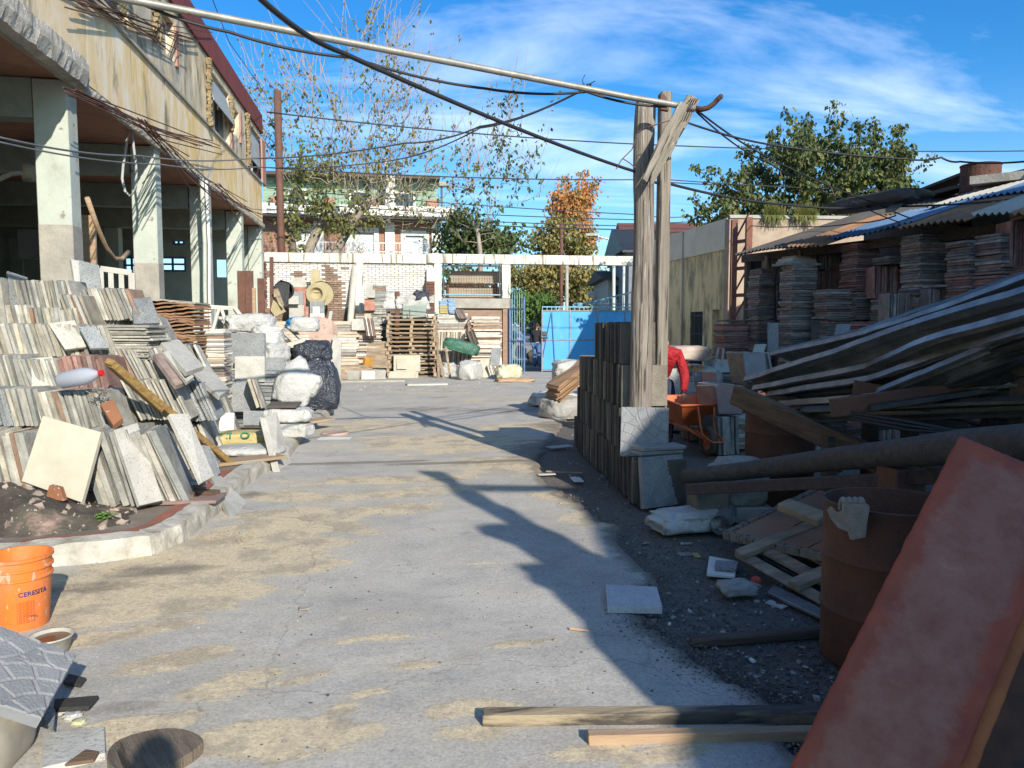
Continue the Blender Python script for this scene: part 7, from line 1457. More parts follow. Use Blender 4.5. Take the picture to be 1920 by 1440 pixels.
# big sparse tree on the left behind the wall
tb = D(590, 600, 29); tb.z = 0; tt = [D(578, 470, 29), D(610, 400, 29)]
tree('sparse_tree', 'tall sparse tree with bare pale twigs and few hanging leaves behind the white brick wall', tb, [B(640, 330, 29, 2.2, 1.5, 2.0, .2), B(560, 240, 29, 1.6, 1.3, 2.4, .2), B(700, 250, 29, 2.0, 1.3, 2.6, .2), B(800, 330, 29, 2.6, 1.3, 1.8, .18), B(690, 90, 29, 1.2, .9, 1.4, .08), B(480, 200, 29, 1.0, .8, 1.8, .08), B(760, 200, 29, 1.5, .9, 2.2, .1)], 760, M_leafy, 1700, .16, 5, r0=.24, trunk=tt, bark=M_twig, clump=.10, tw=.019, leaf2=(M_leafd, 260), shoots=420, shl=(1, 2.6), lsh=.25)
tb = D(560, 600, 28.4); tb.z = 0
tree('ivy_tree', 'second trunk wrapped in green and yellow leaves left of the sparse tree', tb, [B(545, 420, 28.4, .8, .6, 1.1, .3), B(590, 330, 28.4, 1.1, .7, 1.3, .4), B(640, 400, 28.4, 1.3, .7, .8, .3)], 110, M_leafy, 1100, .18, 6, r0=.16, trunk=[D(550, 480, 28.4), D(545, 400, 28.4)], clump=.3, leaf2=(M_leafd, 260))
tb = D(645, 600, 28.8); tb.z = 0
tree('leaning_tree', 'leaning bare trunk crossing in front of the brick house, right of the ivy trunk', tb, [B(760, 390, 29, 2.2, .8, .9, .5), B(700, 340, 29, 1.3, .7, 1.2, .5)], 150, M_leafy, 260, .19, 9, r0=.19, trunk=[D(625, 480, 28.8), D(665, 410, 28.8), D(700, 370, 28.8)], bark=M_twig, clump=.2, tw=.018, shoots=120, shl=(.8, 1.8), lsh=.2)
# tall shoots with drooping leaves by the bush
tb = D(905, 600, 31); tb.z = 0
tree('slender_tree', 'slender grey shoots with small drooping leaves rising over the mesh opening', tb, [B(905, 330, 31, 1.4, 1, 2.0, .5), B(950, 250, 31, .8, .7, 1.9, .3), B(890, 420, 31, 1.4, .8, 1, .2), B(985, 330, 31, .8, .7, 1.2, .2)], 230, M_leafd, 700, .18, 7, r0=.12, trunk=[D(900, 470, 31), D(895, 430, 31)], bark=M_twig, clump=.10, tw=.016, shoots=90, shl=(.8, 2.0), lsh=.8)
tb = D(880, 600, 33); tb.z = 0
tree('leafy_bush', 'bushy green shrub showing above the beam over the mesh opening', tb, [B(870, 440, 33, 1.3, 1.3, 1.0, .6), B(930, 450, 33, 1.2, 1, .7, .4), B(870, 560, 31, 1.8, .8, 1.2, .5)], 140, M_leafd, 4200, .22, 8, r0=.12, trunk=[tb+UZ*2], clump=.45)
tb = D(1040, 610, 62); tb.z = .6
tree('autumn_tree', 'tall street tree with orange top and olive lower leaves beyond the gateway', tb, [B(1060, 520, 62, 3.4, 2.5, 1.8, .3), B(1000, 520, 62, 2.8, 2.2, 1.8, .25), B(1055, 450, 62, 2.6, 2.2, 1.9, .35), B(1100, 560, 62, 1.8, 1.6, 1.2, .1)], 330, M_leafo, 9500, .32, 10, r0=.3, trunk=[tb+UZ*2.6, tb+UZ*4], clump=.62, tw=.02, leaf2=(M_leafd, 1500))
tb = D(1070, 610, 63); tb.z = .62
tree('orange_tree', 'rust orange crown of a second street tree rising above the olive one', tb, [B(1066, 400, 63, 1.9, 1.6, 1.6, .6), B(1080, 380, 63, 1.1, 1.1, 1.0, .4), B(1100, 450, 63, .8, .8, 1.2, .2)], 150, M_leafr, 2900, .30, 12, r0=.22, trunk=[tb+UZ*3, tb+UZ*7], clump=.42, tw=.02, leaf2=(M_leafo, 1300), shoots=60, shl=(.5, 1.3), up=.7, lsh=1)
tb = D(975, 610, 52); tb.z = .4
tree('green_shrub', 'bright green shrub at the left side of the gateway', tb, [B(985, 575, 52, 2.4, 1, 1.0, 1)], 60, mat('bright_shrub_leaves', (.08, .16, .03), (.12, .2, .04), bump=0, trans=.3), 2500, .3, 13, r0=.1, trunk=[tb+UZ*1], clump=.5)
# posts beyond the wall
for lab, pts_, r_, mt_ in [('brown rusty pole behind the wall in front of the left trees', [(528, 470, 27.6), (520, 170, 27.6)], .13, M_rustb), ('brown telephone pole before the autumn tree', [(1052, 600, 45), (1053, 420, 45)], .10, M_rustb), ('pale concrete street pole before the autumn tree', [(1063, 590, 40), (1063, 495, 40)], .09, M_conc), ('pale green post behind the gate', [(1151, 590, 32), (1151, 495, 32)], .07, MATS['pale_green_painted_column']), ('second pale green post behind the gate', [(1168, 590, 33), (1170, 495, 33)], .06, MATS['pale_green_painted_column'])]:
    P_ = [D(*p) for p in pts_]; P_[0].z = 0; reg(MB().tube([P_[0], P_[1]], r_, 8).build('street_pole', mt_, smooth=True), lab, 'pole')
P_ = [D(1153, 600, 60), D(1153, 452, 60), D(1140, 448, 60), D(1110, 440, 60)]; P_[0].z = 0
lp_ = thing('street_lamp', tuple(P_[0]), 'grey street lamp with a long arm right of the autumn tree', 'street lamp'); MB().tube(P_, .08, 8).build('mast', M_galv, lp_); MB().box(P_[3], (1.0, .3, .18), rz(YAW)).build('lamp_head', M_galv, lp_)
q = D(1072, 571, 36); 
for px, py, d, lab in ((1117, 551, 50, 'small white street sign beyond the gate'), ): 
    sgn = thing('street_sign', tuple(D(px, 612, d)), lab, 'sign'); sgn.location.z = 0; q = D(px, py, d); MB().box(q, (1.0, .03, .36), rz(YAW)).build('board', M_whitep, sgn); MB().tube([V((q.x, q.y, 0)), q], .03, 6).build('pole', M_galv, sgn)
# ------------------------------------------------------------------ cars
def car(label, base, yaw, col, L=4.1, Wd=1.68, H=1.42, hatch=False, grp='cars in the street'):
    r_ = thing('parked_car', tuple(base), label, 'car', grp); Rm = rz(yaw); b0 = V(base)
    # side profile, x forward
    low = [(-.50, .30), (-.5, .62), (-.485, .78), (-.47 if hatch else -.36, .88), (.13, .90), (.30, .84), (.44, .74), (.495, .60), (.50, .32), (.40, .22), (-.42, .22)]
    gh = [(-.46 if hatch else -.30, .87), (-.39 if hatch else -.20, H-.06), (-.25 if hatch else -.12, H), (.02, H-.01), (.10, H-.10), (.20, .88)]
    def ext(prof, w0, w1, nm, mt_, zsplit=.6):
        m = MB(); n = len(prof); vs = []
        for s_ in (-1, 1):
            for x, z in prof: w = (w0 if z < zsplit else w1); taper = 1-.10*max(0, abs(x)-.38)/.12; vs.append(b0+Rm @ V((x*L, s_*w/2*taper, z)))
        vs += []; m.add(vs, [tuple(range(n)), tuple(range(2*n-1, n-1, -1))]+[(i, (i+1) % n, n+(i+1) % n, n+i) for i in range(n)]); return m.build(nm, mt_, r_, bevel=.03)
    ext(low, Wd, Wd*.94, 'body', col, .7); ext(gh, Wd*.86, Wd*.70, 'cabin', col, 1.0)
    zs = [(-.27, .92), (-.19, H-.12), (-.02, H-.1), (.0, .92)], [(.02, .92), (.0, H-.1), (.07, H-.16), (.16, .92)]
    for k, pr in enumerate(zs):
        for s_ in (-1, 1):
            wz = lambda z: (Wd*.86/2 if z < 1.0 else Wd*.70/2)+.006
            MB().slab([b0+Rm @ V((x*L, s_*(Wd*.44+(Wd*.36-Wd*.44)*(z-.9)/(H-.9)+.012), z)) for x, z in pr], .01).build('side_window', M_glass, r_)
    MB().slab([b0+Rm @ V((.185*L, -.6, .93)), b0+Rm @ V((.185*L, .6, .93)), b0+Rm @ V((.095*L, .52, H-.12)), b0+Rm @ V((.095*L, -.52, H-.12))], -.02).build('windscreen', M_glass, r_)
    xb = -.43 if hatch else -.27; MB().slab([b0+Rm @ V(((xb-.02)*L, -.55, .95)), b0+Rm @ V(((xb-.02)*L, .55, .95)), b0+Rm @ V(((xb+.03)*L, .5, H-.12)), b0+Rm @ V(((xb+.03)*L, -.5, H-.12))], .02).build('rear_window', M_glass, r_)
    wh = frame(Rm @ V((1, 0, 0)), UZ, Rm @ V((0, 1, 0)), (0, 0, 0)).to_3x3()
    for x in (-.31, .31):
        for s_ in (-1, 1):
            cpt = b0+Rm @ V((x*L, s_*Wd*.47, .30)); w = MB().lathe([(0, -.09), (.30, -.09), (.31, 0), (.30, .09), (0, .09)], cpt, 18, wh).build('wheel', M_tyre, r_, smooth=False); MB().lathe([(0, -.10), (.19, -.096), (.2, 0), (.19, .096), (0, .10)], cpt, 14, wh).build('rim', M_galv, w)
    for s_ in (-1, 1):
        MB().box(b0+Rm @ V((.468*L, s_*.58, .66)), (.12, .30, .13), Rm).build('headlight', M_whitep, r_, bevel=.02); MB().box(b0+Rm @ V((-.488*L, s_*.62, .72)), (.06, .26, .16), Rm).build('tail_light', M_rcap, r_, bevel=.01); MB().box(b0+Rm @ V((.12*L, s_*(Wd*.5+.03), .95)), (.10, .14, .10), Rm).build('mirror', col, r_)
    MB().box(b0+Rm @ V((.497*L, 0, .42)), (.03, .9, .14), Rm).build('grille', M_steelk, r_); MB().box(b0+Rm @ V((-.502*L, 0, .5)), (.02, .5, .12), Rm).build('number_plate', M_whitep, r_)
    return r_
M_carS = mat('silver_grey_car_paint', (.33, .35, .38), (.31, .33, .36), rough=.25, metal=.3, bump=0); M_carK = mat('dark_car_paint', (.02, .022, .03), (.03, .03, .04), rough=.2, bump=0)
q = D(1000, 690, 31.6); q.z = .04; q2 = D(966, 690, 33.4); car('silver grey car parked just outside the pedestrian gate, nose to the right', (q2.x-.2, q2.y, .06), R(-22), M_carS, grp=None) if 0 else car('silver grey car parked just outside the pedestrian gate, nose to the right', tuple(D(952, 612, 32.5).xy)+(.07,), R(-20), M_carS, hatch=True)
car('dark hatchback parked far down the street with red tail lights', tuple(D(1003, 612, 74).xy)+(.93,), R(62), M_carK, hatch=True)
# ------------------------------------------------------------------ foreground left
bk = thing('plastic_bucket', tuple(G(38, 1178)), 'big orange plastic paint bucket dusted with cement at the left edge', 'bucket'); bc = bk.location.copy()
bc = G(42, 1172); bk.location = bc; tl = Matrix.Identity(3); prof = [(0, .004), (.122, 0), (.128, .01), (.146, .27), (.156, .275), (.156, .285), (.148, .29), (.149, .32), (.159, .325), (.159, .335), (.151, .34), (.152, .37), (.162, .376), (.162, .392), (.150, .392), (.147, .37), (.122, .03), (0, .025)]
MB().lathe(prof, bc, 40, tl).build('bucket_body', M_orange, bk, smooth=False)
for p in bk.children[0].data.polygons: p.use_smooth = True
bk.children[0].modifiers.new('e', 'EDGE_SPLIT').split_angle = R(35)
aim = (CAM-bc); aim.z = 0; aim.normalize()
def on_bucket(s_, size, z, da, mt_, nm):
    dr = rz(da) @ aim; x = V((-dr.y, dr.x, 0)); rr = .128+(.018)*(z/.27)+.0015; text(s_, size, mt_, bk, frame(x, UZ, dr, bc+dr*rr+UZ*z), bend=rr, depth=.0015, name=nm)
on_bucket('CERESITA', .034, .205, R(24), mat('navy_print', (.03, .04, .14), bump=0), 'lettering')
M_rprint = mat('red_print', (.55, .08, .03), bump=0)
for i in range(14): on_bucket('- --- -- ---- -- --', .014, .165-i*.0085, R(8), M_rprint, 'small_print')
MB().bar(bc+(rz(R(8)) @ aim)*.14+V((-.04, 0, .088)), bc+(rz(R(8)) @ aim)*.14+V((.05, 0, .095)), .003, .003).build('print_line', M_rprint, bk)
MB().lathe([(0, .05), (.124, .05), (.127, .06)], bc, 30, tl).build('cement_residue', M_slabP, bk)
bo = thing('plastic_bowl', tuple(G(97, 1236)), 'shallow white plastic tub with brown water standing before the bucket', 'bowl'); c = G(97, 1226)
MB().lathe([(0, .002), (.068, 0), (.074, .006), (.092, .085), (.101, .088), (.101, .096), (.090, .094), (.070, .012), (0, .01)], c, 32).build('bowl_body', mat('dirty_white_plastic', (.50, .48, .40), (.36, .33, .26), sc=9, rough=.5, bump=.2), bo, smooth=True)
MB().lathe([(0, .078), (.0885, .078)], c, 30).build('brown_water', mat('brown_water', (.16, .07, .03), rough=.15, bump=0), bo)
a, b, t_ = D(-62, 1262, 2.75), D(88, 1322, 2.72), D(-60, 1100, 3.1)
q0, q1, q2, q3 = [D(*p) for p in [(-70, 1250, 2.72), (92, 1322, 2.62), (125, 1262, 2.95), (-8, 1150, 3.35)]]
c_, w_s, h_s, Rq = quadfit((D(92, 1322, 2.68), D(125, 1264, 2.98), D(-75, 1215, 2.68))); 
x = (D(125, 1262, 2.95)-D(92, 1322, 2.75)); xa = x.normalized(); y = (D(-8, 1150, 3.05)-D(125, 1262, 2.95)); ya_ = (y-xa*y.dot(xa)).normalized(); za = xa.cross(ya_)
if za.z < 0: za = -za; 
Rq = Matrix((xa, za.cross(xa), za)).transposed(); cc = (D(92, 1322, 2.75)+D(125, 1262, 2.95))/2+ya_*.235
fan_tile('stamped_tile', cc, .42, .47, .045, Rq, M_tileF, 'grey stamped fan tile tilted in front of the orange bucket', 'stamped fan tiles')
lump('cement_sack', G(-14, 1440)-RT*.09+FH*.02, (.36, .42, .26), mat('dusty_beige_bag', (.38, .34, .27), (.28, .25, .20), sc=3, bump=.12, rough=.85), 'rounded dusty beige cement bag at the bottom left corner', 'sack', seed=90, amp=.04, box=.6)
for pts_, z, th, mt_, lab in [([(78, 1440), (198, 1412), (196, 1362), (79, 1374)], .03, .03, M_slabP, 'pale rectangular tile lying in the bottom left corner'), ([(100, 1328), (166, 1324), (185, 1303), (102, 1310)], .045, .02, M_tileD, 'dark slate offcut lying beyond the bottom left tile'), ([(118, 1278), (150, 1284), (162, 1270), (128, 1262)], .03, .015, M_tileD, 'small dark slate shard by the tilted stamped tile'), ([(58, 1320), (100, 1370), (104, 1330), (92, 1318)], .06, .012, M_tileG, 'bluish grey shard below the tilted stamped tile'), ([(120, 1432), (175, 1425), (186, 1408), (160, 1404)], .055, .012, M_woodb, 'brown splinter lying on the bottom left tile')]:
    reg(slab4('tile' if 'tile' in lab else 'shard', [G(x_, y_, z) for x_, y_ in pts_], th, mt_, None, parent=None), lab, 'tile' if 'tile' in lab else 'shard', 'pieces lying in the bottom left corner')
m = MB(); cc = G(288, 1425, .0); n = 26; ring = []
for k in range(n): a = 2*math.pi*k/n; ring.append(cc+RT*(.165*math.cos(a)*(1+.08*math.sin(3*a)))+FH*(.15*math.sin(a))+UZ*.045)
m.slab(ring, .05); reg(m.build('tree_slice', mat('old_wood_slice', (.26, .20, .14), (.14, .105, .075), sc=4, stretch=(9, .8, 1), bump=.9, rot=(0, 0, .5), speck=((.04, .03, .02), 3, .62)), bevel=.006), 'round slice of old wood lying at the bottom edge with a crack', 'wood slice')
for i, (px, py, sz, mt_) in enumerate([(118, 1338, (.10, .05, .03), M_wbag), (136, 1348, (.07, .06, .03), M_wbag), (148, 1358, (.05, .04, .02), mat('yellow_paper', (.6, .6, .35), bump=0))]): lump('paper_scrap', G(px, py), sz, mt_, ['white crumpled paper by the slate offcut', 'second scrap of paper nearer the pale tile', 'yellowish scrap of paper by the pale tile'][i], 'paper', seed=i+5, amp=.4, sub=3)
# small stones and chips spread over the ground
def chips(name, label, region, n, smin, smax, mt_, seed, z=.004):
    rg = random.Random(seed); m = MB()
    for k in range(n):
        while True:
            px, py = rg.uniform(region[0], region[2]), rg.uniform(region[1], region[3]); p = G(px, py)
            if region[4](px, py): break
        s_ = rg.uniform(smin, smax)*rg.random()**.6; p.z = z; Rm = Euler((rg.uniform(-.3, .3), rg.uniform(-.3, .3), rg.uniform(0, 6))).to_matrix()
        m.box(p+UZ*s_*.2, (s_, s_*rg.uniform(.4, 1), s_*rg.uniform(.2, .6)), Rm, s_*.2, rg)
    reg(m.build(name, mt_), label, 'chips', kind='stuff')
dark_side = lambda x_, y_: G(x_, y_).x > edge_x(G(x_, y_).y)
M_chip = mat('pale_chips', (.42, .40, .36), (.28, .26, .23), sc=1.5, bump=0); M_chipd = mat('dark_grit', (.15, .14, .125), (.07, .066, .06), sc=2, bump=0); M_chips = mat('sandy_grit', (.36, .29, .19), (.24, .19, .13), sc=2, bump=0)
chips('pale_chips', 'pale chips of stone and tile strewn over the dark gravel on the right', (1100, 930, 1640, 1440, dark_side), 520, .006, .030, M_chip, 1, -.026)
chips('gravel', 'loose dark gravel covering the ground on the right', (1080, 880, 1700, 1440, dark_side), 9000, .008, .022, M_chipd, 2, -.03)
chips('grit', 'sandy grit lying on the concrete of the yard', (120, 900, 1200, 1440, lambda x_, y_: weight(SAND, G(x_, y_).x, G(x_, y_).y) > .45 and not dark_side(x_, y_)), 2600, .003, .011, M_chips, 3)
chips('grit', 'dark specks and splinters lying on the concrete of the yard', (420, 760, 1300, 1440, lambda x_, y_: not dark_side(x_, y_)), 700, .003, .014, M_chipd, 4)
chips('stone_crumbs', 'small pale flakes and crumbs scattered on the open concrete', (150, 760, 1200, 1440, lambda x_, y_: not dark_side(x_, y_)), 900, .003, .013, M_chip, 11)
chips('gravel', 'small gravel by the kerb and in the bottom left corner', (60, 1300, 330, 1440, lambda x_, y_: True), 900, .003, .011, M_chips, 5)
chips('gravel', 'small grey gravel drift at the foot of the kerb', (370, 985, 480, 1025, lambda x_, y_: ((x_-425)/52)**2+((y_-1004)/19)**2 < 1), 800, .004, .012, M_chips, 6)
chips('gravel', 'brownish gravel spilling over the ragged edge of the concrete', (1040, 800, 1620, 1440, lambda x_, y_: -.30*random.random()**2 < G(x_, y_).x-ex2(G(x_, y_).y) < .12), 4200, .004, .015, M_chipd, 9, .0)
chips('gravel', 'pale grit along the ragged edge of the concrete', (1040, 800, 1620, 1440, lambda x_, y_: -.22 < G(x_, y_).x-ex2(G(x_, y_).y) < .10), 700, .004, .012, M_chips, 10, .002)
chips('rubble_crumbs', 'crumbs of rubble along the foot of the scrap by the rear wall', (640, 712, 960, 735, lambda x_, y_: True), 500, .01, .05, M_chip, 7)
chips('rubble_crumbs', 'crumbs and leaves in the shade beside the dark tile block', (1040, 800, 1200, 960, lambda x_, y_: G(x_, y_).dot(RT) < 1.05), 130, .006, .025, M_chip, 8)
for i, (px, py, w, h, ya2, mt_, lab) in enumerate([(1082, 900, .10, .22, .1, M_whitep, 'small white offcut standing up in the shade by the dark block'), (1058, 886, .4, .05, -.2, M_palletd, 'thin lath lying in the shade by the dark block'), (1025, 890, .2, .05, .3, M_slabP, 'pale shard lying left of the thin lath'), (1050, 838, .35, .16, .5, M_wbag, 'crumpled pale plastic on the ground by the dark block'), (1155, 1402, .2, .02, .1, M_woodx, 'tiny splinter'), (1085, 1183, .10, .012, -.35, M_woodx, 'short splinter of wood on the concrete at the shade edge'), (570, 1143, .06, .04, .2, M_tileL, 'small brown shard on the open concrete'), (1253, 868, .3, .25, .3, M_slabP, 'pale slab pieces lying under the wheelbarrow')]):
    if lab == 'tiny splinter': continue
    flatat(G(px, py, .005), w, h, .012, YAW+ya2, mt_, lab)
wr = thing('wooden_base', tuple(G(628, 812)), 'round pinkish plastic disc lying on the concrete near the kerb', 'disc')
MB().lathe([(0, .03), (.16, .035), (.20, .03), (.21, .0), (.17, 0)], G(628, 814, .005), 28).build('disc_face', mat('pinkish_plastic', (.48, .32, .24), (.4, .3, .24), bump=.2), wr, smooth=True); wr.name = 'plastic_disc'
flatat(G(628, 822, .006), .45, .22, .006, YAW, M_whitep, 'white powder patch under the round lid')
# ------------------------------------------------------------------ foreground right
# timbers on the ground
m = MB(); m.bar(G(905, 1346, .028), G(1640, 1338, .022), .07, .055, UZ, .003); reg(m.build('timber_batten', mat('burnt_sandy_timber', (.34, .27, .17), (.06, .05, .04), (.10, .08, .06), sc=1.3, stretch=(1, 6, 6), bump=.5, lo=.42, hi=.55), bevel=.004), 'long grey blackened batten lying across the bottom of the view', 'batten', 'battens on the ground')
m = MB(); m.bar(G(1102, 1384, .024), G(1640, 1372, .02), .052, .045, UZ, .002); reg(m.build('timber_batten', M_woodx, bevel=.003), 'orange brown batten lying in front of the blackened one', 'batten', 'battens on the ground')
m = MB(); m.bar(G(1295, 1204, -.0), G(1535, 1186, -.0), .06, .05, UZ, .004); reg(m.build('timber_batten', M_woodd, bevel=.008), 'short dark wet batten lying on the dark gravel', 'batten', 'battens on the ground')
Q = lambda pts_, z, th, mt_, lab, name='tile', cat='tile', g_='pieces lying on the dark gravel': reg(slab4(name, [G(x_, y_, z) for x_, y_ in pts_], th, mt_, None), lab, cat, g_)
Q([(1139, 1135), (1242, 1137), (1232, 1100), (1136, 1095)], .05, .045, mat('pale_granite_tile', (.56, .55, .55), (.46, .45, .46), sc=8, bump=.3, speck=((.36, .36, .38), 90, .58)), 'pale granite tile lying on the edge of the concrete')
Q([(1325, 1075), (1378, 1080), (1382, 1052), (1330, 1042)], .02, .02, M_whitep, 'white square tile on the gravel by the pallet'); Q([(1340, 1062), (1380, 1066), (1385, 1052), (1342, 1050)], .05, .025, M_tileG, 'grey stick piece lying on the white square tile', name='offcut', cat='offcut')
Q([(1220, 975), (1262, 995), (1270, 988), (1230, 968)], .02, .03, M_woodx, 'short wooden lath poking out from the white bag', name='lath', cat='lath')
lump('plastic_bag', G(1292, 990), (.62, .36, .17), M_wbag, 'crumpled white bag lying at the foot of the stamped tile', 'bag', seed=100, yaw=.2, amp=.24, sharp=.7)
lump('plastic_bag', G(1380, 1110), (.22, .17, .07), M_gbag, 'grey plastic scrap on the gravel beside the pallet', 'bag', seed=101, amp=.3, sharp=.7, sub=3); lump('carton', G(1418, 1095), (.05, .06, .05), mat('orange_red_carton', (.6, .1, .05), bump=.1), 'small crushed orange carton near the pallet', 'carton', seed=102, sub=2)
reg(MB().tube([G(1350, 985, .08), G(1365, 958, .09)], .075, 16, cap=False).build('pipe_offcut', M_pipe), 'short wide grey pipe offcut behind the crumpled white bag', 'pipe')
for i, (px, py, s_, mt_) in enumerate([(1285, 1040, .10, M_galv), (1210, 1020, .07, M_galv), (1305, 1042, .09, M_ybag), (1455, 1135, .12, M_slabP), (1480, 1132, .16, M_woodd), (1290, 1020, .06, M_chip), (1255, 1172, .03, M_whitep), (1410, 1240, .04, M_whitep)]):
    flatat(G(px, py, -.024), s_, s_*.5, .01, i*.7, mt_, ['crumpled foil piece', 'bluish foil strip by the concrete edge', 'yellow leaf like scrap', 'pale wedge of stone', 'dark wooden chip', 'small beige stone', 'small white tile chip left', 'thin white chip lower right'][i]+' on the dark gravel', 'pieces lying on the dark gravel', name='scrap', cat='scrap')
# two timber pallets tipped up with tiles
def pal2(label, corner, ux, uy, W_, H_, nb, nbear, mt_):
    r_ = thing('pallet', tuple(corner), label, 'pallet', None); ux, uy = V(ux).normalized(), V(uy).normalized(); n = ux.cross(uy).normalized(); uy = n.cross(ux); Rm = Matrix((ux, uy, n)).transposed(); rg = random.Random(5)
    for i in range(nb): MB().box(corner+ux*W_/2+uy*(.05+(H_-.1)*i/(nb-1)), (W_, .09, .02), Rm, .004, rg).build('board', mt_, r_, bevel=.003)
    for k in range(nbear): MB().box(corner+ux*(.05+(W_-.1)*k/(nbear-1))+uy*H_/2+n*.031, (.085, H_, .04), Rm, .004, rg).build('bearer', mt_, r_, bevel=.003)
    return r_, Rm, n
A0, A1, A2 = D(1376, 1043, 5.0), D(1566, 1152, 4.25), D(1470, 938, 5.7)
P0 = A0; ux = (A1-A0); uy = (A2-A0)
r_, Rm, nn = pal2('greyed timber pallet tipped up against the rusty drum', P0, ux, uy, 1.05, .95, 6, 3, M_palletd)
for i in range(3):
    q = P0+Rm @ V((.55, .2+i*.27, -.03)); MB().box(q, (.95, .10, .02), Rm).build('dark_tile_edge', mat('glossy_black_tile', (.02, .025, .03), rough=.2, bump=.1) if i == 0 else MATS['glossy_black_tile'], r_)
B0, B1, B2 = D(1368, 1005, 5.35), D(1458, 1020, 5.15), D(1452, 920, 6.05)
M_brt = mat('brown_floor_tile', (.36, .20, .13), (.30, .17, .11), sc=4, bump=.1, rough=.45)
tp_ = thing('tiled_board', tuple(B0), 'tilted panel of pinkish brown floor tiles with grey wooden rim behind the pallet', 'tile panel')
ux = (D(1462, 1024, 5.0)-D(1366, 1003, 5.35)).normalized(); uy = (D(1475, 905, 6.3)-D(1366, 1003, 5.35)); uy = (uy-ux*uy.dot(ux)).normalized(); n = ux.cross(uy)
Rm = Matrix((ux, uy, n)).transposed(); P0 = D(1366, 1003, 5.35)
for i in range(3):
    for k in range(4): put('tile', tilemesh(.30, .30, .012, M_brt, (i+k) % 3), tp_, P0+ux*(.17+i*.305)+uy*(.17+k*.305)+n*.01, Rm)
MB().box(P0+ux*.47+uy*.63-n*.015, (.98, 1.3, .02), Rm).build('backing_board', M_wood, tp_); MB().box(P0+ux*-.01+uy*.63, (.05, 1.3, .05), Rm).build('rim', M_wood, tp_); MB().box(P0+ux*.47-uy*.01, (.98, .05, .05), Rm).build('rim', M_wood, tp_)
wf = ladder('white grey window frame lying tilted behind the big log', [(1465, 872), (1580, 880), (1590, 840), (1495, 820)], [6.3, 5.9, 6.9, 7.1], 1, th=.04, wd=.05, mt_=M_galv)
Sl('brown tile lying inside the tilted window frame', [(1478, 868), (1555, 872), (1560, 846), (1500, 832)], 6.5, .02, M_brt, ds=[6.3, 6.1, 6.9, 7.0])
reg(MB().bar(D(1468, 945, 5.0), D(1545, 975, 4.75), .13, .05, V((0, -.5, 1)), .004).build('wood_block', M_pallet, bevel=.006), 'yellowish wood block lying on top of the tilted pallet', 'wood block')
Q([(1440, 1110), (1555, 1165), (1560, 1150), (1450, 1095)], .01, .02, M_galv, 'thin metal strip on the ground under the pallet', name='metal_strip', cat='strip')
# drums
def drum(label, c, r_, h, mt_, n=36):
    c = V(c); d = thing('rusty_drum', tuple(c), label, 'drum', 'rusty drums on the right'); p = [(0, .02), (r_*.98, .0), (r_, .01)]
    for z in (.33, .66): p += [(r_, h*z-.02), (r_+.010, h*z), (r_, h*z+.02)]
    p += [(r_, h-.02), (r_+.008, h-.008), (r_+.008, h), (r_-.006, h), (r_-.008, h-.02), (r_-.008, .05), (0, .05)]
    o = MB().lathe(p, c, n).build('drum_shell', mt_, d, smooth=True); o.modifiers.new('e', 'EDGE_SPLIT').split_angle = R(40)
    return d
dc = D(1668, 1000, 3.65); dc.z = -.01; hz = D(1668, 938, 3.65).z
drum('big rusty open drum standing behind the red panel, with a glove on its rim', dc, .30, hz+.01, M_rustd)
dc2 = D(1462, 800, 6.9); dc2.z = 0; drum('dark rusty drum standing behind the slanting timber', dc2, .30, D(1462, 738, 6.9).z, M_rustd)
lump('plastic_bag', G(1382, 905)*1, (.46, .4, .42), M_gbag, 'grey white full bag between the log and the farther drum', 'bag', seed=110, amp=.12, sharp=.6)
bpy.context.view_layer.update()
gb = [o for o in C.objects if o.get('label', '').startswith('grey white full')][0]; q = D(1382, 862, 6.35); gb.location = (q.x, q.y, .13); 
reg(MB().box((q.x, q.y, .065), (.5, .4, .13), rz(YAW)).build('concrete_block', M_conc, bevel=.01), 'concrete block under the grey white bag by the farther drum', 'block')
# glove on the rim
gv_ = thing('work_glove', tuple(dc+UZ*hz), 'grey knitted work glove hanging over the rim of the near drum', 'glove'); M_glove = mat('knitted_glove', (.34, .33, .29), (.26, .25, .22), sc=20, bump=.8, bsc=120)
def gd_(px): o_ = (px-1668)/FPX*3.6; return 3.65-math.sqrt(max(.001, .096-o_*o_))-.012
gl_ = [(1553, 958), (1560, 950), (1572, 962), (1582, 958), (1581, 944), (1592, 936), (1620, 940), (1632, 950), (1626, 985), (1624, 1008), (1597, 1014), (1592, 998), (1574, 992), (1560, 974)]
bm = bmesh.new(); fr_ = [bm.verts.new(D(x_, y_, gd_(x_))-gv_.location) for x_, y_ in gl_]; bm.faces.new(fr_); r_ = bmesh.ops.extrude_face_region(bm, geom=bm.faces[:]); bmesh.ops.translate(bm, vec=FH*.022, verts=[v for v in r_['geom'] if isinstance(v, bmesh.types.BMVert)])
bmesh.ops.recalc_face_normals(bm, faces=bm.faces); me = bpy.data.meshes.new('glove'); bm.to_mesh(me); bm.free(); me.materials.append(M_glove); o = bpy.data.objects.new('glove', me); C.objects.link(o); o.parent = gv_
b_ = o.modifiers.new('b', 'BEVEL'); b_.width = .007; b_.segments = 3
for k in range(4): a = D(1586+k*11, 944, gd_(1586+k*11))-gv_.location; skin_obj('glove_finger', [(a+UZ*.0, .014), (a+UZ*.018+FH*.03, .013), (a-UZ*.01+FH*.055, .012), (a-UZ*.05+FH*.06, .010)], [(0, 1), (1, 2), (2, 3)], M_glove, gv_, 1)
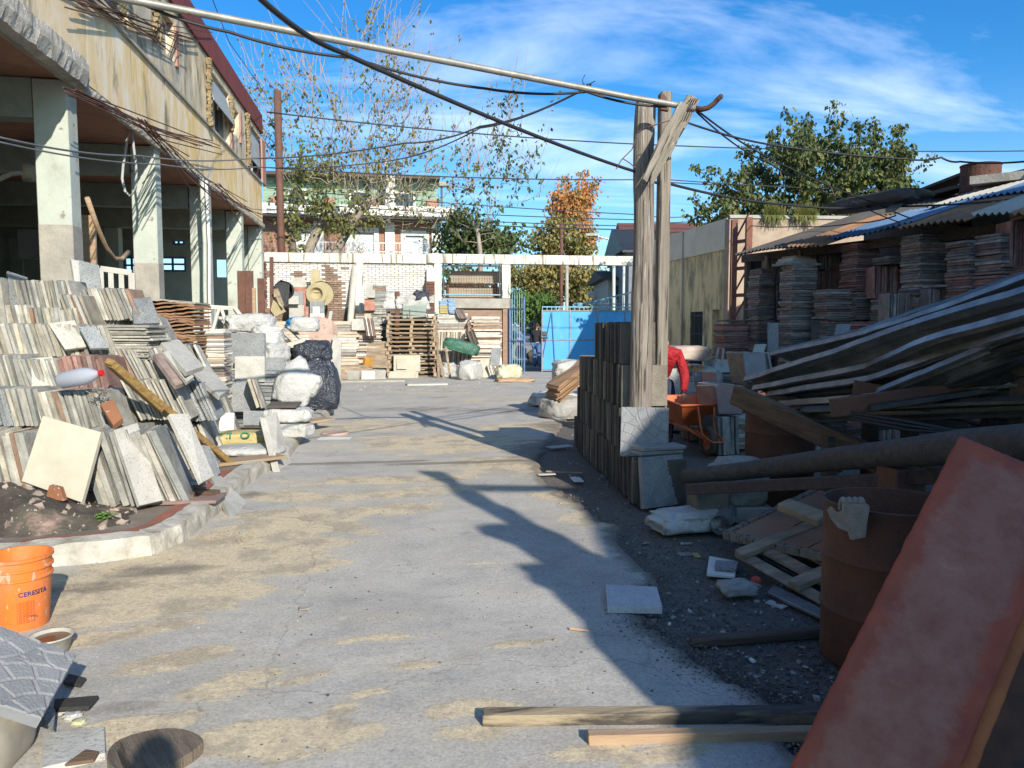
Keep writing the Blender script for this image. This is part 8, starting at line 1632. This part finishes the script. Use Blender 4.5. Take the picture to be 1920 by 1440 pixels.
# red mould panel and the brown one behind
def tray(name, label, corner, ux, uy, W_, H_, th, mt_, inner):
    r_ = thing(name, tuple(corner), label, 'panel', 'moulded slabs in the bottom right corner'); ux, uy = V(ux).normalized(), V(uy).normalized(); n = ux.cross(uy).normalized(); uy = n.cross(ux); Rm = Matrix((ux, uy, n)).transposed()
    bm = bmesh.new(); NX, NY = 40, 100; rg = random.Random(9); top = []
    for k in range(NY+1):
        row = []
        for i in range(NX+1):
            u_, v_ = i/NX, k/NY; e_ = min(u_*W_, (1-u_)*W_, v_*H_, (1-v_)*H_); dx = .004*noise.noise(V((v_*30, 0, 1)))*(i in (0, NX)); dy = .004*noise.noise(V((u_*20, 0, 2)))*(k in (0, NY))
            zz = .006*max(0, 1-max(0, e_-.03)/.012) - .006 + .0012*noise.fractal(V((u_*6, v_*15, 3)), 1, 2, 3) - (.004 if i in (0, NX) or k in (0, NY) else 0)
            row.append(bm.verts.new(corner+ux*(u_*W_+dx)+uy*(v_*H_+dy)+n*zz-V(corner)))
        top.append(row)
    for k in range(NY):
        for i in range(NX): bm.faces.new((top[k][i], top[k][i+1], top[k+1][i+1], top[k+1][i]))
    bd = [top[0][i] for i in range(NX+1)]+[top[k][NX] for k in range(1, NY+1)]+[top[NY][i] for i in range(NX-1, -1, -1)]+[top[k][0] for k in range(NY-1, 0, -1)]; lo_ = [bm.verts.new(v.co-n*th) for v in bd]
    for i in range(len(bd)): j_ = (i+1) % len(bd); bm.faces.new((bd[j_], bd[i], lo_[i], lo_[j_]))
    bm.faces.new(lo_[::-1]); ca_ = None; me = bpy.data.meshes.new(name); bm.to_mesh(me); bm.free()
    at_ = me.color_attributes.new('rimdist', 'FLOAT_COLOR', 'POINT')
    for i, v in enumerate(me.vertices): p = v.co; a_, b_ = p.dot(ux), p.dot(uy); e_ = max(0, min(a_, W_-a_, b_, H_-b_)); at_.data[i].color = (e_, e_, e_, 1)
    for p in me.polygons: p.use_smooth = len(p.vertices) == 4 and abs(p.normal.dot(n)) > .7
    me.materials.append(mt_); bpy.data.objects.remove(r_); r_ = bpy.data.objects.new(name, me); C.objects.link(r_); r_.location = corner; reg(r_, label, 'slab', 'moulded slabs in the bottom right corner')
    return r_
M_face = mat('worn_terracotta_face', (.37, .17, .125), (.37, .115, .07), (.38, .085, .038), sc=3.4, bump=.3, bsc=70, rough=.6, lo=.40, hi=.56, speck=((.44, .27, .21), 110, .70), det=9)
d0 = 2.25; TL = D(1800, 815, 2.98); BL = D(1482, 1440, 2.30); up_ = (TL-BL).normalized(); TRt = D(1948, 863, 2.86); rt_ = (TRt-TL); rt_ = (rt_-up_*rt_.dot(up_)).normalized()
Hh = (TL-BL).length; ext = BL.z/abs(up_.z) if up_.z > 0 else 0; co = BL-up_*(BL.z/up_.z); Hh = (TL-co).length
def rimx(t, col, ad, b):
    L = t.links.new; vc = N(t, 'ShaderNodeVertexColor'); vc.layer_name = 'rimdist'; se = N(t, 'ShaderNodeSeparateColor'); L(vc.outputs[0], se.inputs[0])
    n = N(t, 'ShaderNodeTexNoise'); n.inputs['Scale'].default_value = 7; n.inputs['Detail'].default_value = 10; n.inputs['Roughness'].default_value = .72; L(ad.outputs[0], n.inputs[0])
    m = N(t, 'ShaderNodeMath', operation='MULTIPLY_ADD'); L(n.outputs[0], m.inputs[0]); m.inputs[1].default_value = .22; L(se.outputs[0], m.inputs[2])
    r = N(t, 'ShaderNodeMapRange'); L(m.outputs[0], r.inputs['Value']); r.inputs['From Min'].default_value = .150; r.inputs['From Max'].default_value = .185; r.inputs['To Max'].default_value = .9
    n2 = N(t, 'ShaderNodeTexNoise'); n2.inputs['Scale'].default_value = 9; n2.inputs['Detail'].default_value = 12; n2.inputs['Roughness'].default_value = .75; L(ad.outputs[0], n2.inputs[0])
    fc_ = N(t, 'ShaderNodeValToRGB'); e = fc_.color_ramp.elements; e[0].position = .35; e[0].color = (.32, .10, .055, 1); e[1].position = .64; e[1].color = (.44, .18, .115, 1); q = e.new(.78); q.color = (.56, .33, .24, 1); L(n2.outputs[0], fc_.inputs[0])
    x = N(t, 'ShaderNodeMix', data_type='RGBA'); L(r.outputs[0], x.inputs[0]); L(col, x.inputs[6]); L(fc_.outputs[0], x.inputs[7]); return x.outputs[2]
M_slabr = mat('rust_red_cast_slab', (.46, .088, .034), (.30, .062, .030), (.38, .12, .07), sc=5, bump=.35, bsc=55, rough=.6, extra=rimx, det=9)
tray('red_slab', 'large worn terracotta red moulded slab leaning in the bottom right corner', co, rt_, up_, .405, Hh, .04, M_slabr, M_face)
tray('sunlit_edge_slab', 'added slab in bright orange for the sunlit edge of the big red slab', co+rt_*.045-rt_.cross(up_)*.045, rt_, up_, .405, Hh-.12, .03, mat('sunlit_edge_orange', (.60, .17, .05), (.48, .13, .045), sc=6, bump=.3), M_face)  # added slab; its bright orange stands for the red slab's sunlit edge
slab4('brown_slab', [D(1760, 1520, 2.60), D(2040, 1520, 2.60), D(2040, 1120, 3.0), D(1935, 1135, 3.0)], .04, mat('mottled_rusty_slab', (.20, .08, .04), (.09, .045, .03), (.30, .14, .08), sc=6, bump=.5, det=9), 'second mottled brown slab half hidden behind the red one', 'slab', 'moulded slabs in the bottom right corner')
# prop that carries the red slab: its top rests on the log
# logs and beams
lg = MB(); pts_ = [D(1284, 893, 6.3), D(1400, 882, 5.9), D(1550, 862, 5.2), D(1700, 848, 4.5), D(1800, 838, 4.1), D(1990, 826, 3.5)]; lg.tube(fine(pts_, 4), [.060+.035*min(1, i/16) + .004*noise.noise(V((i*.7, 0, 0))) for i in range(21)], 16)
reg(lg.build('log', mat('dark_grey_log', (.10, .085, .07), (.06, .05, .043), (.16, .14, .12), sc=4, stretch=(1, 5, 5), bump=.7, bsc=14), smooth=True), 'long round grey pole lying across the rubble on the right', 'log')
reg(MB().bar(D(1290, 917, 6.0), D(1775, 893, 4.35), .07, .085, UZ, .005).build('timber_beam', mat('dark_purplish_timber', (.095, .062, .052), (.06, .042, .037), sc=3, stretch=(.6, 7, 7), bump=.6), bevel=.006), 'straight dark square beam lying under the round pole', 'beam', 'beams on the right')
reg(MB().bar(D(1378, 738, 6.7), D(1655, 868, 5.6), .10, .17, UZ, .006).build('timber_beam', mat('brown_cracked_timber', (.17, .10, .055), (.075, .048, .03), (.24, .15, .085), sc=2.6, stretch=(1, 1.6, 9), bump=.8, bsc=9, rot=(0, .42, 0)), bevel=.01), 'thick cracked brown beam slanting down over the farther drum', 'beam', 'beams on the right')
# steel sections fanned over the heap
def chan(label, a, b, w=.16, h=.07, up=UZ, mt_=M_galv, roll=0.):
    a, b = V(a), V(b); d = (b-a).normalized(); x = d.cross(up).normalized(); z = x.cross(d); ca, sa = math.cos(roll), math.sin(roll); x, z = x*ca+z*sa, z*ca-x*sa; m = MB(); t = .006
    def strip(p, q, th): m.add([a+p, a+q, b+q, b+p]+[a+p+th, a+q+th, b+q+th, b+p+th], [(0, 1, 2, 3), (7, 6, 5, 4), (0, 4, 5, 1), (1, 5, 6, 2), (2, 6, 7, 3), (3, 7, 4, 0)])
    strip(-x*w/2, x*w/2, z*t); strip(-x*w/2, -x*w/2-z*h, x*t); strip(x*w/2-x*t, x*w/2-x*t-z*h, x*t); strip(-x*w/2-z*h, -x*w/2+x*.03-z*h, z*t); strip(x*w/2-x*.03-z*h, x*w/2-z*h, z*t)
    return reg(m.build('steel_section', mt_), label, 'steel section', 'steel sections fanned over the heap')
def sect(label, pts_, w, h, roll, mt_, rows):
    """long folded sheet section along bent points, with rolled lips"""
    P_ = fine([V(p) for p in pts_], 5); k = len(P_); m = MB(); rg = random.Random(int(w*1000)+rows)
    prof = [(-w/2, -h), (-w/2+.012, -h-.004), (-w/2, -h+.01), (-w/2, 0), (-w*.18, .006), (0, -.012), (w*.18, .006), (w/2, 0), (w/2, -h*.8), (w/2-.02, -h*.8-.003)]
    vs = []
    for i, p in enumerate(P_):
        d = (P_[min(i+1, k-1)]-P_[max(i-1, 0)]).normalized(); x = d.cross(UZ).normalized(); z = x.cross(d); r_ = roll+.06*noise.noise(V((i*.4, rows, 0))); ca, sa = math.cos(r_), math.sin(r_)
        xx, zz = x*ca+z*sa, z*ca-x*sa; wob = zz*.012*noise.noise(V((i*.6, rows*3, 1)))
        for a_, b_ in prof: vs.append(p+xx*a_+zz*b_+wob)
    n = len(prof); m.add(vs, [(i*n+q, i*n+q+1, (i+1)*n+q+1, (i+1)*n+q) for i in range(k-1) for q in range(n-1)])
    o = m.build('steel_section', mt_); o.modifiers.new('t', 'SOLIDIFY').thickness = .004
    return reg(o, label, 'steel section', 'steel sections fanned over the heap')
M_gdark = mat('dark_greased_section', (.09, .095, .09), (.14, .145, .135), metal=.6, rough=.4, speck=((.17, .17, .14), 50, .6))
for i, (pts_, w, h, roll, mt_, lab) in enumerate([
 ([(1468, 658, 7.7), (1620, 622, 6.6), (1760, 575, 5.7), (1990, 497, 4.7)], .10, .05, .55, M_gdark, 'topmost thin steel section, dark, running up to the right edge'),
 ([(1460, 668, 7.5), (1640, 628, 6.4), (1780, 585, 5.6), (1990, 512, 4.6)], .21, .05, .42, M_galv, 'second steel section, broad with a bluish face'),
 ([(1412, 716, 7.1), (1560, 672, 6.3), (1720, 618, 5.5), (1990, 540, 4.3)], .22, .06, .5, M_galv, 'steel section with the longest broad speckled face'),
 ([(1424, 730, 6.95), (1640, 690, 5.9), (1760, 640, 5.1), (1990, 578, 4.15)], .17, .06, .5, M_galv, 'steel section bending upward at its middle'),
 ([(1450, 740, 6.8), (1640, 712, 5.8), (1800, 660, 5.0), (1990, 610, 4.1)], .14, .06, .5, M_galv, 'grey steel section low in the fan, bent at its middle'),
 ([(1480, 742, 6.7), (1660, 726, 5.7), (1830, 668, 4.9), (1990, 626, 4.1)], .06, .04, .8, M_gdark, 'thin dark steel section lowest in the fan'),
 ([(1470, 754, 6.6), (1560, 748, 6.1), (1665, 738, 5.5)], .12, .06, .25, M_galv, 'short flat steel section at the lower end of the fan'),
 ([(1660, 738, 5.6), (1780, 690, 5.0), (1990, 606, 4.25)], .15, .06, .6, M_galv, 'steel section kinking up from the short flat one'),
 ([(1515, 772, 6.2), (1740, 764, 5.2), (1990, 752, 4.4)], .10, .09, 1.2, M_gdark, 'level dark steel section above the hoses'),
 ([(1690, 742, 5.5), (1990, 720, 4.6)], .10, .09, 1.2, M_gdark, 'second level dark section above the first'),
 ([(1700, 745, 5.4), (1850, 700, 4.9), (1990, 645, 4.5)], .12, .08, .5, M_gdark, 'dark steel section deep inside the heap')]):
    sect(lab, [D(*p) for p in pts_], w, h, roll, mt_, i)
for i, (r1, dz) in enumerate(((.0, 0), (.03, -.02), (-.02, .02))):
    P_ = [D(1900, 760+i*14, 4.9), D(1700, 748+i*8, 5.3), D(1600, 742+i*10, 5.5), D(1573, 755+i*8, 5.45), D(1600, 775+i*5, 5.2), D(1700, 790+i*8, 5.0), D(1830, 815, 4.7)]
    reg(MB().tube(P_, .013, 8).build('black_hose', M_black, smooth=True), ['upper', 'middle', 'lowest'][i]+' loop of black hose lying in the heap under the level section', 'hose', 'black hoses in the heap')
# racks that carry the steel and logs, dark clutter inside the heap
hp_ = thing('scrap_heap', tuple(D(1760, 900, 5.6)), 'dark heap of scrap timber and metal filling the space under the steel sections', 'scrap heap'); hp_.location.z = 0; rg = random.Random(33)
for i in range(46):
    px = rg.uniform(1690, 2150); d = rg.uniform(5.0, 6.8); q = D(px, 700, d); q.z = rg.uniform(.05, 1.15-.25*(d < 5.0)); L_ = rg.uniform(.5, 1.4); a = rg.uniform(-.5, .5); v_ = (RT*math.cos(a)+FH*math.sin(a)+UZ*rg.uniform(-.25, .25)).normalized()
    MB().bar(q-v_*L_/2, q+v_*L_/2, rg.uniform(.05, .3), rg.uniform(.02, .12)).build('scrap_piece', rg.choice((M_steelk, M_woodd, M_steelk, M_rustd, M_woodd)), hp_)
for i in range(7):
    q = D(1560+i*75, 700, 5.9+.2*(i % 2)); q.z = 0; z = min(1.25, .75+i*.08); MB().bar(q, q+UZ*z, .09, .09, V((0, 1, 0))).build('scrap_piece', M_woodd, hp_)
for (px, py, d) in ((1300, 925, 6.05), (1330, 900, 6.1)):
    pass
q = D(1325, 905, 6.1); reg(MB().box2((q.x-.12, q.y-.1, 0), (q.x+.15, q.y+.12, q.z-.06)).build('concrete_block', M_tileD, bevel=.008), 'dark block under the low end of the round pole', 'block'); q = D(1700, 872, 4.55); reg(MB().box2((q.x-.1, q.y-.05, 0), (q.x+.1, q.y+.15, q.z-.02)).build('concrete_block', M_rustd, bevel=.008), 'rusty block propping the round pole behind the near drum', 'block')
rs2 = [(1490, 720, 7.5), (1600, 690, 6.7)]
q = D(1500, 700, 7.3); reg(MB().bar(V((q.x, q.y, 0)), V((q.x, q.y, D(1500, 730, 7.3).z)), .1, .1, V((0, 1, 0))).build('timber_prop', M_woodd), 'short dark prop under the left ends of the steel sections', 'prop')
q = D(1930, 600, 4.75); reg(MB().bar(V((q.x, q.y, 0)), V((q.x, q.y, D(1930, 615, 4.75).z)), .12, .12, V((0, 1, 0))).build('timber_prop', M_woodd), 'dark post carrying the raised ends of the steel sections at the right edge', 'prop')
bpy.context.view_layer.update()
